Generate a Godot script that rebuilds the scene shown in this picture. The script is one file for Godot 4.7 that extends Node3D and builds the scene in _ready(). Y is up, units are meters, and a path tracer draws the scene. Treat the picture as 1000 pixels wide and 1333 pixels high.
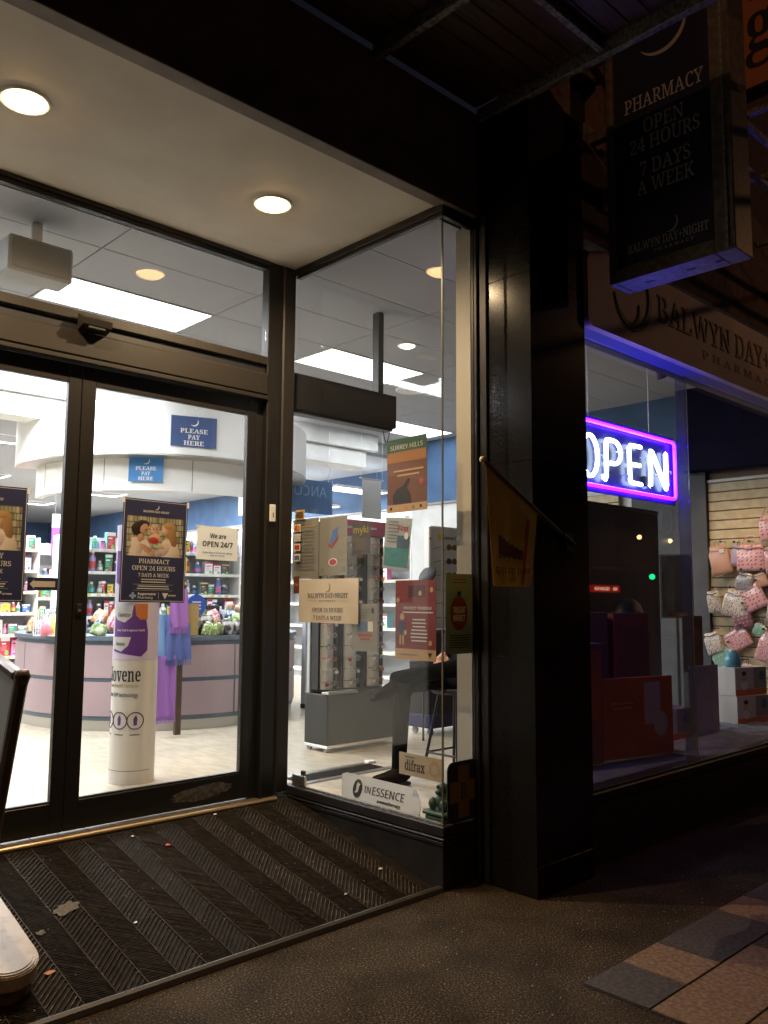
extends Node3D
# Night view of a corner pharmacy shopfront. Units are metres, y up; x runs along the facade, -z goes into the shop.

var M := {}
var mesh_cache := {}
var used_names := {}
var rng := RandomNumberGenerator.new()
var fonts := {}

const FLOOR := 0.28        # shop floor above the footpath
const DOOR_Z := -1.41      # plane of the sliding doors
const SOFFIT := 3.84       # underside of the entrance recess
const RAMP := 0.1966       # rise per metre of the entrance ramp
const CEIL := 3.8
const CEIL_REAR := 3.6

# ---------------------------------------------------------------- helpers
func lin(r: float, g: float, b: float) -> Color:
	return Color(r, g, b).linear_to_srgb()

func mt(key: String, c: Color, rough := 0.6, metal := 0.0) -> StandardMaterial3D:
	if M.has(key):
		return M[key]
	var m := StandardMaterial3D.new()
	m.resource_name = key
	m.albedo_color = c
	m.roughness = rough
	m.metallic = metal
	M[key] = m
	return m

func glow(key: String, c: Color, energy: float) -> StandardMaterial3D:
	var m := mt(key, lin(0.6, 0.6, 0.6), 0.5)
	m.emission_enabled = true
	m.emission = c
	m.emission_energy_multiplier = energy
	return m

func noise_tex(sd: int, freq: float, cols: Array, stops: Array, octaves := 4, size := 512, kind := FastNoiseLite.TYPE_SIMPLEX_SMOOTH) -> NoiseTexture2D:
	var n := FastNoiseLite.new()
	n.seed = sd
	n.frequency = freq
	n.noise_type = kind
	n.fractal_octaves = octaves
	var t := NoiseTexture2D.new()
	t.width = size
	t.height = size
	t.seamless = true
	t.noise = n
	var g := Gradient.new()
	g.offsets = PackedFloat32Array(stops)
	g.colors = PackedColorArray(cols)
	t.color_ramp = g
	return t

func textured(key: String, tex: Texture2D, scale: float, rough: float, bump: Texture2D = null, bump_cm := 0.0, rough_tex: Texture2D = null, metal := 0.0) -> StandardMaterial3D:
	var m := mt(key, Color.WHITE, rough, metal)
	m.albedo_texture = tex
	m.uv1_triplanar = true
	m.uv1_world_triplanar = true
	m.uv1_scale = Vector3(scale, scale, scale)
	if bump:
		m.heightmap_enabled = true
		m.heightmap_texture = bump
		m.heightmap_scale = bump_cm
	if rough_tex:
		m.roughness_texture = rough_tex
	return m

func numbered(parent: Node, called: String) -> String:
	var key := str(parent.get_instance_id()) + ":" + called
	var k: int = used_names.get(key, 0)
	used_names[key] = k + 1
	return called if k == 0 else "%s_%03d" % [called, k]

func put(parent: Node, o: Node3D, called: String) -> Node3D:
	o.name = numbered(parent, called)
	parent.add_child(o, true)
	return o

func tag(o: Node, label: String, category: String, group := "", kind := "") -> Node:
	o.set_meta("label", label)
	o.set_meta("category", category)
	if group:
		o.set_meta("group", group)
	if kind:
		o.set_meta("kind", kind)
	return o

func thing(called: String, label: String, category: String, at := Vector3.ZERO, b := Basis.IDENTITY, group := "", kind := "") -> Node3D:
	var o := Node3D.new()
	put(self, o, called)
	o.transform = Transform3D(b, at)
	tag(o, label, category, group, kind)
	return o

func mi(parent: Node, called: String, mesh: Mesh, m: Material, xf := Transform3D.IDENTITY) -> MeshInstance3D:
	var o := MeshInstance3D.new()
	o.mesh = mesh
	o.material_override = m
	put(parent, o, called)
	o.transform = xf
	o.cast_shadow = GeometryInstance3D.SHADOW_CASTING_SETTING_ON
	return o

func copy_of(o: Node3D, called: String, at: Vector3, label := "", group := "") -> Node3D:
	var c: Node3D = o.duplicate()
	c.name = numbered(self, called)
	add_child(c, true)
	c.position = at
	if label:
		c.set_meta("label", label)
	if group:
		c.set_meta("group", group)
	return c

# 1 -> "first" ... for labels
func ordinal(n: int) -> String:
	var small := ["first", "second", "third", "fourth", "fifth", "sixth", "seventh", "eighth", "ninth", "tenth", "eleventh", "twelfth", "thirteenth", "fourteenth", "fifteenth", "sixteenth", "seventeenth", "eighteenth", "nineteenth", "twentieth"]
	if n <= 20:
		return small[n - 1]
	return ["twenty", "thirty", "forty", "fifty"][n / 10 - 2] + ("-" + small[n % 10 - 1] if n % 10 > 0 else "th")

func T(x: float, y: float, z: float, b := Basis.IDENTITY) -> Transform3D:
	return Transform3D(b, Vector3(x, y, z))

func ry(deg: float) -> Basis:
	return Basis(Vector3.UP, deg_to_rad(deg))

# box with chamfered edges, centred on the origin
func box_mesh(s: Vector3, bev := 0.0) -> Mesh:
	var key := "b%.4f_%.4f_%.4f_%.4f" % [s.x, s.y, s.z, bev]
	if mesh_cache.has(key):
		return mesh_cache[key]
	var mesh: Mesh
	bev = minf(bev, 0.3 * minf(s.x, minf(s.y, s.z)))
	if bev <= 0.0002:
		var b := BoxMesh.new()
		b.size = s
		mesh = b
	else:
		var h := s * 0.5
		var st := SurfaceTool.new()
		st.begin(Mesh.PRIMITIVE_TRIANGLES)
		st.set_smooth_group(-1)
		var v := func(sx, sy, sz, ax) -> Vector3:
			var p := Vector3(sx * h.x, sy * h.y, sz * h.z)
			if ax != 0: p.x -= sx * bev
			if ax != 1: p.y -= sy * bev
			if ax != 2: p.z -= sz * bev
			return p
		var quad := func(a: Vector3, b: Vector3, c: Vector3, d: Vector3) -> void:
			var n := (b - a).cross(c - a)
			if n.dot(a + b + c + d) > 0.0:   # clockwise from outside
				var t := b
				b = d
				d = t
			for p in [a, b, c, a, c, d]:
				st.add_vertex(p)
		for ax in 3:
			for sg in [-1, 1]:
				var q := []
				for uv in [[-1, -1], [1, -1], [1, 1], [-1, 1]]:
					var sv := [0, 0, 0]
					sv[ax] = sg
					sv[(ax + 1) % 3] = uv[0]
					sv[(ax + 2) % 3] = uv[1]
					q.append(v.call(sv[0], sv[1], sv[2], ax))
				quad.call(q[0], q[1], q[2], q[3])
		for ax in 3:            # edges run along ax
			var a1 := (ax + 1) % 3
			var a2 := (ax + 2) % 3
			for s1 in [-1, 1]:
				for s2 in [-1, 1]:
					var q := []
					for e in [[-1, a1], [1, a1], [1, a2], [-1, a2]]:
						var sv := [0, 0, 0]
						sv[ax] = e[0]
						sv[a1] = s1
						sv[a2] = s2
						q.append(v.call(sv[0], sv[1], sv[2], e[1]))
					quad.call(q[0], q[1], q[2], q[3])
		for sx in [-1, 1]:
			for sy in [-1, 1]:
				for sz in [-1, 1]:
					var a: Vector3 = v.call(sx, sy, sz, 0)
					var b: Vector3 = v.call(sx, sy, sz, 1)
					var c: Vector3 = v.call(sx, sy, sz, 2)
					if (b - a).cross(c - a).dot(a) > 0.0:
						var t := b
						b = c
						c = t
					for p in [a, b, c]:
						st.add_vertex(p)
		st.generate_normals()
		mesh = st.commit()
	mesh_cache[key] = mesh
	return mesh

# box between two corners given in world space (parents that are not turned)
func bx(parent: Node, called: String, m: Material, x0: float, x1: float, y0: float, y1: float, z0: float, z1: float, bev := 0.003) -> MeshInstance3D:
	var o := mi(parent, called, box_mesh(Vector3(absf(x1 - x0), absf(y1 - y0), absf(z1 - z0)), bev), m)
	var c := Vector3((x0 + x1) / 2, (y0 + y1) / 2, (z0 + z1) / 2)
	if parent is Node3D and parent != self:
		c = (parent as Node3D).global_transform.affine_inverse() * c
	o.position = c
	return o

# box in the parent's own axes
func bl(parent: Node, called: String, m: Material, x0: float, x1: float, y0: float, y1: float, z0: float, z1: float, bev := 0.002, b := Basis.IDENTITY) -> MeshInstance3D:
	return mi(parent, called, box_mesh(Vector3(absf(x1 - x0), absf(y1 - y0), absf(z1 - z0)), bev), m, Transform3D(b, Vector3((x0 + x1) / 2, (y0 + y1) / 2, (z0 + z1) / 2)))

func cyl_mesh(r0: float, r1: float, h: float, seg := 20) -> Mesh:
	var key := "c%.4f_%.4f_%.4f_%d" % [r0, r1, h, seg]
	if not mesh_cache.has(key):
		var c := CylinderMesh.new()
		c.bottom_radius = r0
		c.top_radius = r1
		c.height = h
		c.radial_segments = seg
		c.rings = 1
		mesh_cache[key] = c
	return mesh_cache[key]

# straight rod between two points in the parent's axes
func rod(parent: Node, called: String, m: Material, a: Vector3, b: Vector3, r: float, seg := 10, r2 := -1.0) -> MeshInstance3D:
	var d := b - a
	var y := d.normalized()
	var x := y.cross(Vector3.UP if absf(y.y) < 0.9 else Vector3.RIGHT).normalized()
	return mi(parent, called, cyl_mesh(r, r if r2 < 0 else r2, d.length(), seg), m, Transform3D(Basis(x, y, x.cross(y)), (a + b) / 2))

# square bar between two points (parent's axes)
func bar(parent: Node, called: String, m: Material, a: Vector3, b: Vector3, w: float, h: float, bev := 0.003) -> MeshInstance3D:
	var d := b - a
	var z := d.normalized()
	var x := (Vector3.UP if absf(z.y) < 0.9 else Vector3.RIGHT).cross(z).normalized()
	return mi(parent, called, box_mesh(Vector3(w, h, d.length()), bev), m, Transform3D(Basis(x, z.cross(x), z), (a + b) / 2))

# tube along points into a SurfaceTool
func add_tube(st: SurfaceTool, pts: PackedVector3Array, r: float, seg := 8, closed := false, caps := true) -> void:
	var n := pts.size()
	var rings := []
	var up := Vector3(0.13, 0.92, 0.31).normalized()
	for i in n:
		var a := pts[(i - 1 + n) % n] if (closed or i > 0) else pts[i]
		var b := pts[(i + 1) % n] if (closed or i < n - 1) else pts[i]
		var t := (b - a).normalized()
		var x := t.cross(up)
		if x.length() < 0.05:
			x = t.cross(Vector3.RIGHT)
		x = x.normalized()
		var y := x.cross(t)
		var ring := PackedVector3Array()
		for k in seg:
			var an := TAU * k / seg
			ring.append(pts[i] + (x * cos(an) + y * sin(an)) * r)
		rings.append(ring)
	st.set_smooth_group(1)
	for i in (n if closed else n - 1):
		var p: PackedVector3Array = rings[i]
		var q: PackedVector3Array = rings[(i + 1) % n]
		for k in seg:
			var k2 := (k + 1) % seg
			for v in [p[k], p[k2], q[k], p[k2], q[k2], q[k]]:
				st.add_vertex(v)
	if caps and not closed:
		st.set_smooth_group(-1)
		for e in [0, n - 1]:
			var p: PackedVector3Array = rings[e]
			for k in range(1, seg - 1):
				if e == 0:
					for v in [p[0], p[k + 1], p[k]]: st.add_vertex(v)
				else:
					for v in [p[0], p[k], p[k + 1]]: st.add_vertex(v)

func tube_mesh(pts: PackedVector3Array, r: float, seg := 8, closed := false) -> Mesh:
	var st := SurfaceTool.new()
	st.begin(Mesh.PRIMITIVE_TRIANGLES)
	add_tube(st, pts, r, seg, closed)
	st.generate_normals()
	return st.commit()

# polygon in xy, extruded from z = 0 to z = depth
func prism_mesh(poly: PackedVector2Array, depth: float) -> Mesh:
	var st := SurfaceTool.new()
	st.begin(Mesh.PRIMITIVE_TRIANGLES)
	st.set_smooth_group(-1)
	if not Geometry2D.is_polygon_clockwise(poly):
		poly = poly.duplicate()
		poly.reverse()
	var idx := Geometry2D.triangulate_polygon(poly)
	for i in range(0, idx.size(), 3):
		var a := poly[idx[i]]
		var b := poly[idx[i + 1]]
		var c := poly[idx[i + 2]]
		if (b - a).cross(c - a) > 0:
			var t := b
			b = c
			c = t
		for p in [a, b, c]: st.add_vertex(Vector3(p.x, p.y, depth))
		for p in [a, c, b]: st.add_vertex(Vector3(p.x, p.y, 0))
	var n := poly.size()
	for i in n:
		var p := poly[i]
		var q := poly[(i + 1) % n]
		var p0 := Vector3(p.x, p.y, 0)
		var q0 := Vector3(q.x, q.y, 0)
		var p1 := Vector3(p.x, p.y, depth)
		var q1 := Vector3(q.x, q.y, depth)
		for v in [p0, q1, p1, p0, q0, q1]: st.add_vertex(v)
	st.generate_normals()
	return st.commit()

func round_rect(w: float, h: float, r: float, seg := 6) -> PackedVector2Array:
	var out := PackedVector2Array()
	for c in [[w / 2 - r, h / 2 - r, 0], [-w / 2 + r, h / 2 - r, 1], [-w / 2 + r, -h / 2 + r, 2], [w / 2 - r, -h / 2 + r, 3]]:
		for k in seg + 1:
			var an: float = PI / 2 * (c[2] + float(k) / seg)
			out.append(Vector2(c[0] + cos(an) * r, c[1] + sin(an) * r))
	return out

# lathe: profile of (radius, y) turned round y, optionally only part of the way; squash makes it oval
func lathe_mesh(prof: PackedVector2Array, seg := 24, squash := 1.0) -> Mesh:
	var st := SurfaceTool.new()
	st.begin(Mesh.PRIMITIVE_TRIANGLES)
	st.set_smooth_group(1)
	for i in prof.size() - 1:
		for k in seg:
			var a0 := TAU * k / seg
			var a1 := TAU * (k + 1) / seg
			var p := prof[i]
			var q := prof[i + 1]
			var p0 := Vector3(p.x * cos(a0), p.y, p.x * sin(a0) * squash)
			var p1 := Vector3(p.x * cos(a1), p.y, p.x * sin(a1) * squash)
			var q0 := Vector3(q.x * cos(a0), q.y, q.x * sin(a0) * squash)
			var q1 := Vector3(q.x * cos(a1), q.y, q.x * sin(a1) * squash)
			if p.x > 1e-5:
				for v in [p0, p1, q0]: st.add_vertex(v)
			if q.x > 1e-5:
				for v in [p1, q1, q0]: st.add_vertex(v)
	st.generate_normals()
	return st.commit()

# part of a ring: between radii r0 and r1, angles a0..a1 (radians, from +x towards +z), y0..y1
func arc_mesh(r0: float, r1: float, a0: float, a1: float, y0: float, y1: float, seg := 16) -> Mesh:
	var st := SurfaceTool.new()
	st.begin(Mesh.PRIMITIVE_TRIANGLES)
	var q := func(a: Vector3, b: Vector3, c: Vector3, d: Vector3) -> void:
		for p in [a, b, c, a, c, d]: st.add_vertex(p)
	var P := func(r: float, an: float, y: float) -> Vector3: return Vector3(cos(an) * r, y, sin(an) * r)
	for i in seg:
		var u := lerpf(a0, a1, float(i) / seg)
		var w := lerpf(a0, a1, float(i + 1) / seg)
		st.set_smooth_group(1)
		q.call(P.call(r1, u, y0), P.call(r1, w, y0), P.call(r1, w, y1), P.call(r1, u, y1))
		st.set_smooth_group(2)
		q.call(P.call(r0, w, y0), P.call(r0, u, y0), P.call(r0, u, y1), P.call(r0, w, y1))
		st.set_smooth_group(3)
		q.call(P.call(r0, u, y1), P.call(r1, u, y1), P.call(r1, w, y1), P.call(r0, w, y1))
		st.set_smooth_group(4)
		q.call(P.call(r1, u, y0), P.call(r0, u, y0), P.call(r0, w, y0), P.call(r1, w, y0))
	if a1 - a0 < TAU - 0.01:
		st.set_smooth_group(5)
		q.call(P.call(r0, a0, y0), P.call(r1, a0, y0), P.call(r1, a0, y1), P.call(r0, a0, y1))
		q.call(P.call(r1, a1, y0), P.call(r0, a1, y0), P.call(r0, a1, y1), P.call(r1, a1, y1))
	st.generate_normals()
	return st.commit()

func font(kind: String) -> Font:
	if not fonts.has(kind):
		var f := SystemFont.new()
		f.font_names = PackedStringArray(["Droid Serif" if kind.begins_with("serif") else "Droid Sans"])
		if kind.ends_with("b"):
			f.font_weight = 700
		if kind.ends_with("i"):
			f.font_italic = true
		fonts[kind] = f
	return fonts[kind]

func text_mesh(s: String, kind: String) -> TextMesh:
	var key := "t" + kind + s
	if not mesh_cache.has(key):
		var t := TextMesh.new()
		t.text = s
		t.font = font(kind)
		t.font_size = 64
		t.pixel_size = 0.01
		t.depth = 0.0012
		t.curve_step = 3.0
		mesh_cache[key] = t
	return mesh_cache[key]

# lettering in the xy plane of the parent, centred on (cx, cy), fitted to a width and / or a height
func txt(parent: Node, s: String, cx: float, cy: float, w: float, h: float, m: Material, kind := "serif", z := 0.0018, rot := 0.0) -> MeshInstance3D:
	var t := text_mesh(s, kind)
	var bb := t.get_aabb()
	var sx := w / bb.size.x if w > 0 else h / bb.size.y
	var sy := h / bb.size.y if h > 0 else w / bb.size.x
	var c := bb.get_center()
	var b := Basis(Vector3.BACK, rot)
	var o := mi(parent, "lettering", t, m)
	o.transform = Transform3D(b * Basis.from_scale(Vector3(sx, sy, 1)), Vector3(cx, cy, z) - b * Vector3(c.x * sx, c.y * sy, 0))
	return o

# lines of very small print: short thin bars
func small_print(parent: Node, m: Material, cx: float, y0: float, y1: float, w: float, lines: int, z := 0.0018) -> void:
	for i in lines:
		var y := lerpf(y1, y0, (i + 0.5) / lines)
		var ww := w * rng.randf_range(0.72, 1.0)
		var hh := (y1 - y0) / lines * 0.38
		mi(parent, "text_line", box_mesh(Vector3(snappedf(ww, 0.01), snappedf(hh, 0.0005), 0.0008), 0), m, T(cx, y, z))

# crescent moon: thin arc, thickest in the middle; angles in degrees
func crescent(parent: Node, cx: float, cy: float, r: float, wide: float, a0: float, a1: float, m: Material, z := 0.0015, depth := 0.0012) -> void:
	var outer := PackedVector2Array()
	var inner := PackedVector2Array()
	for i in 25:
		var t := i / 24.0
		var an := deg_to_rad(lerpf(a0, a1, t))
		var w := wide * pow(sin(PI * clampf(t, 0.005, 0.995)), 0.8)
		outer.append(Vector2(cos(an), sin(an)) * r)
		inner.append(Vector2(cos(an), sin(an)) * (r - w))
	inner.reverse()
	outer.append_array(inner)
	mi(parent, "moon_emblem", prism_mesh(outer, depth), m, T(cx, cy, z))

const RET := Basis(Vector3(0, 0, 1), Vector3(0, 1, 0), Vector3(-1, 0, 0))   # faces -x; its x is world +z

# a sheet fixed on a glass plane: door plane (faces +z, u is x) or side glass (faces -x, u is z)
func poster(called: String, label: String, category: String, plane: String, u0: float, u1: float, y0: float, y1: float, at: float, m: Material, tilt := 0.0, group := "", thick := 0.002) -> Node3D:
	var b := Basis.IDENTITY if plane == "z" else RET
	var c := Vector3((u0 + u1) / 2, y0, at) if plane == "z" else Vector3(at, y0, (u0 + u1) / 2)
	if tilt != 0.0:
		b = b * Basis(Vector3.BACK, deg_to_rad(tilt))
	var o := thing(called, label, category, c, b, group)
	var w := u1 - u0
	bl(o, "sheet", m, -w / 2, w / 2, 0, y1 - y0, -thick, 0, 0.0)
	return o

func rect(parent: Node, called: String, m: Material, x0: float, x1: float, y0: float, y1: float, z := 0.0008) -> MeshInstance3D:
	return mi(parent, called, box_mesh(Vector3(x1 - x0, y1 - y0, 0.001), 0), m, T((x0 + x1) / 2, (y0 + y1) / 2, z))

func shape(parent: Node, called: String, m: Material, poly: Array, z := 0.0006, depth := 0.001) -> MeshInstance3D:
	return mi(parent, called, prism_mesh(PackedVector2Array(poly), depth), m, T(0, 0, z))

func disc(parent: Node, called: String, m: Material, cx: float, cy: float, rx: float, ry_: float, z := 0.0006, n := 20) -> MeshInstance3D:
	var p := PackedVector2Array()
	for i in n:
		p.append(Vector2(cos(TAU * i / n) * rx, sin(TAU * i / n) * ry_))
	return mi(parent, called, prism_mesh(p, 0.001), m, T(cx, cy, z))

# ---------------------------------------------------------------- start
func _ready() -> void:
	rng.seed = 20240611
	# camera
	var cam := Camera3D.new()
	cam.name = "camera"
	add_child(cam)
	var yaw := deg_to_rad(43.4218)
	var pitch := deg_to_rad(5.9708)
	var roll := deg_to_rad(0.3565)
	var fwd := Vector3(sin(yaw) * cos(pitch), sin(pitch), -cos(yaw) * cos(pitch))
	var right := Vector3(cos(yaw), 0, sin(yaw))
	var up := right.cross(fwd)
	var r2 := right * cos(roll) + up * sin(roll)
	var u2 := up * cos(roll) - right * sin(roll)
	cam.transform = Transform3D(Basis(r2, u2, -fwd), Vector3(-3.448, 1.55, 3.1645))
	cam.fov = rad_to_deg(2.0 * atan(666.5 / 1090.0))
	cam.near = 0.05
	cam.far = 400.0
	cam.current = true
	# night sky
	var env := Environment.new()
	env.background_mode = Environment.BG_SKY
	var sky := Sky.new()
	var sm := ProceduralSkyMaterial.new()
	sm.sky_top_color = Color(0.02, 0.022, 0.035)
	sm.sky_horizon_color = Color(0.075, 0.06, 0.055)
	sm.ground_bottom_color = Color(0.01, 0.01, 0.01)
	sm.ground_horizon_color = Color(0.05, 0.04, 0.035)
	sky.sky_material = sm
	env.sky = sky
	env.background_energy_multiplier = 3.0
	env.tonemap_mode = Environment.TONE_MAPPER_LINEAR
	env.tonemap_exposure = 1.0
	env.sdfgi_enabled = true
	env.ssao_enabled = true
	env.ssil_enabled = true
	var we := WorldEnvironment.new()
	we.name = "world_environment"
	we.environment = env
	add_child(we)
	# faint moon
	var moon := DirectionalLight3D.new()
	moon.name = "moon_light"
	moon.light_energy = 0.004
	moon.light_color = Color(0.75, 0.82, 1.0)
	moon.light_angular_distance = 0.5
	moon.shadow_enabled = true
	add_child(moon)
	moon.rotation_degrees = Vector3(-48, 150, 0)

	make_materials()
	build_ground()
	build_shell()
	build_entrance()
	build_corner_window()
	build_street_bay()
	build_verandah()
	build_interior_setting()
	build_street()
	build_door_prints()
	build_window_prints()
	build_counter()
	build_shelving()
	build_displays()
	build_person()
	build_bay_contents()
	build_small_things()

func make_materials() -> void:
	mt("bronze", lin(0.014, 0.012, 0.010), 0.42, 0.2)
	mt("bronze_light", lin(0.022, 0.018, 0.014), 0.48, 0.2)
	mt("black_metal", lin(0.015, 0.015, 0.016), 0.45)
	mt("steel", lin(0.50, 0.48, 0.45), 0.35, 0.9)
	mt("brass", lin(0.48, 0.33, 0.17), 0.38, 0.8)
	mt("white", lin(0.78, 0.77, 0.74), 0.55)
	mt("paper", lin(0.74, 0.72, 0.66), 0.8)
	mt("cream_paper", lin(0.66, 0.57, 0.45), 0.8)
	mt("navy", lin(0.024, 0.026, 0.075), 0.45)
	mt("navy_deep", lin(0.012, 0.014, 0.032), 0.5)
	mt("sign_blue", lin(0.045, 0.085, 0.22), 0.5)
	mt("ink", lin(0.02, 0.02, 0.022), 0.7)
	mt("grey_ink", lin(0.16, 0.16, 0.17), 0.7)
	mt("silver_ink", lin(0.52, 0.50, 0.47), 0.6)
	mt("pale_ink", lin(0.62, 0.60, 0.56), 0.6)
	mt("gold_ink", lin(0.42, 0.30, 0.13), 0.6)
	mt("red_ink", lin(0.35, 0.03, 0.03), 0.6)
	mt("purple", lin(0.12, 0.035, 0.22), 0.5)
	mt("mid_purple", lin(0.24, 0.07, 0.34), 0.6)
	mt("orange", lin(0.55, 0.16, 0.03), 0.6)
	mt("tan_ink", lin(0.42, 0.27, 0.13), 0.7)
	mt("teal", lin(0.03, 0.18, 0.19), 0.6)
	mt("skin", lin(0.50, 0.30, 0.20), 0.6)
	mt("plastic_grey", lin(0.28, 0.28, 0.28), 0.5)
	textured("cream_plastic", noise_tex(70, 0.03, [lin(0.27, 0.205, 0.14), lin(0.34, 0.265, 0.185), lin(0.37, 0.295, 0.21)], [0.15, 0.40, 0.8], 5, 256), 1.6, 0.48)
	mt("rubber", lin(0.02, 0.018, 0.016), 0.75)
	# glass
	var g := mt("glass", Color(0.96, 0.98, 0.97, 0.0015), 0.0)
	g.transparency = BaseMaterial3D.TRANSPARENCY_ALPHA
	g.metallic_specular = 0.36
	var ge := mt("glass_edge", Color(0.55, 0.66, 0.62, 0.55), 0.15)
	ge.transparency = BaseMaterial3D.TRANSPARENCY_ALPHA
	var gf := mt("frosted_fin", Color(0.22, 0.24, 0.25, 0.40), 0.55)
	gf.transparency = BaseMaterial3D.TRANSPARENCY_ALPHA
	# asphalt with pale grit
	var grit := noise_tex(5, 0.085, [lin(0.016, 0.0118, 0.0075), lin(0.046, 0.033, 0.0205), lin(0.085, 0.061, 0.038), lin(0.32, 0.25, 0.18)], [0.15, 0.50, 0.72, 0.92], 3, 1024)
	var gritb := noise_tex(6, 0.13, [Color.BLACK, Color(0.45, 0.45, 0.45), Color.WHITE], [0.15, 0.55, 0.9], 4, 1024)
	textured("asphalt", grit, 0.9, 0.95, gritb, 0.35)
	M["asphalt"].metallic_specular = 0.2
	var blot := noise_tex(61, 0.012, [Color(0.80, 0.80, 0.80), Color(0.93, 0.93, 0.93), Color(1, 1, 1)], [0.2, 0.5, 0.8], 4, 512)
	M["asphalt"].detail_enabled = true
	M["asphalt"].detail_albedo = blot
	M["asphalt"].detail_blend_mode = BaseMaterial3D.BLEND_MODE_MUL
	M["asphalt"].detail_uv_layer = BaseMaterial3D.DETAIL_UV_2
	M["asphalt"].uv2_triplanar = true
	M["asphalt"].uv2_world_triplanar = true
	M["asphalt"].uv2_scale = Vector3(0.35, 0.35, 0.35)
	textured("road", grit, 0.7, 0.9)
	# pavers
	textured("paver_tan", noise_tex(8, 0.05, [lin(0.095, 0.055, 0.031), lin(0.155, 0.092, 0.052), lin(0.23, 0.14, 0.085)], [0.1, 0.5, 0.9], 4, 512), 1.3, 0.85, gritb, 0.2)
	textured("paver_dark", noise_tex(9, 0.05, [lin(0.024, 0.019, 0.016), lin(0.044, 0.035, 0.030), lin(0.075, 0.060, 0.052)], [0.1, 0.5, 0.9], 4, 512), 1.3, 0.85, gritb, 0.2)
	# rubber mat, dusty
	textured("mat_rubber", noise_tex(11, 0.03, [lin(0.006, 0.0042, 0.0024), lin(0.012, 0.0084, 0.0048), lin(0.024, 0.017, 0.0095)], [0.2, 0.55, 0.9], 5, 512), 0.8, 0.8)
	textured("mat_rib_lit", noise_tex(12, 0.05, [lin(0.020, 0.014, 0.008), lin(0.060, 0.043, 0.025), lin(0.20, 0.145, 0.085)], [0.25, 0.55, 0.85], 5, 512), 0.55, 0.7)  # paler ribs: light caught on the ridges is put into the colour
	textured("mat_rib_worn_dim", noise_tex(14, 0.05, [lin(0.010, 0.007, 0.004), lin(0.025, 0.0175, 0.010), lin(0.070, 0.050, 0.029)], [0.2, 0.55, 0.85], 5, 512), 1.1, 0.75)  # darker ribs: worn middle bands, and bands coloured as catching less light
	textured("dust", noise_tex(13, 0.06, [lin(0.06, 0.045, 0.028), lin(0.12, 0.09, 0.06)], [0.2, 0.8], 4, 256), 3.0, 0.95)
	# polished dark granite
	textured("granite", noise_tex(15, 0.12, [lin(0.006, 0.006, 0.006), lin(0.011, 0.010, 0.010), lin(0.028, 0.024, 0.021)], [0.2, 0.6, 0.95], 4, 512), 1.2, 0.20)
	M["granite"].metallic_specular = 0.3
	# dark stained timber base and cladding
	textured("dark_paint", noise_tex(16, 0.02, [lin(0.014, 0.012, 0.011), lin(0.021, 0.018, 0.016)], [0.3, 0.7], 4, 256), 0.6, 0.4)
	textured("bulkhead", noise_tex(17, 0.02, [lin(0.15, 0.115, 0.088), lin(0.19, 0.15, 0.115)], [0.3, 0.7], 4, 256), 0.5, 0.6)
	textured("soffit_white", noise_tex(18, 0.012, [lin(0.56, 0.50, 0.41), lin(0.61, 0.55, 0.455)], [0.3, 0.7], 4, 512), 0.3, 0.7)
	textured("render_brown", noise_tex(19, 0.04, [lin(0.13, 0.075, 0.055), lin(0.18, 0.11, 0.085)], [0.3, 0.7], 5, 512), 0.5, 0.9)
	# timber boards of the verandah
	var wn := FastNoiseLite.new()
	textured("board", noise_tex(20, 0.03, [lin(0.045, 0.022, 0.013), lin(0.075, 0.038, 0.022), lin(0.11, 0.058, 0.034)], [0.2, 0.55, 0.85], 5, 512), 1.0, 0.42)
	M["board"].uv1_scale = Vector3(0.25, 2.0, 3.5)
	textured("old_steel", noise_tex(21, 0.05, [lin(0.10, 0.09, 0.08), lin(0.22, 0.21, 0.20), lin(0.30, 0.28, 0.26)], [0.2, 0.5, 0.8], 5, 256), 2.0, 0.55, null, 0, null, 0.3)
	textured("sign_frame", noise_tex(22, 0.04, [lin(0.10, 0.085, 0.06), lin(0.17, 0.145, 0.10)], [0.3, 0.7], 5, 256), 1.5, 0.5)
	textured("fascia_pink", noise_tex(23, 0.02, [lin(0.44, 0.34, 0.34), lin(0.50, 0.39, 0.39)], [0.3, 0.7], 4, 256), 0.5, 0.6)
	# shop
	textured("vinyl", noise_tex(25, 0.012, [lin(0.40, 0.34, 0.25), lin(0.47, 0.41, 0.31), lin(0.52, 0.46, 0.36)], [0.2, 0.5, 0.85], 6, 1024), 0.45, 0.34)
	M["vinyl"].uv1_scale = Vector3(0.9, 0.5, 0.3)
	textured("tile_white", noise_tex(26, 0.3, [lin(0.30, 0.305, 0.33), lin(0.35, 0.355, 0.38)], [0.3, 0.7], 2, 256), 1.5, 0.85)
	textured("laminate_pink", noise_tex(27, 0.35, [lin(0.14, 0.09, 0.105), lin(0.36, 0.265, 0.285), lin(0.52, 0.41, 0.43)], [0.25, 0.5, 0.75], 2, 512), 1.3, 0.45)
	textured("laminate_grey", noise_tex(28, 0.35, [lin(0.05, 0.07, 0.10), lin(0.14, 0.18, 0.23)], [0.3, 0.7], 2, 256), 2.2, 0.4)
	textured("wall_blue", noise_tex(29, 0.02, [lin(0.045, 0.10, 0.21), lin(0.055, 0.12, 0.24)], [0.3, 0.7], 3, 256), 0.5, 0.7)
	textured("wall_white", noise_tex(30, 0.02, [lin(0.62, 0.62, 0.60), lin(0.68, 0.68, 0.66)], [0.3, 0.7], 3, 256), 0.5, 0.7)
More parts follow.
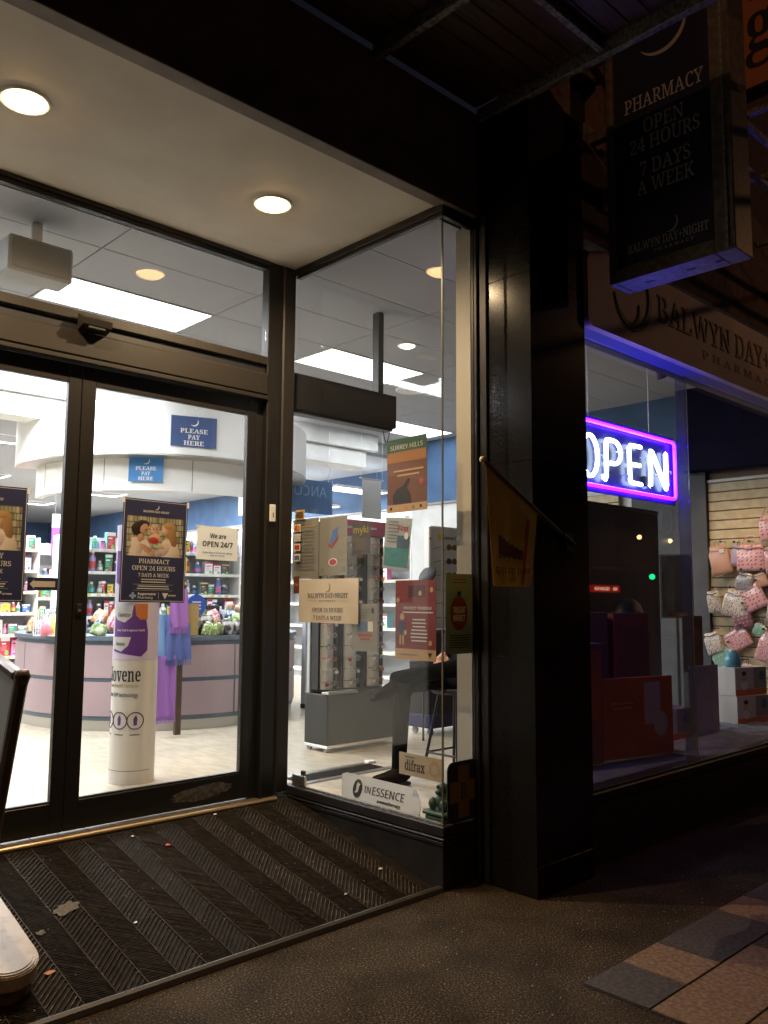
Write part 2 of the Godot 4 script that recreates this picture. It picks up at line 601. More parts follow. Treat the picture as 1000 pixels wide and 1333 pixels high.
	textured("wall_grey", noise_tex(31, 0.02, [lin(0.060, 0.062, 0.072), lin(0.075, 0.078, 0.088)], [0.3, 0.7], 3, 256), 0.5, 0.7)
	textured("wall_navy", noise_tex(32, 0.02, [lin(0.005, 0.0055, 0.020), lin(0.007, 0.0075, 0.026)], [0.3, 0.7], 3, 256), 0.5, 0.6)
	M["wall_navy"].metallic_specular = 0.1
	textured("slat_cream", noise_tex(33, 0.03, [lin(0.46, 0.37, 0.22), lin(0.54, 0.44, 0.28)], [0.3, 0.7], 4, 256), 1.0, 0.5)
	textured("sheet_grey", noise_tex(34, 0.03, [lin(0.16, 0.16, 0.18), lin(0.24, 0.24, 0.26)], [0.3, 0.7], 4, 256), 1.0, 0.9)
	textured("cloth_dark", noise_tex(35, 0.2, [lin(0.007, 0.007, 0.010), lin(0.013, 0.013, 0.018)], [0.3, 0.7], 2, 256), 2.0, 0.9)
	for k in ["mat_rubber", "mat_rib_lit", "mat_rib_worn_dim"]:
		M[k].metallic_specular = 0.25
	for k in ["paper", "cream_paper"]:
		M[k].backlight_enabled = true
		M[k].backlight = Color(0.78, 0.78, 0.76)
	# light-giving things
	glow("tube_panel", Color(0.93, 0.97, 1.0), 4.0)
	glow("lamp_warm", Color(1.0, 0.80, 0.52), 22.0)
	glow("lamp_shop", Color(1.0, 0.93, 0.80), 9.0)
	glow("neon_violet", Color(0.26, 0.020, 1.0), 32.0)
	glow("neon_white", Color(0.80, 0.90, 1.0), 7.0)

# ---------------------------------------------------------------- ground
func build_ground() -> void:
	var g := bx(self, "footpath", M.asphalt, -16, 40, -0.2, 0.0, 0.0, 3.9, 0)
	tag(g, "dark gritty asphalt footpath in front of the shop", "footpath", "", "structure")
	# the paved strip: tan and dark squares, 300 mm
	var p := thing("paved_strip", "strip of tan and charcoal square pavers set into the footpath", "paving", Vector3(-0.4, 0, 1.13), Basis.IDENTITY, "", "structure")
	bx(p, "bedding", M.rubber, -0.40, 12.2, 0.001, 0.004, 1.13, 3.80, 0)
	var dark := [[0, 0], [2, 0], [3, 0], [3, 1], [5, 0], [2, 3], [0, 3], [1, 4], [5, 2], [6, 1], [7, 0]]
	for i in 42:
		for j in 9:
			var d: bool = ([i, j] in dark) if (i < 8 and j < 5) else ((i * 7 + j * 5 + (i * j) % 3) % 5 < 2)
			var h := 0.012 + rng.randf_range(-0.0012, 0.0012)
			var x := -0.40 + 0.3 * i
			var z := 1.13 + 0.3 * j - (0.0 if true else 0.0)
			if z + 0.29 > 3.8:
				continue
			bx(p, "paver", M.paver_dark if d else M.paver_tan, x + 0.004, x + 0.296, 0.004, h, z + 0.004, z + 0.296, 0.002)
	var kerb := bx(self, "kerb", M.paver_dark, -16, 40, -0.2, 0.006, 3.902, 4.1, 0.02)
	tag(kerb, "bluestone kerb along the road edge", "kerb", "", "structure")
	var r := bx(self, "road", M.road, -60, 80, -0.35, -0.14, 4.1, 16.0, 0)
	tag(r, "dark asphalt road in front of the shops", "road", "", "structure")
	var f2 := bx(self, "footpath", M.asphalt, -60, 80, -0.3, 0.0, 16.0, 20.0, 0)
	tag(f2, "asphalt footpath across the road", "footpath", "", "structure")

# ---------------------------------------------------------------- building shell
func build_shell() -> void:
	# floors
	var st := SurfaceTool.new()
	st.begin(Mesh.PRIMITIVE_TRIANGLES)
	st.set_smooth_group(-1)
	# shop floor slab in two boxes: behind the doors, and behind the street bay
	var f := thing("shop_floor", "pale beige vinyl floor of the shop", "floor", Vector3(0, FLOOR, -3), Basis.IDENTITY, "", "structure")
	bx(f, "slab", M.vinyl, -9, 6.0, 0.02, FLOOR, -20.0, DOOR_Z - 0.06, 0)
	bx(f, "window_slab", M.vinyl, 0.052, 6.0, 0.02, FLOOR - 0.0005, DOOR_Z - 0.06, -0.055, 0)
	bx(f, "window_slab", M.vinyl, 0.82, 6.0, 0.02, FLOOR - 0.001, -0.0545, 0.19, 0)
	# entrance ramp under the mat
	var ramp := thing("entrance_ramp", "sloping concrete entrance ramp under the ribbed mat", "ramp", Vector3(-1.35, 0, -0.7), Basis.IDENTITY, "", "structure")
	var poly := PackedVector2Array([Vector2(0, -0.15), Vector2(0, -0.004), Vector2(-DOOR_Z, -0.004 - DOOR_Z * RAMP), Vector2(-DOOR_Z, -0.15)])
	var rm := mi(ramp, "slope", prism_mesh(poly, 2.7), M.mat_rubber)
	rm.transform = ramp.global_transform.affine_inverse() * Transform3D(Basis(Vector3(0, 0, -1), Vector3(0, 1, 0), Vector3(1, 0, 0)), Vector3(-2.7, 0, 0))
	# recess soffit
	var so := bx(self, "entrance_soffit", M.soffit_white, -2.7, -0.022, SOFFIT, SOFFIT + 0.06, DOOR_Z + 0.03, -0.03, 0)
	tag(so, "plain off-white soffit over the entrance recess with two downlights", "soffit", "", "structure")
	# bulkhead over the recess
	var bh := thing("bulkhead", "dark brown boxed bulkhead along the front edge of the entrance soffit", "bulkhead", Vector3(-1.3, SOFFIT, 0.05), Basis.IDENTITY, "", "structure")
	bx(bh, "lower_band", M.bulkhead, -3.5, 0.255, SOFFIT - 0.012, 4.06, -0.03, 0.06, 0.004)
	bx(bh, "upper_cladding", textured("bulkhead_upper", noise_tex(71, 0.02, [lin(0.22, 0.165, 0.125), lin(0.28, 0.21, 0.16)], [0.3, 0.7], 4, 256), 0.5, 0.7), -3.5, 0.255, 4.06, 4.49, -0.03, 0.045, 0.004)
	# granite pillars
	for side in [[0.262, 0.80, "polished dark granite pillar between the corner window and the neon sign window"], [-3.50, -2.96, "polished dark granite pillar on the far side of the entrance, out past the sandwich board"]]:
		var p := thing("granite_pillar", side[2], "pillar", Vector3((side[0] + side[1]) / 2, 0, 0.4))
		var x0: float = side[0]
		var x1: float = side[1]
		bx(p, "core", M.ink, x0 + 0.004, x1 - 0.004, 0.0, 4.49, -0.046, 0.422, 0)
		var ys := [0.0, 0.16, 1.24, 2.32, 3.40, 4.49]
		for k in 5:
			bx(p, "granite_slab", M.granite, x0, x1, ys[k] + (0.0015 if k > 0 else 0.0), ys[k + 1] - 0.0015, -0.05, 0.426, 0.0015)
		bx(p, "rear_pier", M.wall_white, x0 + 0.02, x1 - 0.02, FLOOR, CEIL + 0.1, -0.12, -0.052, 0)
	# wall above the shops, painted brown render
	var w := thing("upper_wall", "brown rendered wall above the pharmacy fascia", "wall", Vector3(4, 3.75, 0.35))
	bx(w, "render", M.render_brown, 0.80, 1.9, 3.78, 4.02, 0.20, 0.40, 0)
	bx(w, "render", M.render_brown, 0.27, 9.0, 4.90, 8.2, 0.20, 0.42, 0)
	bx(w, "render", M.render_brown, 0.27, 0.70, 4.50, 4.90, 0.20, 0.42, 0)
	bx(w, "render", M.render_brown, 1.05, 1.9, 4.02, 4.90, 0.20, 0.42, 0)
	bx(w, "render", M.render_brown, 0.80, 1.05, 4.14, 4.40, 0.20, 0.42, 0)
	bx(w, "render", M.render_brown, 1.9, 9.0, 3.78, 4.90, 0.20, 0.42, 0)
	bx(w, "vent_opening", M.ink, 0.70, 1.05, 4.40, 4.90, 0.24, 0.30, 0)
	bx(w, "vent_opening", M.ink, 0.80, 1.05, 4.02, 4.14, 0.24, 0.30, 0)
	bx(w, "parapet", M.render_brown, -16, 0.27, 4.75, 8.2, -0.10, 0.04, 0)
	# closing walls of the shop
	var left := bx(self, "wall_left", M.wall_white, -9.2, -9.0, 0, CEIL + 0.2, -20.2, 0.0, 0)
	tag(left, "white inner wall on the far left of the shop", "wall", "", "structure")
	var back := bx(self, "wall_back", M.wall_blue, -9.2, 6.2, 0, CEIL + 0.2, -20.3, -20.05, 0)
	tag(back, "blue wall at the very back of the shop", "wall", "", "structure")
	var fl := bx(self, "wall_front", M.dark_paint, -9.2, -3.5, 0, 4.49, -0.12, 0.05, 0)
	tag(fl, "dark shopfront wall beyond the entrance on the left", "wall", "", "structure")
	# right-hand wall: blue above, white below; stepped out further back
	var rw := thing("wall_right", "blue painted upper wall along the right side of the shop", "wall", Vector3(5.2, FLOOR, -6), Basis.IDENTITY, "", "structure")
	bx(rw, "lower_panel", M.wall_white, 5.12, 5.3, 0.0, 2.90, -5.3, -1.75, 0)
	bx(rw, "upper_panel", M.wall_blue, 5.10, 5.3, 2.90, CEIL + 0.15, -5.3, -1.75, 0)
	bx(rw, "lower_panel", M.wall_white, 5.72, 5.9, 0.0, 2.97, -20.05, -5.3, 0)
	bx(rw, "upper_panel", M.wall_blue, 5.70, 5.9, 2.97, CEIL + 0.15, -20.05, -5.3, 0)
	bx(rw, "step_panel", M.wall_blue, 5.3, 5.7, 2.90, CEIL + 0.15, -5.31, -5.25, 0)
	bx(rw, "step_panel", M.wall_white, 5.3, 5.72, 0.0, 2.90, -5.31, -5.25, 0)
	bx(rw, "picture_rail", M.plastic_grey, 5.08, 5.10, 2.885, 2.91, -5.3, -1.75, 0.002)
	bx(rw, "picture_rail", M.plastic_grey, 5.68, 5.70, 2.955, 2.98, -20.0, -5.32, 0.002)
	# roof slab that closes the shop against the sky
	var roof := bx(self, "roof_slab", M.dark_paint, -9.2, 6.2, CEIL + 0.22, CEIL + 0.3, -20.3, -0.1, 0)
	tag(roof, "roof slab above the shop ceiling", "roof", "", "structure")
	var roof2 := bx(self, "roof_slab", M.dark_paint, 0.3, 6.2, CEIL + 0.225, CEIL + 0.305, -0.1, 0.19, 0)
	tag(roof2, "roof slab above the neon sign window", "roof", "", "structure")

# ---------------------------------------------------------------- entrance: doors, frame, mat
func build_entrance() -> void:
	# fixed frame of the door wall
	var fr := thing("shopfront_frame", "dark bronze shopfront frame around the sliding doors with glass transom", "shopfront", Vector3(-1.35, FLOOR, DOOR_Z))
	bx(fr, "post", M.bronze, -0.235, -0.120, FLOOR, SOFFIT, DOOR_Z - 0.05, DOOR_Z + 0.03, 0.004)
	bx(fr, "post", M.bronze_light, -0.118, -0.012, 0.30, SOFFIT, DOOR_Z - 0.045, DOOR_Z + 0.045, 0.010)
	bx(fr, "post", M.bronze, -2.70, -2.46, FLOOR, SOFFIT, DOOR_Z - 0.05, DOOR_Z + 0.03, 0.004)
	bx(fr, "head_rail", M.bronze_light, -2.46, -0.235, SOFFIT - 0.025, SOFFIT + 0.03, DOOR_Z - 0.04, DOOR_Z + 0.035, 0.006)
	bx(fr, "head_bead", M.bronze, -2.46, -0.235, SOFFIT - 0.055, SOFFIT - 0.027, DOOR_Z - 0.02, DOOR_Z + 0.02, 0.003)
	bx(fr, "transom_rail", M.bronze_light, -2.46, -0.235, 3.115, 3.175, DOOR_Z - 0.04, DOOR_Z + 0.03, 0.006)
	bx(fr, "transom_groove", M.black_metal, -2.46, -0.235, 3.055, 3.113, DOOR_Z - 0.03, DOOR_Z + 0.005, 0.002)
	bx(fr, "operator_box", M.bronze_light, -2.46, -0.235, 2.90, 3.053, DOOR_Z - 0.12, DOOR_Z + 0.05, 0.012)
	bx(fr, "operator_lip", M.bronze_light, -2.46, -0.235, 2.872, 2.898, DOOR_Z - 0.10, DOOR_Z + 0.058, 0.004)
	bx(fr, "transom_glass", M.glass, -2.46, -0.236, 3.175, SOFFIT - 0.055, DOOR_Z - 0.005, DOOR_Z + 0.005, 0)
	bx(fr, "post_bead", M.bronze_light, -0.240, -0.222, FLOOR, 2.87, DOOR_Z + 0.031, DOOR_Z + 0.044, 0.003)
	bx(fr, "door_stop", M.black_metal, -0.29, -0.237, FLOOR, 2.87, DOOR_Z - 0.05, DOOR_Z - 0.012, 0.002)
	var sw := thing("card_reader", "small white card reader on the door post", "card reader", Vector3(-0.178, 2.06, DOOR_Z + 0.031))
	bl(sw, "casing", M.white, -0.022, 0.022, 0, 0.115, 0, 0.018, 0.004)
	bl(sw, "slot", M.ink, -0.003, 0.003, 0.03, 0.06, 0.018, 0.0195, 0)
	# motion sensor
	var se := thing("motion_sensor", "small brown motion sensor above the sliding doors", "sensor", Vector3(-1.47, 3.05, DOOR_Z + 0.05))
	mi(se, "housing", prism_mesh(PackedVector2Array([Vector2(0, 0), Vector2(0.075, 0.025), Vector2(0.085, 0.06), Vector2(0, 0.10)]), 0.17), M.bronze_light, Transform3D(Basis(Vector3(0, 0, 1), Vector3(0, 1, 0), Vector3(-1, 0, 0)), Vector3(0.085, 0, 0)))
	bl(se, "lens", M.ink, -0.05, 0.05, 0.004, 0.02, 0.05, 0.074, 0.004)
	# sliding leaves
	for d in [[-1.485, -0.285, "right sliding glass door in a dark frame, opening 24/7 notice taped on", 1], [-2.685, -1.489, "left sliding glass door in a dark frame, blue arrow sticker on it", -1]]:
		var x0: float = d[0]
		var x1: float = d[1]
		var o := thing("sliding_door", d[2], "door", Vector3((x0 + x1) / 2, FLOOR, DOOR_Z - 0.03), Basis.IDENTITY, "sliding entrance doors")
		var z0 := DOOR_Z - 0.045
		var z1 := DOOR_Z - 0.005
		bx(o, "stile", M.bronze, x0, x0 + 0.082, FLOOR + 0.012, 2.868, z0, z1, 0.003)
		bx(o, "stile", M.bronze, x1 - 0.075, x1, FLOOR + 0.012, 2.868, z0, z1, 0.003)
		bx(o, "top_rail", M.bronze, x0 + 0.082, x1 - 0.075, 2.762, 2.868, z0 + 0.001, z1 - 0.001, 0.003)
		bx(o, "bottom_rail", M.bronze, x0 + 0.082, x1 - 0.075, FLOOR + 0.012, 0.45, z0 + 0.001, z1 - 0.001, 0.003)
		bx(o, "glazing_bead", M.bronze, x0 + 0.082, x1 - 0.075, 0.45, 0.462, z0 + 0.010, z1 - 0.006, 0.002)
		bx(o, "glass", M.glass, x0 + 0.082, x1 - 0.075, 0.45, 2.762, DOOR_Z - 0.029, DOOR_Z - 0.021, 0)
		if d[3] == 1:
			var lk := bx(o, "lock", M.bronze_light, x0 + 0.018, x0 + 0.048, 1.455, 1.515, z1, z1 + 0.009, 0.003)
			rod(lk, "key_barrel", M.brass, Vector3(0, -0.006, 0.004), Vector3(0, -0.006, 0.011), 0.008, 12)
			var sc := []
			for i in 30:
				var an: float = TAU * i / 30
				var rr: float = rng.randf_range(0.80, 1.0)
				sc.append(Vector2(cos(an) * 0.235 * rr, sin(an) * 0.048 * rr + 0.012 * cos(an)))
			mi(o, "rail_patch", prism_mesh(PackedVector2Array(sc), 0.0012), textured("rail_patch_brown", noise_tex(44, 0.03, [lin(0.05, 0.042, 0.034), lin(0.12, 0.105, 0.085)], [0.3, 0.7], 5, 256), 3.0, 0.5), T(x0 + 0.86 - o.position.x, 0.372 - o.position.y, z1 - 0.0008 - o.position.z))  # irregular lighter brown patch on the bottom rail
			bx(o, "meeting_seal", M.rubber, x0 - 0.003, x0 + 0.004, FLOOR + 0.012, 2.868, z0 + 0.01, z1 - 0.01, 0)
	# threshold: small brown tiles and a worn brass nosing
	var th := thing("door_threshold", "brown tiled threshold with a worn brass nosing strip under the doors", "threshold", Vector3(-1.35, FLOOR, DOOR_Z))
	var x := -2.7
	while x < -0.15:
		bx(th, "tile", M.tan_tile if M.has("tan_tile") else mt("tan_tile", lin(0.10, 0.075, 0.05), 0.55), x + 0.002, minf(x + 0.148, -0.12), 0.20, 0.2805, DOOR_Z - 0.06, DOOR_Z + 0.062, 0.002)
		x += 0.15
	var nose := tube_mesh(PackedVector3Array([Vector3(-2.7, 0.272, DOOR_Z + 0.072), Vector3(-0.13, 0.272, DOOR_Z + 0.072)]), 0.016, 12)
	var nn := mi(th, "nosing", nose, M.brass)
	nn.position = -th.position
	# downlights in the soffit
	for d in [[-2.149, -0.645, "lit round downlight in the soffit nearer the sandwich board"], [-0.721, -0.677, "lit round downlight in the soffit nearer the corner window"]]:
		var o := thing("downlight", d[2], "downlight", Vector3(d[0], SOFFIT, d[1]), Basis.IDENTITY, "soffit downlights")
		mi(o, "trim_ring", lathe_mesh(PackedVector2Array([Vector2(0.096, 0.002), Vector2(0.100, -0.010), Vector2(0.112, -0.010), Vector2(0.118, 0.0005)]), 32), M.white)
		mi(o, "lamp_lens", lathe_mesh(PackedVector2Array([Vector2(0.0, -0.034), Vector2(0.04, -0.031), Vector2(0.075, -0.021), Vector2(0.096, -0.004), Vector2(0.097, 0.001), Vector2(0.0, 0.001)]), 28), M.lamp_warm)
		var l := SpotLight3D.new()
		l.name = "lamp_light"
		o.add_child(l)
		l.transform = T(0, -0.012, 0, Basis(Vector3.RIGHT, -PI / 2))
		l.spot_angle = 80.0
		l.light_energy = 5.4
		l.light_color = Color(1.0, 0.87, 0.69)
		l.light_size = 0.01
		l.spot_range = 12.0
		l.spot_attenuation = 2.0
		l.shadow_enabled = true
	build_mat()

func ramp_xf() -> Transform3D:
	# local x = world x, local z runs down the slope towards the street, local y = slope normal
	var zz := Vector3(0, -RAMP, 1).normalized()
	return Transform3D(Basis(Vector3.RIGHT, zz.cross(Vector3.RIGHT), zz), Vector3.ZERO)

func build_mat() -> void:
	var xf := ramp_xf()
	var ln := (-DOOR_Z - 0.10) * sqrt(1 + RAMP * RAMP)
	var o := thing("entrance_mat", "brown ribbed rubber entrance mat with herringbone bands on the ramp", "mat", Vector3.ZERO, xf.basis)
	bl(o, "backing", M.mat_rubber, -2.69, -0.015, 0.001, 0.006, -ln, -0.035, 0)
	# herringbone bands, 130 mm wide, ribs at 45 degrees, each rib real
	var wband := 0.133
	var k := 0
	var x0 := -0.10
	while x0 - wband > -2.7:
		var st := SurfaceTool.new()
		st.begin(Mesh.PRIMITIVE_TRIANGLES)
		st.set_smooth_group(-1)
		var up := k % 2 == 0
		var pitch := 0.030 if up else 0.0145
		var z := -ln - wband
		while z < -0.04 + wband:
			# rib runs from (x0 - w, z) to (x0, z -+ w)
			var a := Vector2(x0 - wband + 0.003, z)
			var b := Vector2(x0 - 0.003, z + (-wband if up else wband))
			var d := (b - a)
			# clip to the mat
			var t0 := 0.0
			var t1 := 1.0
			var lo := -ln + 0.004
			var hi := -0.04
			var dz := d.y
			var ta := (lo - a.y) / dz
			var tb := (hi - a.y) / dz
			t0 = maxf(t0, minf(ta, tb))
			t1 = minf(t1, maxf(ta, tb))
			if t1 - t0 > 0.05:
				var p := a + d * t0
				var q := a + d * t1
				var n := Vector2(-d.y, d.x).normalized()
				var wd := 0.0026 if up else 0.0020
				var worn_mid := clampf(1.0 - absf(a.x + 1.25) / 0.75, 0.0, 1.0)
				var hh := (0.0140 if up else 0.0105) - 0.0045 * worn_mid * (1.0 if up else 0.4) + rng.randf_range(-0.0016, 0.0008)
				var e := 0.0055
				var c := [p + n * wd, q + n * wd, q - n * wd, p - n * wd]
				var tp := [p + n * wd * 0.55, q + n * wd * 0.55, q - n * wd * 0.55, p - n * wd * 0.55]
				for s in [[0, 1], [2, 3]]:
					var A := Vector3(c[s[0]].x, e, c[s[0]].y)
					var B := Vector3(c[s[1]].x, e, c[s[1]].y)
					var C := Vector3(tp[s[1]].x, hh, tp[s[1]].y)
					var D := Vector3(tp[s[0]].x, hh, tp[s[0]].y)
					for v in [A, B, C, A, C, D]: st.add_vertex(v)
				var E := Vector3(tp[0].x, hh, tp[0].y)
				var F := Vector3(tp[1].x, hh, tp[1].y)
				var G := Vector3(tp[2].x, hh, tp[2].y)
				var H := Vector3(tp[3].x, hh, tp[3].y)
				for v in [E, F, G, E, G, H]: st.add_vertex(v)
			z += pitch
		st.generate_normals()
		var band := mi(o, "ribbed_band", st.commit(), M.mat_rib_lit if up and (k < 5 or k > 12) else M.mat_rib_worn_dim)
		band.set_meta("kind", "stuff")
		if k > 0 or true:
			bl(o, "band_ridge", M.mat_rib_worn_dim, x0 - 0.0028, x0 + 0.0028, 0.005, 0.0115, -ln + 0.004, -0.04, 0)
		x0 -= wband
		k += 1
	# edging bar on the street side
	var eb := thing("mat_edging", "rounded dark metal edging bar along the street side of the mat", "edging", Vector3(-1.35, 0, 0))
	var prof := PackedVector2Array([Vector2(-0.030, -0.004), Vector2(-0.030, 0.012), Vector2(-0.020, 0.024), Vector2(-0.004, 0.028), Vector2(0.010, 0.020), Vector2(0.018, 0.001), Vector2(0.018, -0.004)])
	mi(eb, "bar", prism_mesh(prof, 2.67), mt("edging_metal", lin(0.040, 0.034, 0.027), 0.5, 0.25), Transform3D(Basis(Vector3(0, 0, 1), Vector3(0, 1, 0), Vector3(-1, 0, 0)), Vector3(1.335, 0.003, 0.0)))
	# litter on the mat
	var nrm := xf.basis.y
	var bits := [["petal", "small red petal lying on the mat", 0.022, -1.06, -1.05, lin(0.5, 0.08, 0.06)], ["dry_leaf", "small orange leaf on the mat beside the sandwich board foot", 0.028, -2.00, -0.28, lin(0.42, 0.16, 0.06)], ["paper_scrap", "white paper scrap on the mat near the corner window plinth", 0.016, -0.165, -0.32, lin(0.65, 0.63, 0.58)], ["paper_scrap", "tiny pale scrap on the mat below the door lock", 0.012, -1.18, -1.22, lin(0.55, 0.53, 0.48)], ["paper_scrap", "pale scrap on the mat close to the bronze post", 0.014, -0.62, -1.28, lin(0.55, 0.50, 0.42)], ["paper_scrap", "pale crumb in the middle of the mat", 0.012, -1.55, -0.45, lin(0.6, 0.55, 0.48)], ["paper_scrap", "pale scrap on the mat beside the edging bar", 0.012, -0.52, -0.20, lin(0.5, 0.47, 0.42)]]
	for b in bits:
		var pts := []
		for i in 9:
			var an: float = TAU * i / 9
			var r: float = b[2] * rng.randf_range(0.55, 1.0)
			pts.append(Vector2(cos(an) * r, sin(an) * r * 0.6))
		var m := mt("bit" + b[1], b[5], 0.8)
		var bo := mi(self, b[0], prism_mesh(PackedVector2Array(pts), 0.003), m, Transform3D(xf.basis * Basis(Vector3.RIGHT, -PI / 2 + rng.randf_range(-0.1, 0.1)), Vector3(b[3], -b[4] * RAMP, b[4]) + nrm * 0.0135))
		tag(bo, b[1], "litter")
	# scraped patch of dried mud: an outline of its own, seen in the photograph
	for s in [[-1.76, -0.70, 0.085, 0.05, "large tan smear of dried dirt on the mat near the sandwich board"], [-1.93, -0.56, 0.03, 0.022, "small pale smear of dried dirt on the mat by the sandwich board foot"]]:
		var pts := []
		for i in 22:
			var an: float = TAU * i / 22
			var r: float = rng.randf_range(0.45, 1.0)
			pts.append(Vector2(cos(an) * s[2] * r, sin(an) * s[3] * r))
		var so := mi(self, "dirt_smear", prism_mesh(PackedVector2Array(pts), 0.0015), M.dust, Transform3D(xf.basis * Basis(Vector3.RIGHT, -PI / 2) * Basis(Vector3.BACK, 0.5), Vector3(s[0], -s[1] * RAMP, s[1]) + nrm * 0.0128))
		tag(so, s[4], "dirt")

# ---------------------------------------------------------------- corner display window
func build_corner_window() -> void:
	var o := thing("corner_window", "frameless glass corner display window on a dark moulded plinth", "display window", Vector3(0, 0, -0.7))
	# plinth under the side glass and under the narrow street glass
	bx(o, "plinth", M.dark_paint, -0.008, 0.05, -0.02, 0.232, DOOR_Z - 0.02, 0.008, 0.003)
	bx(o, "plinth", M.dark_paint, 0.05, 0.262, -0.02, 0.232, -0.05, 0.0075, 0.003)
	for mo in [[0.232, 0.256, 0.010], [0.262, 0.276, 0.018], [0.282, 0.336, 0.014]]:
		bx(o, "moulding", M.dark_paint, -mo[2] - 0.008, 0.05, mo[0], mo[1], DOOR_Z + 0.046, mo[2] + 0.008, 0.004)
		bx(o, "moulding", M.dark_paint, 0.0505, 0.262, mo[0], mo[1], -0.05, mo[2] + 0.008, 0.004)
	bx(o, "sill_core", M.dark_paint, -0.004, 0.05, 0.25, 0.334, DOOR_Z - 0.02, 0.004, 0)
	bx(o, "sill_core", M.dark_paint, 0.0505, 0.262, 0.25, 0.334, -0.05, 0.004, 0)
	bx(o, "sill_bead", M.old_steel, 0.010, 0.024, 0.334, 0.346, DOOR_Z + 0.05, -0.012, 0.002)
	# head rails
	bx(o, "head_rail", M.bronze_light, -0.022, 0.03, SOFFIT - 0.045, SOFFIT + 0.06, DOOR_Z + 0.035, 0.022, 0.004)
	bx(o, "head_bead", M.bronze, -0.012, 0.02, SOFFIT - 0.068, SOFFIT - 0.047, DOOR_Z + 0.046, 0.012, 0.003)
	bx(o, "head_rail", M.bronze_light, 0.0305, 0.262, SOFFIT - 0.045, SOFFIT + 0.06, -0.03, 0.0215, 0.004)
	bx(o, "head_bead", M.bronze, 0.0205, 0.262, SOFFIT - 0.068, SOFFIT - 0.047, -0.02, 0.0115, 0.003)
	# glass
	bx(o, "side_glass", M.glass, -0.005, 0.005, 0.336, SOFFIT - 0.068, DOOR_Z + 0.046, -0.006, 0)
	bx(o, "street_glass", M.glass, 0.0, 0.262, 0.336, SOFFIT - 0.068, -0.005, 0.005, 0)
	bx(o, "silicone_joint", mt("silicone", lin(0.10, 0.085, 0.06), 0.4), -0.006, 0.001, 0.336, SOFFIT - 0.06, -0.0055, 0.0065, 0.001)
	bx(o, "jamb", M.bronze, 0.240, 0.262, 0.336, SOFFIT, 0.006, 0.028, 0.002)
	# inner reveal of the pier: pale panel seen through the narrow glass
	bx(o, "reveal", mt("reveal_paint", lin(0.42, 0.40, 0.34), 0.7), 0.258, 0.2815, 0.335, CEIL + 0.1, -0.125, -0.012, 0)
	# low platform trim with the steel floor clamp
	var cl := bx(o, "glass_clamp", M.steel, 0.006, 0.03, 0.346, 0.41, DOOR_Z + 0.06, DOOR_Z + 0.19, 0.004)
	bl(cl, "stopper", M.ink, 0.0, 0.02, 0.032, 0.06, 0.01, 0.045, 0.003)
	# the other side of the recess (its glass shows in reflections)
	var l := thing("side_window", "glass display window on the left side of the entrance recess", "display window", Vector3(-2.7, 0, -0.7))
	bx(l, "plinth", M.dark_paint, -2.76, -2.702, -0.02, 0.334, DOOR_Z - 0.02, 0.008, 0.003)
	bx(l, "plinth", M.dark_paint, -2.96, -2.76, -0.02, 0.334, -0.05, 0.0075, 0.003)
	bx(l, "head_rail", M.bronze_light, -2.735, -2.702, SOFFIT - 0.05, SOFFIT + 0.06, DOOR_Z + 0.03, 0.02, 0.004)
	bx(l, "head_rail", M.bronze_light, -2.96, -2.736, SOFFIT - 0.05, SOFFIT + 0.06, -0.03, 0.02, 0.004)
	bx(l, "side_glass", M.glass, -2.715, -2.705, 0.334, SOFFIT - 0.05, DOOR_Z + 0.03, 0.0, 0)
	bx(l, "blocking_back", M.back_dark if M.has("back_dark") else mt("back_dark", lin(0.03, 0.03, 0.035), 0.7), -3.30, -2.74, FLOOR, 2.6, DOOR_Z - 0.05, DOOR_Z + 0.0, 0)  # unseen dark backing, keeps shop light out of the side glass
	bx(l, "street_glass", M.glass, -2.96, -2.72, 0.334, SOFFIT - 0.05, -0.005, 0.005, 0)
	bx(l, "blocking_partition", M.back_dark if M.has("back_dark") else mt("back_dark", lin(0.03, 0.03, 0.035), 0.7), -3.4, -3.3, FLOOR, CEIL, -3.0, -0.13, 0)  # unseen partition, made dark and close to block shop light in reflections
	# automatic door track that runs on into the window, with its post and floor guide
	var t := thing("door_track", "black boxed sliding door track on a post inside the corner window", "door track", Vector3(0.6, FLOOR, -1.52))
	bx(t, "track_box", M.black_metal, -0.10, 1.075, 2.885, 3.145, -1.60, -1.475, 0.006)
	bx(t, "lower_lip", M.black_metal, -0.10, 1.05, 2.862, 2.884, -1.585, -1.49, 0.003)
	bx(t, "post", M.bronze_light, 0.900, 0.955, 3.145, CEIL - 0.002, -1.575, -1.50, 0.004)
	bx(t, "post_groove", M.black_metal, 0.922, 0.932, 3.145, CEIL - 0.002, -1.4995, -1.497, 0)
	var wire := PackedVector3Array()
	for i in 13:
		var q := i / 12.0
		wire.append(Vector3(0.98 + 0.07 * q, 2.866 - 0.09 * sin(PI * q), -1.53) - t.position)
	mi(t, "cable", tube_mesh(wire, 0.0035, 6), M.ink)
	var g := thing("floor_guide", "brushed metal floor guide of the sliding door inside the corner window", "floor guide", Vector3(0.6, FLOOR, -1.62))
	bx(g, "channel", M.steel, 0.04, 1.12, FLOOR - 0.001, FLOOR + 0.008, -1.80, -1.74, 0.002)
	bx(g, "recessed_mat", M.mat_rubber, 0.25, 1.05, FLOOR - 0.001, FLOOR + 0.006, -1.73, -1.56, 0)
	bx(g, "channel", M.steel, 0.04, 1.12, FLOOR - 0.001, FLOOR + 0.008, -1.555, -1.50, 0.002)
	bx(g, "end_cap", M.white, 1.05, 1.13, FLOOR, FLOOR + 0.02, -1.80, -1.745, 0.003)

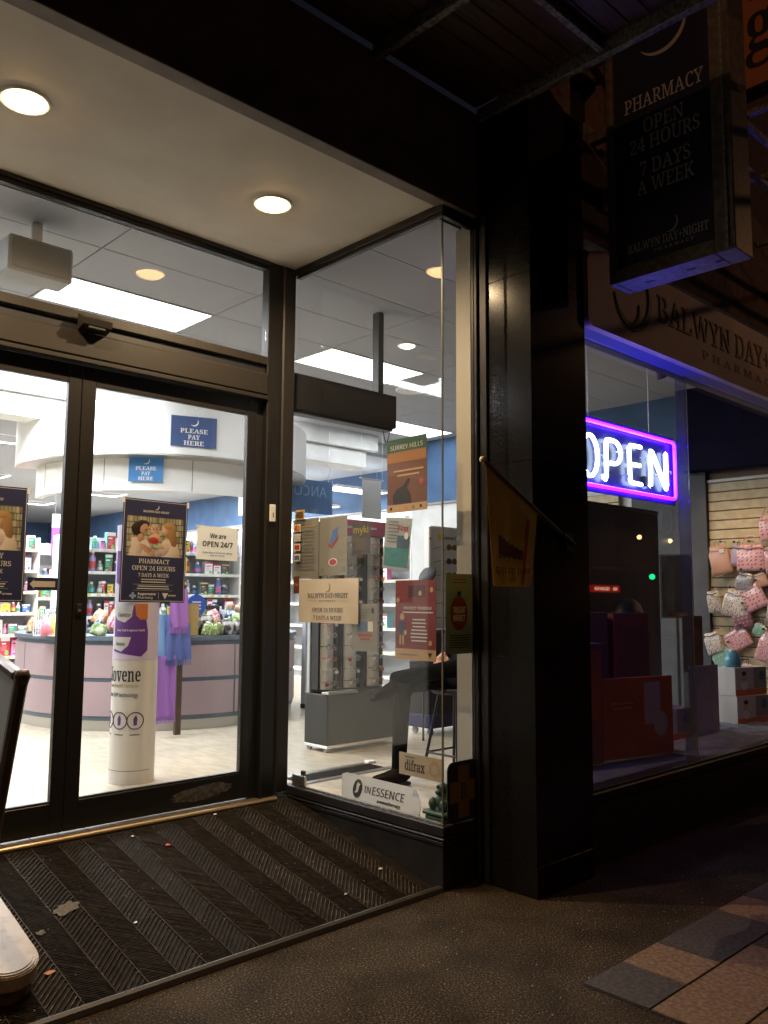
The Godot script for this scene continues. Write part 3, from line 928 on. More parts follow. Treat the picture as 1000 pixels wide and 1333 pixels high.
# ---------------------------------------------------------------- street bay with the neon sign
func build_street_bay() -> void:
	var o := thing("bay_window", "wide street window of two butted glass panes over a dark stall riser", "display window", Vector3(3, 0, 0.3))
	bx(o, "stall_riser", M.dark_paint, 0.80, 6.0, -0.02, 0.36, 0.20, 0.335, 0.004)
	bx(o, "sill", M.bronze, 0.80, 6.0, 0.362, 0.425, 0.18, 0.35, 0.008)
	bx(o, "glazing_bead", M.bronze, 0.80, 6.0, 0.425, 0.437, 0.312, 0.325, 0.002)
	bx(o, "glass", M.glass, 0.80, 2.318, 0.426, 3.205, 0.295, 0.305, 0)
	bx(o, "glass", M.glass, 2.324, 6.0, 0.426, 3.205, 0.295, 0.305, 0)
	bx(o, "silicone_joint", M.silicone, 2.3185, 2.3235, 0.427, 3.204, 0.297, 0.304, 0)
	bx(o, "glass_fin", M.frosted_fin, 2.312, 2.330, 0.43, 3.20, 0.218, 0.290, 0)
	bx(o, "head_frame", M.bronze, 0.80, 6.0, 3.206, 3.24, 0.20, 0.268, 0.003)
	bx(o, "jamb", M.bronze, 0.80, 0.83, 0.426, 3.205, 0.27, 0.33, 0.002)
	# right-hand end of the bay and navy bulkhead inside
	var e := thing("bay_end_wall", "inner side wall of the street window with cream slatwall and navy bulkhead", "wall", Vector3(5.1, FLOOR, -0.7), Basis.IDENTITY, "", "structure")
	bx(e, "core", M.wall_grey, 5.14, 5.3, 0.0, CEIL + 0.15, -1.75, 0.29, 0)
	bx(e, "navy_bulkhead", M.wall_navy, 4.90, 5.14, 2.92, CEIL + 0.1, -1.10, 0.19, 0.003)
	bx(e, "grey_return", M.wall_grey, 5.06, 5.14, FLOOR, 2.92, -1.75, -0.88, 0)
	bx(e, "upper_blue", M.wall_blue, 5.10, 5.14, 2.92, CEIL + 0.1, -1.75, -1.10, 0)
	var y := 0.40
	while y < 2.80:
		bx(e, "slat", M.slat_cream, 5.102, 5.128, y, y + 0.092, -0.875, 0.19, 0.006)
		y += 0.1
	bx(e, "slat_backing", mt("slat_gap", lin(0.16, 0.11, 0.06), 0.7), 5.128, 5.1395, 0.35, 2.90, -0.875, 0.19, 0)
	bx(e, "slat_cap", M.wall_white, 5.09, 5.128, 2.80, 2.83, -0.88, 0.19, 0.003)
	# raised window platform under a grey cloth
	var p := thing("window_platform", "low platform under a crumpled grey cloth in the street window", "platform", Vector3(3.0, FLOOR, -0.15))
	bx(p, "deck", M.wall_grey, 0.95, 5.05, FLOOR, 0.41, -0.62, 0.17, 0.003)
	mi(p, "cloth", cloth_mesh(2.05, 0.86, 46, 20), M.sheet_grey, T(3.55 - 3.0, 0.418 - FLOOR, -0.20 + 0.15))
	# fascia box with lettering, flush with the pillar
	var f := thing("fascia_sign", "pale pink pharmacy fascia sign with a crescent moon over the street window", "sign", Vector3(0.80, 3.205, 0.455))
	var poly := PackedVector2Array()
	for k in 9:
		var an := PI + PI / 2 * k / 8.0
		poly.append(Vector2(0.06 + cos(an) * 0.06, 0.06 + sin(an) * 0.06))
	poly.append(Vector2(8.0, 0))
	poly.append(Vector2(8.0, 0.515))
	for k in 9:
		var an := PI / 2 + PI / 2 * k / 8.0
		poly.append(Vector2(0.25 + cos(an) * 0.25, 0.40 + sin(an) * 0.115))
	mi(f, "panel", prism_mesh(poly, 0.05), M.fascia_pink, T(0, 0, -0.05))
	bl(f, "underside", mt("underside_neon_tint", lin(0.06, 0.07, 0.36), 0.5), 0.01, 8.0, 0.004, 0.020, -0.185, -0.051, 0.002)  # blue spill of the neon is put into the underside colour
	bl(f, "back_box", M.dark_paint, 0.01, 8.0, 0.022, 0.50, -0.21, -0.051, 0.002)
	var dk := mt("fascia_letter", lin(0.06, 0.022, 0.022), 0.6)
	crescent(f, 0.52, 0.30, 0.225, 0.045, -175, 50, dk, 0.0005, 0.008)
	crescent(f, 0.50, 0.215, 0.10, 0.02, -110, 30, dk, 0.0005, 0.008)
	var tt := txt(f, "BALWYN DAY+NIGHT", 2.17, 0.315, 2.66, 0.185, dk, "serif", 0.004)
	tt.scale.z = 4.0
	txt(f, "P H A R M A C Y", 2.15, 0.125, 1.35, 0.06, dk, "serif", 0.002)
	build_neon()

func cloth_mesh(w: float, d: float, nx: int, nz: int) -> Mesh:
	var n := FastNoiseLite.new()
	n.seed = 77
	n.frequency = 2.1
	n.fractal_octaves = 4
	var st := SurfaceTool.new()
	st.begin(Mesh.PRIMITIVE_TRIANGLES)
	st.set_smooth_group(1)
	var P := func(i: int, j: int) -> Vector3:
		var x := (float(i) / nx - 0.5) * w
		var z := (float(j) / nz - 0.5) * d
		var e := minf(minf(i, nx - i) / 3.0, minf(j, nz - j) / 3.0)
		return Vector3(x + n.get_noise_2d(z * 2, 9) * 0.05, 0.004 + (0.022 + 0.04 * absf(n.get_noise_2d(x * 1.3, z * 1.7 + 3))) * clampf(e, 0, 1), z + n.get_noise_2d(x, 5) * 0.03)
	for i in nx:
		for j in nz:
			var a: Vector3 = P.call(i, j)
			var b: Vector3 = P.call(i + 1, j)
			var c: Vector3 = P.call(i + 1, j + 1)
			var e: Vector3 = P.call(i, j + 1)
			for v in [a, b, c, a, c, e]: st.add_vertex(v)
	st.generate_normals()
	return st.commit()

func build_neon() -> void:
	# neon sign hung inside the glass: border and O P E N in white tube
	var o := thing("neon_open_sign", "violet neon OPEN sign with white tube letters hanging in the street window", "neon sign", Vector3(1.64, 2.255, 0.20))
	var w := 1.43
	var h := 0.50
	bl(o, "backing", mt("neon_acrylic", lin(0.06, 0.055, 0.11), 0.22), -w / 2, w / 2, 0, h, -0.035, -0.027, 0.002)
	var rr := round_rect(w - 0.09, h - 0.08, 0.035, 5)
	var pts := PackedVector3Array()
	for p in rr: pts.append(Vector3(p.x, p.y + h / 2, 0))
	mi(o, "border_tube", tube_mesh(pts, 0.0125, 8, true), M.neon_violet)
	var y := 0.102
	var c := 0.258
	var r := 0.0145
	var pO := PackedVector3Array()
	for i in 28:
		pO.append(Vector3(-0.458 + cos(TAU * i / 28) * 0.092, y + c / 2 + sin(TAU * i / 28) * c * 0.52, 0))
	mi(o, "letter_tube", tube_mesh(pO, r, 8, true), M.neon_white)
	# P with its hooked foot
	var pP := PackedVector3Array([Vector3(-0.300, y + 0.022, 0), Vector3(-0.296, y - 0.004, 0), Vector3(-0.278, y - 0.012, 0), Vector3(-0.264, y + 0.006, 0), Vector3(-0.262, y + 0.05, 0), Vector3(-0.262, y + c - 0.02, 0), Vector3(-0.252, y + c, 0), Vector3(-0.215, y + c + 0.004, 0)])
	for i in 11:
		var an := PI / 2 - PI * i / 10
		pP.append(Vector3(-0.165 + cos(an) * 0.085, y + c * 0.71 + sin(an) * c * 0.30, 0))
	pP.append(Vector3(-0.215, y + c * 0.41, 0))
	mi(o, "letter_tube", tube_mesh(pP, r, 8), M.neon_white)
	mi(o, "letter_tube", tube_mesh(PackedVector3Array([Vector3(0.192, y + c + 0.004, -0.006), Vector3(0.175, y + c + 0.006, 0), Vector3(0.045, y + c + 0.002, 0), Vector3(0.028, y + c - 0.014, 0), Vector3(0.030, y + c * 0.52, 0), Vector3(0.036, y + 0.018, 0), Vector3(0.05, y + 0.002, 0), Vector3(0.180, y, 0), Vector3(0.192, y, -0.006)]), r, 8), M.neon_white)
	mi(o, "letter_tube", tube_mesh(PackedVector3Array([Vector3(0.045, y + c * 0.50, -0.002), Vector3(0.165, y + c * 0.51, 0), Vector3(0.176, y + c * 0.51, -0.008)]), r, 8), M.neon_white)
	mi(o, "letter_tube", tube_mesh(PackedVector3Array([Vector3(0.306, y - 0.004, -0.008), Vector3(0.310, y + 0.004, 0), Vector3(0.318, y + c - 0.03, 0), Vector3(0.324, y + c, 0), Vector3(0.338, y + c - 0.008, 0), Vector3(0.520, y + 0.016, 0), Vector3(0.532, y + 0.002, 0), Vector3(0.540, y + 0.022, 0), Vector3(0.534, y + c, 0), Vector3(0.530, y + c + 0.006, -0.008)]), r * 1.1, 8), M.neon_white)
	for q in [[-0.10, 0.30], [-0.02, 0.15], [0.0, 0.34], [0.22, 0.30], [0.42, 0.20], [-0.33, 0.25], [0.58, 0.24]]:
		rod(o, "clip", M.white, Vector3(q[0], q[1], -0.03), Vector3(q[0] + 0.03, q[1], 0.0), 0.004, 6)
		rod(o, "clip", M.white, Vector3(q[0] + 0.03, q[1] - 0.02, 0.0), Vector3(q[0] + 0.03, q[1], 0.0), 0.004, 6)
	for x in [-0.42, 0.36]:
		rod(o, "hanging_wire", M.steel, Vector3(x, h, -0.03), Vector3(x, CEIL - 2.255, -0.03), 0.003, 6)
	bl(o, "transformer", M.ink, 0.235, 0.285, 0.10, 0.17, -0.026, -0.006, 0.004)

# ---------------------------------------------------------------- verandah and blade signs
func build_verandah() -> void:
	var o := thing("verandah", "dark timber-lined verandah with steel bars over the footpath", "verandah", Vector3(-4, 4.5, 0.05))
	# lining boards run along the facade
	var z := 0.062
	while z < 2.45:
		bx(o, "lining_board", M.board, -11.0, 0.232, 4.505, 4.525, z, z + 0.112, 0.004)
		z += 0.116
	bx(o, "roof_sheet", M.dark_paint, -11.0, 0.225, 4.53, 4.60, 0.05, 2.5, 0)
	# steel frame bars under the lining
	for x in [0.235, -0.62, -1.82, -3.02, -4.22]:
		bx(o, "cross_bar", M.old_steel, x, x + 0.045, 4.42, 4.504, 0.062, 2.48, 0.004)
	bx(o, "long_bar", M.old_steel, -11.0, 0.234, 4.445, 4.503, 0.905, 0.945, 0.004)
	bx(o, "long_bar", M.old_steel, -11.0, 0.234, 4.445, 4.503, 1.72, 1.76, 0.004)
	bx(o, "edge_beam", M.old_steel, -11.0, 0.28, 4.40, 4.66, 2.482, 2.55, 0.006)
	bx(o, "end_plate", M.old_steel, 0.2825, 0.290, 4.44, 4.66, 0.43, 2.48, 0.002)
	# open awning frame further along
	var a := thing("awning_frame", "open steel awning frame beyond the pharmacy blade sign", "awning frame", Vector3(3.5, 4.5, 0.44))
	for x in [1.46, 2.30, 3.4, 4.6]:
		bx(a, "cross_bar", M.old_steel, x, x + 0.035, 4.49, 4.53, 0.42, 2.4, 0.003)
	for zz in [0.90, 1.13, 2.36]:
		bx(a, "long_bar", M.old_steel, 1.2, 6.2, 4.452, 4.488, zz, zz + 0.035, 0.003)
	# blade sign
	var s := thing("blade_sign", "tall navy pharmacy blade sign in a grey metal box hung off the wall", "sign", Vector3(0.85, 3.42, 0.96), RET)
	var w := 0.762
	var h := 1.70
	bl(s, "box_frame", M.sign_frame, -w / 2, -w / 2 + 0.045, 0, h, -0.20, 0.012, 0.004)
	bl(s, "box_frame", M.sign_frame, w / 2 - 0.115, w / 2, 0, h, -0.20, 0.010, 0.004)
	bl(s, "box_frame", M.sign_frame, -w / 2 + 0.045, w / 2 - 0.115, 0, 0.085, -0.20, 0.011, 0.004)
	bl(s, "box_frame", M.sign_frame, -w / 2 + 0.045, w / 2 - 0.115, h - 0.06, h, -0.20, 0.011, 0.004)
	bl(s, "face_panel", mt("blade_navy", lin(0.018, 0.017, 0.050), 0.5), -w / 2 + 0.045, w / 2 - 0.115, 0.085, h - 0.06, -0.18, -0.012, 0)
	bl(s, "corner_trim", M.old_steel, w / 2 - 0.05, w / 2 - 0.035, 0.02, h, 0.0105, 0.02, 0.002)
	for q in [-0.2, 0.05, 0.22]:
		bl(s, "drain_slot", M.ink, q, q + 0.05, -0.002, 0.001, -0.11, -0.09, 0)
	var ink := mt("blade_ink", lin(0.50, 0.48, 0.44), 0.6)
	var cz := -0.02
	for t in [["PHARMACY", 4.491, 0.49, 0.088], ["OPEN", 4.333, 0.25, 0.088], ["24 HOURS", 4.226, 0.43, 0.088], ["7 DAYS", 4.074, 0.31, 0.088], ["A WEEK", 3.962, 0.35, 0.088], ["BALWYN DAY+NIGHT", 3.610, 0.49, 0.052]]:
		txt(s, t[0], cz, t[1] - 3.42, t[2], t[3], ink, "serif", -0.0105)
	txt(s, "P H A R M A C Y", cz + 0.04, 3.560 - 3.42, 0.24, 0.018, ink, "serif", -0.0105)
	crescent(s, -0.02, 4.885 - 3.42, 0.155, 0.026, -150, 25, ink, -0.0115, 0.002)
	crescent(s, 0.0, 3.69 - 3.42, 0.05, 0.01, -120, 60, ink, -0.0115, 0.002)
	# brackets to the wall
	for yy in [0.98, 1.50]:
		bl(s, "bracket_arm", M.sign_frame, -0.555, -w / 2, yy, yy + 0.07, -0.11, -0.05, 0.004)
		bl(s, "wall_plate", M.sign_frame, -0.56, -0.545, yy - 0.06, yy + 0.13, -0.15, -0.01, 0.003)
	# neighbour's orange sign
	var n := thing("orange_sign", "orange neighbouring shop sign with dark letters high above the footpath", "sign", Vector3(2.2, 5.10, 1.35), RET)
	bl(n, "panel", mt("sign_orange", lin(0.50, 0.17, 0.06), 0.55), -0.50, 0.55, 0.03, 1.3, -0.10, 0, 0.004)
	bl(n, "frame", M.bronze, -0.52, 0.57, 0, 0.03, -0.12, 0.01, 0.003)
	bl(n, "frame", M.bronze, -0.52, -0.50, 0.03, 1.32, -0.12, 0.01, 0.003)
	txt(n, "g", -0.36, 0.37, 0.22, 0.42, M.ink, "serifb", 0.002)
	txt(n, "Me", -0.28, 0.72, 0.30, 0.10, M.ink, "sans", 0.002)
	for zz in [-0.3, 0.4]:
		bl(n, "hanger", M.bronze, zz, zz + 0.03, 1.30, 1.9, -0.07, -0.04, 0.002)

# ---------------------------------------------------------------- shop ceiling, bulkheads, lights
func light_panel(x: float, y: float, z: float, label: String, e: float, w := 1.18, d := 0.57) -> void:
	var o := thing("ceiling_light_panel", label, "ceiling light", Vector3(x, y, z), Basis.IDENTITY, "fluorescent ceiling panels")
	bl(o, "frame", M.white, -w / 2 - 0.012, w / 2 + 0.012, -0.008, 0.03, d / 2, d / 2 + 0.012, 0.002)
	bl(o, "frame", M.white, -w / 2 - 0.012, w / 2 + 0.012, -0.008, 0.03, -d / 2 - 0.012, -d / 2, 0.002)
	bl(o, "frame", M.white, -w / 2 - 0.012, -w / 2, -0.008, 0.03, -d / 2, d / 2, 0.002)
	bl(o, "frame", M.white, w / 2, w / 2 + 0.012, -0.008, 0.03, -d / 2, d / 2, 0.002)
	bl(o, "diffuser", M.tube_panel, -w / 2, w / 2, 0.006, 0.012, -d / 2, d / 2, 0)
	var l := AreaLight3D.new()
	l.name = "panel_light"
	o.add_child(l)
	l.area_size = Vector2(w, d)
	l.area_normalize_energy = true
	l.transform = T(0, 0.002, 0, Basis(Vector3.RIGHT, -PI / 2))
	l.light_energy = e
	l.light_color = Color(0.965, 0.985, 1.0)
	l.area_range = 25.0
	l.shadow_enabled = true

func build_interior_setting() -> void:
	# suspended ceiling of 1.22 x 0.6 tiles; gaps where lights and the post sit
	var c := thing("shop_ceiling", "suspended tile ceiling of the shop with square fluorescent panels", "ceiling", Vector3(0, CEIL, -3), Basis.IDENTITY, "", "structure")
	bx(c, "plenum", M.ink, -9, 0.26, CEIL + 0.06, CEIL + 0.10, -5.4, DOOR_Z - 0.06, 0)
	bx(c, "plenum", M.ink, 0.035, 5.7, CEIL + 0.0605, CEIL + 0.1005, -5.4, -0.06, 0)
	bx(c, "plenum", M.ink, 0.82, 5.7, CEIL + 0.061, CEIL + 0.101, -0.06, 0.19, 0)
	var lights := [[-0, 2], [1, 2], [3, 5], [-2, 2], [-1, 5], [1, 5], [-3, 5], [3, 2]]
	# tile index k spans x = 0.02 + 1.22 k .. ; row j spans z = -1.28 - 0.6 j ..
	var lit := []
	for i in range(-5, 5):
		for j in range(-3, 7):
			var x0 := 0.02 + 1.22 * i
			var x1 := x0 + 1.22
			var z1 := -1.28 - 0.6 * j
			var z0 := z1 - 0.6
			if i < 0 and z1 > DOOR_Z - 0.05:
				if z0 > DOOR_Z - 0.1:
					continue
				z1 = DOOR_Z - 0.06
			if x1 > 5.10:
				x1 = 5.10
			if z0 < -5.20:
				z0 = -5.2
			if z1 > 0.18:
				z1 = 0.18
			if i == 0 and z1 > -0.03:
				bx(c, "ceiling_tile", M.tile_white, 0.84, x1 - 0.004, CEIL, CEIL + 0.014, z0 + 0.004, z1 - 0.004, 0)
				x1 = 0.80
				x0 = 0.05
				z1 = -0.13
			if x1 - x0 < 0.05 or z1 - z0 < 0.05:
				continue
			if [i, j] in [[-1, 2], [1, 2], [3, 5], [-3, 2], [-1, 5], [1, 5], [-3, 5]]:
				lit.append([(x0 + x1) / 2, (z0 + z1) / 2, x1 - x0, z1 - z0])
				continue
			bx(c, "ceiling_tile", M.tile_white, x0 + 0.004, x1 - 0.004, CEIL, CEIL + 0.014, z0 + 0.004, z1 - 0.004, 0)
	var names := ["first", "second"]
	var n := 0
	for l in lit:
		var where := "lit fluorescent ceiling panel at x %d" % n
		var lab := "lit rectangular ceiling panel "
		if l[1] > -1.5: lab += "above the neon sign window"
		elif l[0] < -2: lab += "past the left sliding door, %s row" % ("front" if l[1] > -4 else "rear")
		elif l[0] < 0: lab += "behind the door transom, %s row" % ("front" if l[1] > -4 else "rear")
		elif l[0] < 3: lab += "seen through the corner window, %s row" % ("front" if l[1] > -4 else "rear")
		else: lab += "beside the blue wall, %s row" % ("front" if l[1] > -4 else "rear")
		light_panel(l[0], CEIL, l[1], lab, (4.0 if l[0] < 0 else 1.5) if l[1] > -4 else (16.0 if l[0] < 3 else 1.0), l[2] - 0.04, l[3] - 0.04)
		n += 1
	# small fittings in the ceiling
	for d in [[1.686, -1.975, "lit downlight beside the door track post"]]:
		var o := thing("shop_downlight", d[2], "downlight", Vector3(d[0], CEIL, d[1]), Basis.IDENTITY, "shop downlights")
		mi(o, "trim_ring", lathe_mesh(PackedVector2Array([Vector2(0.068, 0.002), Vector2(0.072, -0.007), Vector2(0.084, -0.006), Vector2(0.090, -0.0005)]), 28), M.white)
		mi(o, "lamp_lens", lathe_mesh(PackedVector2Array([Vector2(0.0, -0.024), Vector2(0.04, -0.020), Vector2(0.062, -0.010), Vector2(0.068, -0.002), Vector2(0.068, -0.001), Vector2(0.0, -0.001)]), 24), M.lamp_shop)
		var l := SpotLight3D.new()
		l.name = "lamp_light"
		o.add_child(l)
		l.transform = T(0, -0.012, 0, Basis(Vector3.RIGHT, -PI / 2))
		l.light_energy = 1.2
		l.spot_angle = 55
		l.light_color = Color(1.0, 0.88, 0.72)
		l.light_size = 0.008
		l.spot_range = 12
		l.spot_attenuation = 2.0
		l.shadow_enabled = true
	var v := thing("air_diffuser", "round white air diffuser in the shop ceiling", "diffuser", Vector3(2.75, CEIL, -2.95) if false else Vector3(2.83, CEIL, -3.05))
	for r in [0.06, 0.10, 0.14]:
		mi(v, "ring", lathe_mesh(PackedVector2Array([Vector2(r, -0.003), Vector2(r + 0.012, -0.014), Vector2(r + 0.032, -0.012), Vector2(r + 0.036, -0.001)]), 28), M.white)
	mi(v, "hub", cyl_mesh(0.03, 0.05, 0.012), M.white, T(0, -0.007, 0))
	# stepped white bulkhead down to the lower rear ceiling
	var b := thing("stepped_bulkhead", "white stepped bulkhead dropping to the lower ceiling at the back", "bulkhead", Vector3(0, CEIL, -5.3), Basis.IDENTITY, "", "structure")
	bx(b, "upper_step", M.wall_white, -9, 4.35, 3.58, CEIL + 0.05, -5.30, -5.20, 0.004)
	bx(b, "lower_step", M.wall_white, -9, 4.20, 3.35, 3.574, -5.60, -5.28, 0.004)
	bx(b, "shadow_reveal", M.wall_grey, -9, 4.20, 3.575, 3.60, -5.60, -5.301, 0)
	bx(b, "rear_soffit", M.tile_white, -9, 5.70, CEIL_REAR, CEIL_REAR + 0.05, -20.05, -5.601, 0)
	bx(b, "side_soffit", M.tile_white, 4.36, 5.10, CEIL, CEIL + 0.04, -5.60, -5.20, 0)
	bx(b, "side_face", M.wall_white, 4.36, 5.70, CEIL_REAR + 0.001, CEIL + 0.05, -5.66, -5.605, 0)
	for q in [[2.6, -8.0], [2.9, -10.6], [0.4, -8.0], [3.6, -12.6], [1.0, -11.6], [-2.5, -8.0], [-2.0, -12.0], [4.8, -9.6], [3.2, -15.2], [0.0, -15.0], [-5.0, -10.0]]:
		var lab := "lit ceiling panel at the back of the shop, %s row in, %s along" % [ordinal(maxi(1, roundi((-q[1] - 6.5) / 1.3))), ordinal(roundi(q[0] + 6))]
		light_panel(q[0], CEIL_REAR - 0.003, q[1], lab, 18.0)
	# two suspended battens by the blue wall, and spotlights that light the slatwall
	for q in [[4.95, 3.2, -6.35, "nearer"], [5.0, 3.08, -7.6, "farther"]]:
		light_panel(q[0], q[1], q[2], "suspended lit panel beside the blue wall, the %s one" % q[3], 1.6, 1.05, 0.42)
		var hp := thing("panel_hanger", "pair of thin wires holding the %s suspended panel" % q[3], "wire", Vector3(q[0], q[1] + 0.03, q[2]))
		for x in [-0.45, 0.45]:
			rod(hp, "wire", M.steel, Vector3(x, 0, 0), Vector3(x, CEIL_REAR - q[1] - 0.03, 0), 0.002, 5)
	for q in [[-0.25, "nearer the glass"], [-0.75, "farther from the glass"]]:
		var at := Vector3(3.95, CEIL - 0.10, q[0])
		var aim := (Vector3(5.1, 1.55, q[0]) - at).normalized()
		var bb := Basis(Vector3.BACK, aim.cross(Vector3.BACK) * -1.0, aim * -1.0)
		bb = Basis.looking_at(aim, Vector3.BACK)
		var o := thing("track_spotlight", "small black ceiling spotlight aimed at the slatwall, %s" % q[1], "spotlight", at, bb, "slatwall spotlights")
		mi(o, "can", lathe_mesh(PackedVector2Array([Vector2(0.0, -0.09), Vector2(0.035, -0.085), Vector2(0.045, 0.0), Vector2(0.042, 0.0), Vector2(0.038, -0.03)]), 18), M.ink, Transform3D(Basis(Vector3.RIGHT, -PI / 2), Vector3.ZERO))
		mi(o, "lamp_lens", lathe_mesh(PackedVector2Array([Vector2(0, -0.028), Vector2(0.036, -0.028), Vector2(0.036, -0.012), Vector2(0.0, -0.008)]), 16), M.lamp_shop, Transform3D(Basis(Vector3.RIGHT, -PI / 2), Vector3.ZERO))
		var st := rod(o, "stem", M.ink, bb.inverse() * Vector3(0, 0.01, 0), bb.inverse() * Vector3(0, 0.10, 0), 0.008, 8)
		var l := SpotLight3D.new()
		l.name = "lamp_light"
		o.add_child(l)
		l.position = Vector3(0, 0, 0.018)
		l.light_energy = 5.0
		l.spot_angle = 24
		l.light_color = Color(1.0, 0.86, 0.66)
		l.light_size = 0.008
		l.spot_range = 8
		l.spot_attenuation = 2.0
		l.shadow_enabled = true
	# speaker box and hanging green sign
	var s := thing("wall_speaker", "grey box speaker fixed high up inside the door transom", "speaker", Vector3(-1.64, 3.44, -1.75))
	bl(s, "cabinet", mt("speaker_grey", lin(0.36, 0.36, 0.35), 0.7), -0.19, 0.19, 0, 0.215, -0.16, 0.04, 0.012)
	bl(s, "grille", mt("speaker_grille", lin(0.28, 0.28, 0.27), 0.9), -0.17, 0.17, 0.02, 0.195, 0.04, 0.046, 0.004)
	bl(s, "bracket", M.white, -0.03, 0.03, 0.215, 0.358, -0.09, -0.05, 0.003)
	var gs := thing("hanging_board", "black hanging board with green lettering near the shop ceiling", "sign", Vector3(0.99, 3.50, -5.05) , ry(-18))
	bl(gs, "board", M.ink, -0.24, 0.24, 0, 0.17, -0.01, 0.01, 0.002, Basis(Vector3.BACK, 0.0))
	txt(gs, "m", 0.02, 0.08, 0.20, 0.11, mt("lime", lin(0.36, 0.50, 0.05), 0.6), "sansb", 0.012)
	for x in [-0.18, 0.18]:
		rod(gs, "hanging_wire", M.steel, Vector3(x, 0.17, 0), Vector3(x, 0.298, 0), 0.002, 6)

# ---------------------------------------------------------------- street: lamp, lights, far side (they show in reflections)
func build_street() -> void:
	for q in [[-6.6, 3.75, 7.0, "tall grey street lamp at the kerb on the left of the shop"], [13.5, 3.75, 6.0, "tall grey street lamp added out of view on the right kerb to light the fascia"]]:  # the right-hand lamp is added, out of view, to brighten the fascia
		var o := thing("street_lamp", q[3], "street lamp", Vector3(q[0], 0, q[1]), Basis.IDENTITY, "street lamps along the kerb")
		mi(o, "pole", cyl_mesh(0.09, 0.055, 7.6, 16), M.old_steel, T(0, 3.8, 0))
		mi(o, "base_plate", cyl_mesh(0.18, 0.17, 0.05, 16), M.old_steel, T(0, 0.025, 0))
		rod(o, "arm", M.old_steel, Vector3(0, 7.5, 0), Vector3(0.0, 7.9, 1.2), 0.035)
		var hd := bl(o, "head", M.old_steel, -0.14, 0.14, 7.86, 7.98, 1.1, 1.75, 0.03)
		bl(hd, "lamp_lens", glow("lamp_street", Color(1.0, 0.62, 0.30), 9.0), -0.11, 0.11, -0.085, -0.062, -0.22, 0.27, 0.004)
		var l := OmniLight3D.new()
		l.name = "lamp_light"
		o.add_child(l)
		l.position = Vector3(0, 7.76, 1.45)
		l.light_energy = q[2]
		l.light_color = Color(1.0, 0.73, 0.52)
		l.light_size = 0.10
		l.omni_range = 60
		l.omni_attenuation = 2.0
		l.shadow_enabled = true
	# traffic light across the road
	var t := thing("traffic_light", "traffic light showing green on a pole across the road", "traffic light", Vector3(25.0, 0, 13.1), ry(61))
	mi(t, "pole", cyl_mesh(0.06, 0.05, 3.4, 12), M.old_steel, T(0, 1.7 - 0.14, 0))
	bl(t, "housing", M.ink, -0.20, 0.20, 2.25, 3.25, -0.30, -0.06, 0.02)
	for k in 3:
		var m: Material = [glow("signal_green", Color(0.05, 1.0, 0.62), 9.0), mt("signal_amber", lin(0.08, 0.05, 0.01), 0.4), mt("signal_red", lin(0.08, 0.01, 0.01), 0.4)][k]
		mi(t, "signal_lens", cyl_mesh(0.11, 0.11, 0.03, 20), m, T(0, 2.44 + 0.30 * k, -0.31, Basis(Vector3.RIGHT, PI / 2)))
		mi(t, "visor", lathe_mesh(PackedVector2Array([Vector2(0.12, 0), Vector2(0.125, 0.16), Vector2(0.12, 0.16), Vector2(0.115, 0)]), 16), M.ink, T(0, 2.44 + 0.30 * k, -0.30, Basis(Vector3.RIGHT, -PI / 2)))
	# building across the road with a lit red sign
	var b := thing("shop_building", "dark two-storey shop building across the road with a lit red sign band", "building", Vector3(22, 0, 21))
	bl(b, "wall", M.render_brown, -40, 12.0, 0, 6.5, -1.0, 6, 0)
	bl(b, "awning", M.dark_paint, -40, 12.0, 3.0, 3.25, -4.0, -1.0, 0.02)
	bl(b, "parapet", M.dark_paint, -40, 12.2, 6.5, 6.9, -1.2, -0.6, 0.02)
	for k in 9:
		bl(b, "window", M.ink, 9.0 - k * 3.0, 10.4 - k * 3.0, 4.2, 5.6, -1.05, -1.0, 0.01)
		bl(b, "shop_window", M.navy_deep, 8.4 - k * 3.0, 10.8 - k * 3.0, 0.5, 2.7, -1.06, -1.0, 0.01)
	var sg := thing("lit_shop_sign", "small lit red shop sign across the road", "sign", Vector3(31.3, 1.95, 19.0))
	bl(sg, "light_box", glow("sign_red", Color(1.0, 0.04, 0.03), 1.6), -1.25, 1.25, 0, 0.34, -0.06, 0.06, 0.02)
	for x in [-0.8, -0.35, 0.1, 0.8]:
		bl(sg, "lit_letter", glow("sign_white", Color(1.0, 0.75, 0.6), 5.0), x - 0.18, x + 0.18, 0.1, 0.24, -0.075, -0.062, 0.004)
	for x in [-1.0, 1.0]:
		bl(sg, "hanger", M.ink, x - 0.02, x + 0.02, 0.34, 1.05, -0.02, 0.02, 0)
	for q in [[34.2, 4.7, 18.8, "small warm lamp under the eaves across the road"], [37.5, 4.7, 18.9, "second small warm lamp across the road"]]:
		var w := thing("wall_lamp", q[3], "wall lamp", Vector3(q[0], q[1], q[2]))
		mi(w, "lamp_globe", lathe_mesh(PackedVector2Array([Vector2(0, -0.12), Vector2(0.09, -0.08), Vector2(0.12, 0), Vector2(0.09, 0.08), Vector2(0, 0.12)]), 14), M.lamp_warm)
		bl(w, "bracket", M.ink, -0.03, 0.03, -0.03, 0.03, 0.1, 1.4, 0.004)
	# a second block closes the view further along
	var b2 := thing("corner_building", "dark brick building on the corner further along across the road", "building", Vector3(44, 0, 24))
	bl(b2, "wall", M.dark_paint, -8, 14, 0, 8.5, -5.0, 6, 0)
	bl(b2, "parapet", M.ink, -8.2, 14.2, 8.5, 8.9, -5.2, -4.4, 0.02)
	for k in 4:
		bl(b2, "window", M.ink, -6.0 + k * 4.0, -4.4 + k * 4.0, 4.6, 6.4, -5.06, -5.0, 0.01)

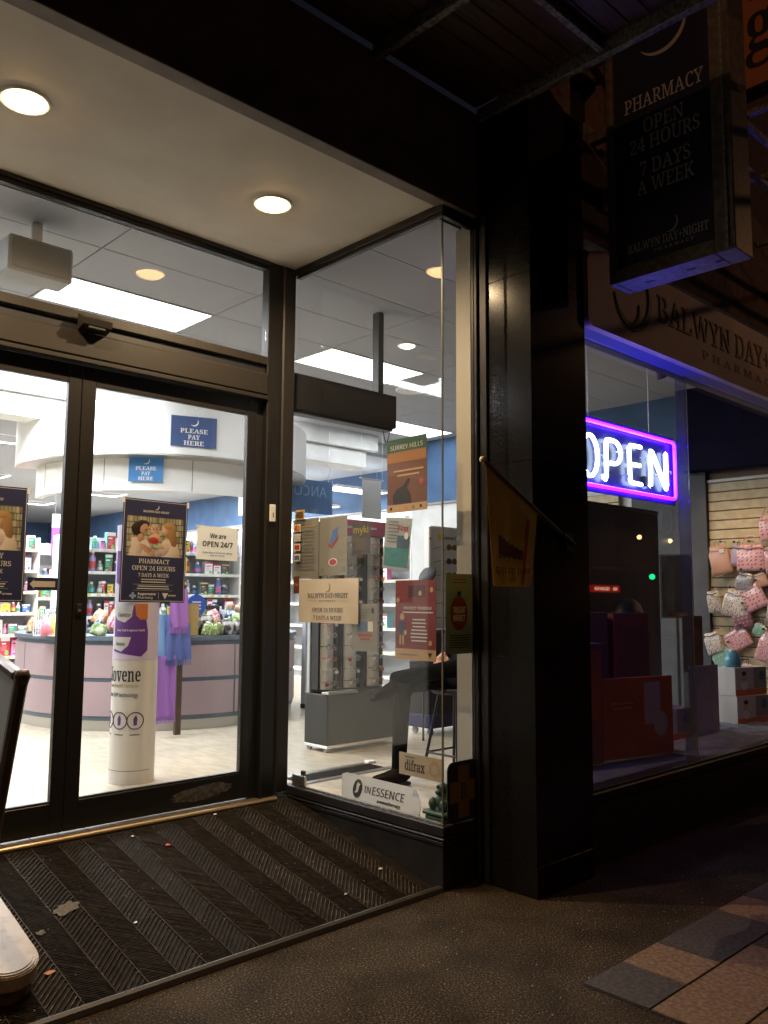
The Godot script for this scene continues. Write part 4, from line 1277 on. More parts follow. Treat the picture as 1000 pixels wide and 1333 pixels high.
# ---------------------------------------------------------------- prints on the door glass
func photo_print() -> ImageTexture:
	# flat print of three people at a pharmacy shelf, in soft blocks of colour
	var W := 192
	var H := 144
	var im := Image.create(W, H, false, Image.FORMAT_RGB8)
	var n := FastNoiseLite.new()
	n.seed = 4
	n.frequency = 0.06
	var skin_a := Color(0.70, 0.53, 0.43)
	var skin_b := Color(0.80, 0.63, 0.53)
	var blouse := Color(0.80, 0.74, 0.70)
	var shapes := [
		[30, 88, 24, 34, 0.35, blouse], [22, 72, 12, 22, -0.3, blouse],
		[24, 30, 14, 17, 0.3, Color(0.13, 0.09, 0.08)], [36, 18, 13, 9, 0.2, Color(0.13, 0.09, 0.08)],
		[38, 30, 9, 13, 0.3, skin_a], [42, 32, 3, 2, 0.0, Color(0.45, 0.25, 0.2)],
		[30, 52, 7, 10, 0.1, skin_a],
		[46, 80, 7, 20, -0.9, skin_a], [62, 86, 12, 6, -0.5, skin_a],
		[98, 86, 24, 36, -0.15, Color(0.82, 0.75, 0.69)], [86, 78, 9, 18, 0.5, Color(0.76, 0.68, 0.62)],
		[96, 30, 14, 20, 0.1, Color(0.62, 0.47, 0.30)], [104, 48, 9, 22, -0.2, Color(0.56, 0.41, 0.25)],
		[86, 30, 8, 11, -0.1, skin_b], [92, 20, 10, 8, 0.3, Color(0.66, 0.50, 0.32)],
		[62, 30, 10, 11, 0.0, skin_b], [62, 23, 9, 6, 0.0, Color(0.74, 0.62, 0.48)],
		[63, 52, 13, 13, 0.0, skin_b], [60, 57, 12, 8, 0.1, Color(0.66, 0.17, 0.15)],
		[59, 30, 1.6, 1.6, 0.0, Color(0.3, 0.2, 0.16)], [66, 30, 1.6, 1.6, 0.0, Color(0.3, 0.2, 0.16)],
		[78, 70, 9, 5, 0.7, skin_b], [70, 72, 10, 4, 0.15, Color(0.62, 0.70, 0.58)],
		[72, 88, 8, 9, 0.2, Color(0.66, 0.62, 0.64)],
	]
	# out-of-focus shelves behind
	for y in H:
		for x in W:
			var u := x / 1.5
			var v := y / 1.5
			var q := n.get_noise_2d(u * 3.0, floorf(v / 15.0) * 40.0)
			var c := Color(0.40, 0.39, 0.29).lerp(Color(0.66, 0.64, 0.54), clampf(0.5 + q * 1.6, 0, 1))
			var sh := absf(fposmod(v, 15.0) - 7.5) / 7.5
			c = c.darkened(0.45 * smoothstep(0.7, 1.0, sh))
			im.set_pixel(x, y, c)
	for s in shapes:
		var cx: float = s[0]
		var cy: float = s[1]
		var rx: float = s[2]
		var ry_: float = s[3]
		var cr := cos(float(s[4]))
		var sr := sin(float(s[4]))
		var m := maxf(rx, ry_) + 2.0
		for y in range(maxi(0, int((cy - m) * 1.5)), mini(H, int((cy + m) * 1.5))):
			for x in range(maxi(0, int((cx - m) * 1.5)), mini(W, int((cx + m) * 1.5))):
				var dx := x / 1.5 - cx
				var dy := y / 1.5 - cy
				var u := (dx * cr + dy * sr) / rx
				var v := (-dx * sr + dy * cr) / ry_
				var d := u * u + v * v + n.get_noise_2d(x * 1.3 + rx * 9.0, y * 1.3) * 0.22
				if d < 1.15:
					var col: Color = s[5]
					col = col.lightened(0.16 * clampf(-u * 0.5 - v * 0.6, 0, 1)).darkened(0.30 * clampf(u * 0.5 + v * 0.5, 0, 1))
					col = col.darkened(0.10 * absf(n.get_noise_2d(x * 5.0, y * 2.0 + rx)))
					im.set_pixel(x, y, im.get_pixel(x, y).lerp(col, 1.0 - smoothstep(0.85, 1.15, d)))
	return ImageTexture.create_from_image(im)

func quad_print(parent: Node, called: String, tex: Texture2D, x0: float, x1: float, y0: float, y1: float, z: float) -> void:
	var m := StandardMaterial3D.new()
	m.resource_name = called
	m.albedo_texture = tex
	m.roughness = 0.5
	var q := QuadMesh.new()
	q.size = Vector2(x1 - x0, y1 - y0)
	mi(parent, called, q, m, T((x0 + x1) / 2, (y0 + y1) / 2, z))

func pharmacy_poster(label: String, u0: float, y0: float, tex: Texture2D, tilt: float) -> void:
	var w := 0.425
	var h := 0.612
	var o := poster("pharmacy_poster", label, "poster", "z", u0, u0 + w, y0, y0 + h, DOOR_Z - 0.014, M.navy, tilt, "pharmacy hours posters on the sliding doors", 0.003)
	var wh: Material = M.pale_ink
	for e in [[-w / 2 + 0.006, w / 2 - 0.006, h - 0.010, h - 0.007], [-w / 2 + 0.006, w / 2 - 0.006, 0.007, 0.010], [-w / 2 + 0.006, -w / 2 + 0.009, 0.007, h - 0.007], [w / 2 - 0.009, w / 2 - 0.006, 0.007, h - 0.007]]:
		rect(o, "border_line", M.silver_ink, e[0], e[1], e[2], e[3])
	quad_print(o, "photo_print", tex, -w / 2 + 0.028, w / 2 - 0.028, 0.272, 0.510, 0.0009)
	crescent(o, 0.0, h - 0.042, 0.017, 0.005, -120, 40, wh)
	txt(o, "BALWYN DAY+NIGHT", 0, h - 0.071, 0.17, 0.013, wh, "serif")
	txt(o, "PHARMACY", 0, 0.243, 0.20, 0.027, wh, "serif")
	txt(o, "OPEN 24 HOURS", 0, 0.202, 0.28, 0.027, wh, "serif")
	txt(o, "7 DAYS A WEEK", 0, 0.161, 0.20, 0.022, wh, "serif")
	small_print(o, M.silver_ink, 0, 0.113, 0.142, 0.20, 2)
	rect(o, "rule", M.silver_ink, -0.13, 0.13, 0.1045, 0.106)
	small_print(o, M.silver_ink, 0, 0.074, 0.102, 0.26, 2)
	rect(o, "rule", M.silver_ink, -0.13, 0.13, 0.069, 0.0702)
	# plus emblem, name, and the white triangle mark
	shape(o, "plus_emblem", mt("plus_blue", lin(0.25, 0.32, 0.48), 0.6), [Vector2(-0.150, 0.030), Vector2(-0.136, 0.030), Vector2(-0.136, 0.018), Vector2(-0.122, 0.018), Vector2(-0.122, 0.030), Vector2(-0.108, 0.030), Vector2(-0.108, 0.044), Vector2(-0.122, 0.044), Vector2(-0.122, 0.058), Vector2(-0.136, 0.058), Vector2(-0.136, 0.044), Vector2(-0.150, 0.044)])
	txt(o, "Supercare", -0.040, 0.047, 0.115, 0.020, wh, "sansb")
	txt(o, "Pharmacy", -0.048, 0.026, 0.098, 0.019, wh, "sans")
	rect(o, "rule", M.silver_ink, 0.036, 0.0375, 0.018, 0.060)
	shape(o, "triangle_emblem", wh, [Vector2(0.060, 0.056), Vector2(0.100, 0.056), Vector2(0.080, 0.020)])
	txt(o, "VICTORIA", 0.126, 0.042, 0.052, 0.009, wh, "sansb")
	for c in [[w / 2, h], [-w / 2, h]]:
		var tp := bl(o, "clear_tape", mt("tape", lin(0.7, 0.7, 0.68), 0.3), c[0] - 0.006, c[0] + 0.008, c[1] - 0.03, c[1] + 0.006, -0.0008, 0.0014, 0)
		tp.rotation.z = 0.05

func build_door_prints() -> void:
	var tex := photo_print()
	pharmacy_poster("navy pharmacy hours poster with a family photo on the right sliding door", -1.212, 1.525, tex, -0.6)
	pharmacy_poster("navy pharmacy hours poster cut by the picture edge on the left sliding door", -2.180, 1.525, tex, 0.0)
	var p := poster("opening_notice", "white paper notice saying open 24/7 taped inside the right sliding door", "notice", "z", -0.712, -0.408, 1.792, 2.004, DOOR_Z - 0.016, M.paper, -1.0)
	txt(p, "We are", 0.0, 0.152, 0.118, 0.030, M.ink, "sansb")
	txt(p, "OPEN 24/7", 0.0, 0.100, 0.222, 0.034, M.ink, "sansb")
	txt(p, "If the door is locked we will be", 0.0, 0.046, 0.215, 0.013, M.grey_ink, "sans")
	txt(p, "with you shortly", 0.0, 0.028, 0.105, 0.013, M.grey_ink, "sans")
	for c in [[-0.15, 0.205], [0.15, 0.205]]:
		bl(p, "clear_tape", M.tape, c[0] - 0.009, c[0] + 0.009, c[1] - 0.006, c[1] + 0.010, -0.0008, 0.0014, 0)
	var a := poster("arrow_sticker", "navy sticker with a cream arrow pointing left on the left door", "sticker", "z", -1.735, -1.572, 1.588, 1.657, DOOR_Z - 0.018, M.navy, 0.0)
	shape(a, "arrow_print", M.cream_paper, [Vector2(-0.070, 0.034), Vector2(-0.045, 0.060), Vector2(-0.048, 0.050), Vector2(0.068, 0.050), Vector2(0.068, 0.018), Vector2(-0.048, 0.018), Vector2(-0.045, 0.008)])

# ---------------------------------------------------------------- prints on the corner window
func build_window_prints() -> void:
	var X := 0.012
	var p: Node3D
	p = poster("hours_sign", "cream card with moon emblem and opening hours on the corner window", "sign", "x", -1.286, -0.694, 1.399, 1.680, X - 0.022, M.cream_paper, 0.0, "", 0.003)
	crescent(p, 0.0, 0.226, 0.030, 0.012, -130, 70, M.gold_ink)
	txt(p, "BALWYN DAY+NIGHT", 0.0, 0.175, 0.40, 0.030, M.grey_ink, "serifb")
	txt(p, "P H A R M A C Y", 0.0, 0.141, 0.16, 0.011, M.grey_ink, "serif")
	rect(p, "rule", M.gold_ink, -0.20, -0.10, 0.140, 0.142)
	rect(p, "rule", M.gold_ink, 0.10, 0.20, 0.140, 0.142)
	txt(p, "OPEN 24 HOURS", 0.0, 0.083, 0.30, 0.028, M.grey_ink, "serif")
	txt(p, "7 DAYS A WEEK", 0.0, 0.033, 0.28, 0.028, M.grey_ink, "serif")
	# tall event poster
	p = poster("event_poster", "tall orange and green event poster with a dark figure high in the corner window", "poster", "x", -0.462, -0.132, 2.066, 2.508, X, mt("poster_brick", lin(0.13, 0.05, 0.028), 0.7), 0.6)
	rect(p, "green_band", mt("poster_green", lin(0.025, 0.075, 0.06), 0.7), -0.165, 0.165, 0.362, 0.442)
	rect(p, "orange_band", mt("poster_orange", lin(0.26, 0.12, 0.04), 0.7), -0.165, 0.165, 0.298, 0.362)
	txt(p, "SURREY HILLS", 0.0, 0.390, 0.27, 0.028, M.silver_ink, "sans")
	small_print(p, M.tan_ink, 0.015, 0.205, 0.260, 0.25, 2)
	shape(p, "figure_print", M.ink, [Vector2(-0.11, 0.045), Vector2(0.04, 0.045), Vector2(0.03, 0.10), Vector2(0.0, 0.14), Vector2(0.03, 0.19), Vector2(0.015, 0.20), Vector2(-0.03, 0.155), Vector2(-0.08, 0.14), Vector2(-0.12, 0.10)])
	rect(p, "cream_band", M.tan_ink, -0.165, 0.165, 0.0, 0.046, 0.0016)
	for k in 5:
		disc(p, "logo_print", [M.ink, M.gold_ink, M.orange, M.grey_ink, M.ink][k], -0.13 + k * 0.062, 0.024, 0.011, 0.010, 0.0026, 10)
	disc(p, "orange_dot", M.red_ink, 0.12, 0.17, 0.018, 0.018)
	# two sheets beside each other
	p = poster("notice_sheet", "pale typed notice next to the bronze post", "notice", "x", -1.392, -1.115, 1.684, 2.085, X, mt("old_paper", lin(0.22, 0.21, 0.17), 0.85), 0.0)
	small_print(p, M.grey_ink, 0, 0.05, 0.33, 0.22, 12)
	rect(p, "orange_rule", M.tan_ink, -0.10, 0.10, 0.345, 0.352)
	p = poster("badge_poster", "pale poster with a blue and red kite and an oval badge", "poster", "x", -1.103, -0.826, 1.702, 2.078, X, M.old_paper, 0.5)
	shape(p, "kite_print", mt("kite_blue", lin(0.06, 0.14, 0.40), 0.6), [Vector2(-0.03, 0.23), Vector2(0.0, 0.29), Vector2(0.055, 0.31), Vector2(0.035, 0.25), Vector2(-0.02, 0.19)])
	shape(p, "kite_edge", M.red_ink, [Vector2(-0.04, 0.21), Vector2(-0.015, 0.19), Vector2(0.055, 0.26), Vector2(0.05, 0.235), Vector2(-0.012, 0.172), Vector2(-0.045, 0.19)], 0.0012)
	disc(p, "oval_badge", M.paper, 0.0, 0.085, 0.045, 0.026)
	disc(p, "oval_badge", M.red_ink, 0.0, 0.085, 0.034, 0.020, 0.0014)
	rect(p, "corner_mark", M.grey_ink, -0.12, -0.09, 0.02, 0.05)
	rect(p, "corner_mark", M.grey_ink, 0.09, 0.12, 0.02, 0.05)
	# card with yellow lettering
	p = poster("travel_card_sign", "small dark brown card with yellow lettering on the corner window", "sign", "x", -0.780, -0.614, 1.825, 2.027, X, mt("card_brown", lin(0.035, 0.025, 0.016), 0.6))
	txt(p, "myki", 0.0, 0.150, 0.135, 0.060, mt("card_yellow", lin(0.48, 0.38, 0.03), 0.6), "sans")
	small_print(p, mt("card_text", lin(0.12, 0.08, 0.05), 0.7), 0, 0.03, 0.10, 0.11, 5)
	# tilted blue flyer
	p = poster("blue_flyer", "tilted pale blue flyer with red words and teal lower half", "flyer", "x", -0.505, -0.283, 1.730, 2.034, X, mt("flyer_grey", lin(0.30, 0.34, 0.36), 0.8), -6.0)
	rect(p, "teal_block", M.teal, -0.10, 0.10, 0.015, 0.125)
	rect(p, "blue_block", mt("flyer_blue", lin(0.05, 0.10, 0.16), 0.7), 0.0, 0.10, 0.125, 0.20)
	txt(p, "First", 0.045, 0.245, 0.085, 0.035, M.red_ink, "sansb")
	disc(p, "white_dot", M.paper, 0.075, 0.20, 0.017, 0.020, 0.0014)
	small_print(p, M.grey_ink, -0.04, 0.15, 0.29, 0.10, 7)
	# red health poster
	p = poster("health_poster", "deep red health poster with a small cartoon figure and cream footer", "poster", "x", -0.388, -0.062, 1.207, 1.663, X, mt("poster_red", lin(0.16, 0.018, 0.016), 0.6))
	txt(p, "PROTECT YOURSELF", 0.02, 0.295, 0.22, 0.017, M.silver_ink, "sansb")
	small_print(p, M.silver_ink, 0.02, 0.262, 0.280, 0.25, 1)
	rect(p, "footer", M.tan_ink, -0.163, 0.163, 0.0, 0.062)
	rect(p, "footer_text", M.grey_ink, -0.14, 0.02, 0.026, 0.032, 0.0014)
	shape(p, "triangle_emblem", M.ink, [Vector2(0.10, 0.045), Vector2(0.135, 0.045), Vector2(0.118, 0.016)], 0.0014)
	rect(p, "heading_block", mt("poster_red_dark", lin(0.06, 0.008, 0.008), 0.6), -0.055, 0.075, 0.355, 0.425)
	disc(p, "figure_head", M.tan_ink, -0.105, 0.245, 0.018, 0.020, 0.0014)
	shape(p, "figure_body", M.navy, [Vector2(-0.135, 0.14), Vector2(-0.085, 0.14), Vector2(-0.08, 0.21), Vector2(-0.105, 0.225), Vector2(-0.135, 0.21)])
	rect(p, "figure_leg", M.tan_ink, -0.128, -0.114, 0.085, 0.14, 0.0014)
	rect(p, "figure_leg", M.tan_ink, -0.104, -0.090, 0.085, 0.14, 0.0014)
	for d in [[0.13, 0.40], [0.12, 0.10], [-0.08, 0.155], [-0.14, 0.34], [0.04, 0.38]]:
		disc(p, "gold_dot", M.gold_ink, d[0], d[1], 0.013, 0.015, 0.0016, 12)
	small_print(p, M.silver_ink, 0.03, 0.10, 0.24, 0.14, 7)
	# cream flyer
	p = poster("cream_flyer", "narrow cream flyer with a small blue picture and red print", "flyer", "x", -0.770, -0.540, 1.236, 1.523, X, M.old_paper, 1.0)
	rect(p, "picture_print", mt("picture_blue", lin(0.07, 0.12, 0.22), 0.6), -0.065, 0.03, 0.12, 0.18)
	rect(p, "picture_print", M.paper, 0.03, 0.075, 0.12, 0.18)
	rect(p, "red_text", M.red_ink, -0.055, 0.065, 0.09, 0.104)
	rect(p, "red_text", M.red_ink, -0.04, 0.05, 0.068, 0.078)
	disc(p, "crest_print", M.ink, 0.075, 0.245, 0.012, 0.018)
	small_print(p, M.grey_ink, -0.02, 0.195, 0.26, 0.12, 4)
	# small sticker on the post and card marks down the glass edge
	p = poster("yellow_sticker", "small yellow warning sticker at the top of the row on the window edge", "sticker", "x", -1.345, -1.245, 2.082, 2.146, X - 0.02, mt("sticker_yellow", lin(0.55, 0.36, 0.12), 0.7))
	small_print(p, M.ink, 0, 0.008, 0.052, 0.08, 5)
	var marks := [[2.00, lin(0.60, 0.12, 0.02), "orange and red card mark in the row on the window edge"], [1.935, lin(0.5, 0.5, 0.5), "grey card mark in the row on the window edge"], [1.87, lin(0.5, 0.05, 0.03), "red card mark in the row on the window edge"], [1.80, lin(0.10, 0.13, 0.22), "blue card mark at the bottom of the row on the window edge"]]
	for k in marks.size():
		p = poster("payment_sticker", marks[k][2], "sticker", "x", -1.352, -1.285, marks[k][0], marks[k][0] + 0.05, X - 0.02, M.paper, 0.0, "payment card stickers")
		if k == 0:
			disc(p, "circle_print", mt("mark_red", lin(0.5, 0.03, 0.02), 0.6), -0.010, 0.025, 0.017, 0.020)
			disc(p, "circle_print", mt("mark_orange", lin(0.6, 0.25, 0.02), 0.6), 0.012, 0.025, 0.017, 0.020, 0.001)
		else:
			rect(p, "mark_print", mt("mark%d" % k, marks[k][1], 0.6), -0.026, 0.026, 0.010, 0.040)
	p = poster("brown_card", "small dark red card beside the cream hours card", "card", "x", -1.352, -1.290, 1.585, 1.700, X - 0.02, mt("card_red", lin(0.14, 0.04, 0.02), 0.6))
	txt(p, "chip", 0, 0.06, 0.05, 0.03, M.tan_ink, "sans")
	# standing sign boards behind the glass
	var s := thing("aroma_sign", "white acrylic standing sign for aromatherapy on the window floor", "sign", Vector3(0.075, FLOOR, -0.62), RET * Basis(Vector3.RIGHT, -0.22))
	var poly := PackedVector2Array([Vector2(-0.30, 0.0), Vector2(0.37, 0.0), Vector2(0.345, 0.13), Vector2(0.30, 0.182), Vector2(0.25, 0.19), Vector2(-0.31, 0.19), Vector2(-0.35, 0.175), Vector2(-0.335, 0.10)])
	mi(s, "board", prism_mesh(poly, 0.005), mt("acrylic_white", lin(0.60, 0.62, 0.62), 0.3), T(0, 0, -0.005))
	disc(s, "oval_logo", M.ink, -0.185, 0.112, 0.042, 0.055)
	disc(s, "logo_detail", M.paper, -0.185, 0.118, 0.012, 0.030, 0.0014)
	shape(s, "logo_detail", M.paper, [Vector2(-0.205, 0.085), Vector2(-0.195, 0.085), Vector2(-0.165, 0.140), Vector2(-0.172, 0.143)], 0.0014)
	txt(s, "IN", -0.095, 0.118, 0.055, 0.038, M.ink, "sans")
	txt(s, "ESSENCE", 0.085, 0.120, 0.27, 0.046, M.ink, "sans")
	txt(s, "aromatherapy", 0.10, 0.066, 0.20, 0.026, M.ink, "sansb")
	p = poster("baby_brand_card", "cream card with handwritten black lettering leaning in the window corner", "card", "x", -0.352, -0.010, 0.560, 0.682, X, mt("card_cream", lin(0.44, 0.38, 0.27), 0.8), 0.0)
	txt(p, "difrax", -0.045, 0.058, 0.155, 0.060, M.ink, "serifi")
	small_print(p, M.grey_ink, -0.085, 0.094, 0.112, 0.10, 1)
	for k in 12:
		var an := TAU * k / 12
		disc(p, "doodle_print", M.tan_ink, 0.108 + 0.035 * sin(an) * (1.0 - 0.2 * cos(an)), 0.062 + 0.036 * cos(an), 0.007, 0.008, 0.0006, 8)
	# frog-like green stone ornament on a block
	var f := thing("green_ornament", "small green stone figure sitting on a green block in the window corner", "ornament", Vector3(0.11, FLOOR, -0.10))
	var gm := mt("green_stone", lin(0.035, 0.085, 0.045), 0.45)
	bl(f, "block", gm, -0.075, 0.10, 0.0, 0.085, -0.075, 0.075, 0.010)
	bl(f, "block_cap", gm, -0.085, 0.11, 0.086, 0.108, -0.085, 0.085, 0.008)
	var st := SurfaceTool.new()
	st.begin(Mesh.PRIMITIVE_TRIANGLES)
	for q in [[0.01, 0.155, 0.0, 0.050, 0.058], [0.005, 0.215, -0.005, 0.034, 0.036], [-0.02, 0.232, -0.018, 0.012, 0.012], [-0.02, 0.232, 0.014, 0.012, 0.012], [-0.035, 0.14, 0.04, 0.026, 0.034], [-0.035, 0.14, -0.045, 0.026, 0.034], [-0.03, 0.205, -0.005, 0.022, 0.018]]:
		var s2 := SphereMesh.new()
		s2.radius = q[3]
		s2.height = q[4] * 2
		s2.radial_segments = 16
		s2.rings = 10
		st.append_from(s2, 0, T(q[0], q[1], q[2]))
	mi(f, "figure", st.commit(), gm)
	# black sign with a tan cross
	var c := thing("cross_sign", "black rounded sign with a tan cross and prescription symbol at the window corner", "sign", Vector3(0.150, 0.338, 0.014))
	mi(c, "board", prism_mesh(round_rect(0.262, 0.325, 0.045, 6), 0.006), M.ink, T(0, 0.165, -0.003))
	var y := 0.165
	shape(c, "cross_print", mt("cross_tan", lin(0.17, 0.11, 0.025), 0.6), [Vector2(-0.045, y - 0.14), Vector2(0.045, y - 0.14), Vector2(0.045, y - 0.055), Vector2(0.112, y - 0.055), Vector2(0.112, y + 0.055), Vector2(0.045, y + 0.055), Vector2(0.045, y + 0.14), Vector2(-0.045, y + 0.14), Vector2(-0.045, y + 0.055), Vector2(-0.112, y + 0.055), Vector2(-0.112, y - 0.055), Vector2(-0.045, y - 0.055)], 0.0034)
	txt(c, "R", 0.0, y + 0.004, 0.055, 0.085, M.ink, "serifi", 0.0052)
	# market poster on the narrow street glass
	p = poster("market_poster", "pale green market poster with a red bauble on the narrow street glass", "poster", "z", 0.012, 0.246, 1.250, 1.698, 0.0095, mt("poster_sage", lin(0.25, 0.29, 0.28), 0.7), 0.0)
	var rb := mt("bauble_red", lin(0.20, 0.016, 0.022), 0.6)
	disc(p, "bauble_print", rb, -0.005, 0.225, 0.072, 0.095, 0.0006, 24)
	rect(p, "bauble_cap", M.ink, -0.018, 0.012, 0.322, 0.348)
	txt(p, "TWILIGHT", -0.005, 0.245, 0.105, 0.036, M.pale_ink, "sansb")
	txt(p, "MARKET", -0.005, 0.200, 0.100, 0.038, M.pale_ink, "sansb")
	small_print(p, M.red_ink, 0.0, 0.390, 0.425, 0.13, 2)
	small_print(p, M.ink, 0.0, 0.03, 0.11, 0.18, 6)

# ---------------------------------------------------------------- round pay counter and its canopy
const CC := Vector3(1.35, FLOOR, -5.60)   # centre of the round counter
const CR := 1.52

func on_counter(deg: float, r: float) -> Vector3:
	var a := deg_to_rad(deg)
	return Vector3(CC.x + cos(a) * r, 0, CC.z + sin(a) * r)

func build_counter() -> void:
	var o := thing("pay_counter", "round pay counter clad in speckled pink panels with grey bands", "counter", CC)
	var segs := 12
	mi(o, "toe_kick", arc_mesh(CR - 0.12, CR - 0.03, 0, TAU, 0.0, 0.10, 60), M.steel)
	mi(o, "core", arc_mesh(CR - 0.10, CR - 0.012, 0, TAU, 0.10, 0.86, 60), M.laminate_grey)
	for k in segs:
		var a0 := TAU * k / segs + 0.006
		var a1 := TAU * (k + 1) / segs - 0.006
		mi(o, "panel", arc_mesh(CR - 0.012, CR, a0, a1, 0.145, 0.465, 8), M.laminate_pink)
		mi(o, "panel", arc_mesh(CR - 0.012, CR, a0, a1, 0.505, 0.815, 8), M.laminate_pink)
	mi(o, "counter_top", arc_mesh(CR - 0.55, CR + 0.02, 0, TAU, 0.86, 0.90, 60), M.laminate_grey)
	# white drum canopy above: upper ring and smaller lower ring, neither glows
	var c := thing("drum_canopy", "bright white two-tier drum canopy hanging over the round counter", "canopy", Vector3(CC.x, 2.62, CC.z))
	mi(c, "upper_ring", arc_mesh(CR + 0.02, CR + 0.10, -0.3, PI + 0.3, 0.34, 0.86, 48), M.white)
	mi(c, "lower_ring", arc_mesh(CR - 0.20, CR - 0.12, -0.3, PI + 0.3, 0.0, 0.335, 48), M.white)
	mi(c, "step", arc_mesh(CR - 0.20, CR + 0.10, -0.3, PI + 0.3, 0.322, 0.338, 48), M.steel)
	for k in 3:
		var p := on_counter(k * 90, CR - 0.10) - c.position
		rod(c, "hanger", M.steel, Vector3(p.x, 0.34, p.z), Vector3(p.x, CEIL_REAR - 2.62 if p.z + c.position.z < -5.6 else CEIL - 2.62, p.z), 0.008)
	for k in 6:
		mi(c, "seam", arc_mesh(CR - 0.1215, CR - 0.118, PI * k / 5, PI * k / 5 + 0.006, 0.0, 0.335, 1), M.plastic_grey)
	# the two signs on the drum
	for s in [[0.78, -4.02, 3.19, 0.45, 0.305, "upper blue please pay here sign on the drum canopy", true, CR + 0.11], [0.50, -4.46, 2.83, 0.335, 0.255, "lower please pay here sign on the drum canopy, its glow painted in lighter blue", false, CR - 0.10]]:
		var dir := Vector3(s[0] - CC.x, 0, s[1] - CC.z).normalized()
		var at: Vector3 = CC + dir * s[7]
		at.y = s[2] - s[4] / 2
		var z := dir
		var bb := Basis(Vector3.UP.cross(z), Vector3.UP, z)
		var g := thing("pay_here_sign", s[5], "sign", at, bb, "please pay here signs")
		var w: float = s[3]
		var h: float = s[4]
		bl(g, "panel", M.sign_blue if s[6] else glow_blue_paint(), -w / 2, w / 2, 0, h, -0.005, 0.004, 0.001)
		crescent(g, 0.0, h * 0.82, h * 0.14, h * 0.045, -140, 40, M.white, 0.0045)
		txt(g, "PLEASE", 0, h * 0.52, w * 0.60, h * 0.145, M.white, "serifb", 0.0055)
		txt(g, "PAY", 0, h * 0.32, w * 0.26, h * 0.145, M.white, "serifb", 0.0055)
		txt(g, "HERE", 0, h * 0.12, w * 0.44, h * 0.145, M.white, "serifb", 0.0055)
	build_counter_goods()

func lump_mesh(sd: int, r: float, squash: float) -> Mesh:
	var n := FastNoiseLite.new()
	n.seed = sd
	n.frequency = 1.7
	var st := SurfaceTool.new()
	st.begin(Mesh.PRIMITIVE_TRIANGLES)
	st.set_smooth_group(1)
	var P := func(i: int, j: int) -> Vector3:
		var a := TAU * (i % 14) / 14.0
		var b := PI * j / 8.0 - PI / 2
		var d := Vector3(cos(a) * cos(b), sin(b), sin(a) * cos(b))
		return d * r * (1.0 + 0.55 * n.get_noise_3dv(d * 1.4)) * Vector3(1, squash, 0.8)
	for i in 14:
		for j in 8:
			var a: Vector3 = P.call(i, j)
			var b: Vector3 = P.call(i + 1, j)
			var c: Vector3 = P.call(i + 1, j + 1)
			var d: Vector3 = P.call(i, j + 1)
			if j > 0:
				for v in [a, c, b]: st.add_vertex(v)
			if j < 7:
				for v in [a, d, c]: st.add_vertex(v)
	st.generate_normals()
	return st.commit()

func scarf_mesh(w: float, h: float, waves: float, sd: int, fringe := true) -> Mesh:
	var st := SurfaceTool.new()
	st.begin(Mesh.PRIMITIVE_TRIANGLES)
	st.set_smooth_group(1)
	var nx := 14
	var ny := 16
	var P := func(i: int, j: int) -> Vector3:
		var u := float(i) / nx
		var v := float(j) / ny
		return Vector3((u - 0.5) * w * (1.0 - 0.12 * v), h * v, 0.014 * sin(u * waves * TAU + v * 2.0 + sd))
	for i in nx:
		for j in ny:
			var a: Vector3 = P.call(i, j)
			var b: Vector3 = P.call(i + 1, j)
			var c: Vector3 = P.call(i + 1, j + 1)
			var d: Vector3 = P.call(i, j + 1)
			for q in [0.0, -0.004]:
				var e := Vector3(0, 0, q)
				for v in [a + e, b + e, c + e, a + e, c + e, d + e]: st.add_vertex(v)
	if fringe:
		for i in nx * 2:
			var x := ((i + 0.5) / (nx * 2) - 0.5) * w
			add_tube(st, PackedVector3Array([Vector3(x, 0.004, 0), Vector3(x + 0.006 * sin(i * 3.1), -0.055, 0.004 * cos(i * 2.0))]), 0.0035, 4)
	st.generate_normals()
	return st.commit()

func glow_blue_paint() -> StandardMaterial3D:  # backlit glow of the lower sign put into a lighter blue paint
	return mt("sign_blue_painted_glow", lin(0.05, 0.22, 0.52), 0.5)

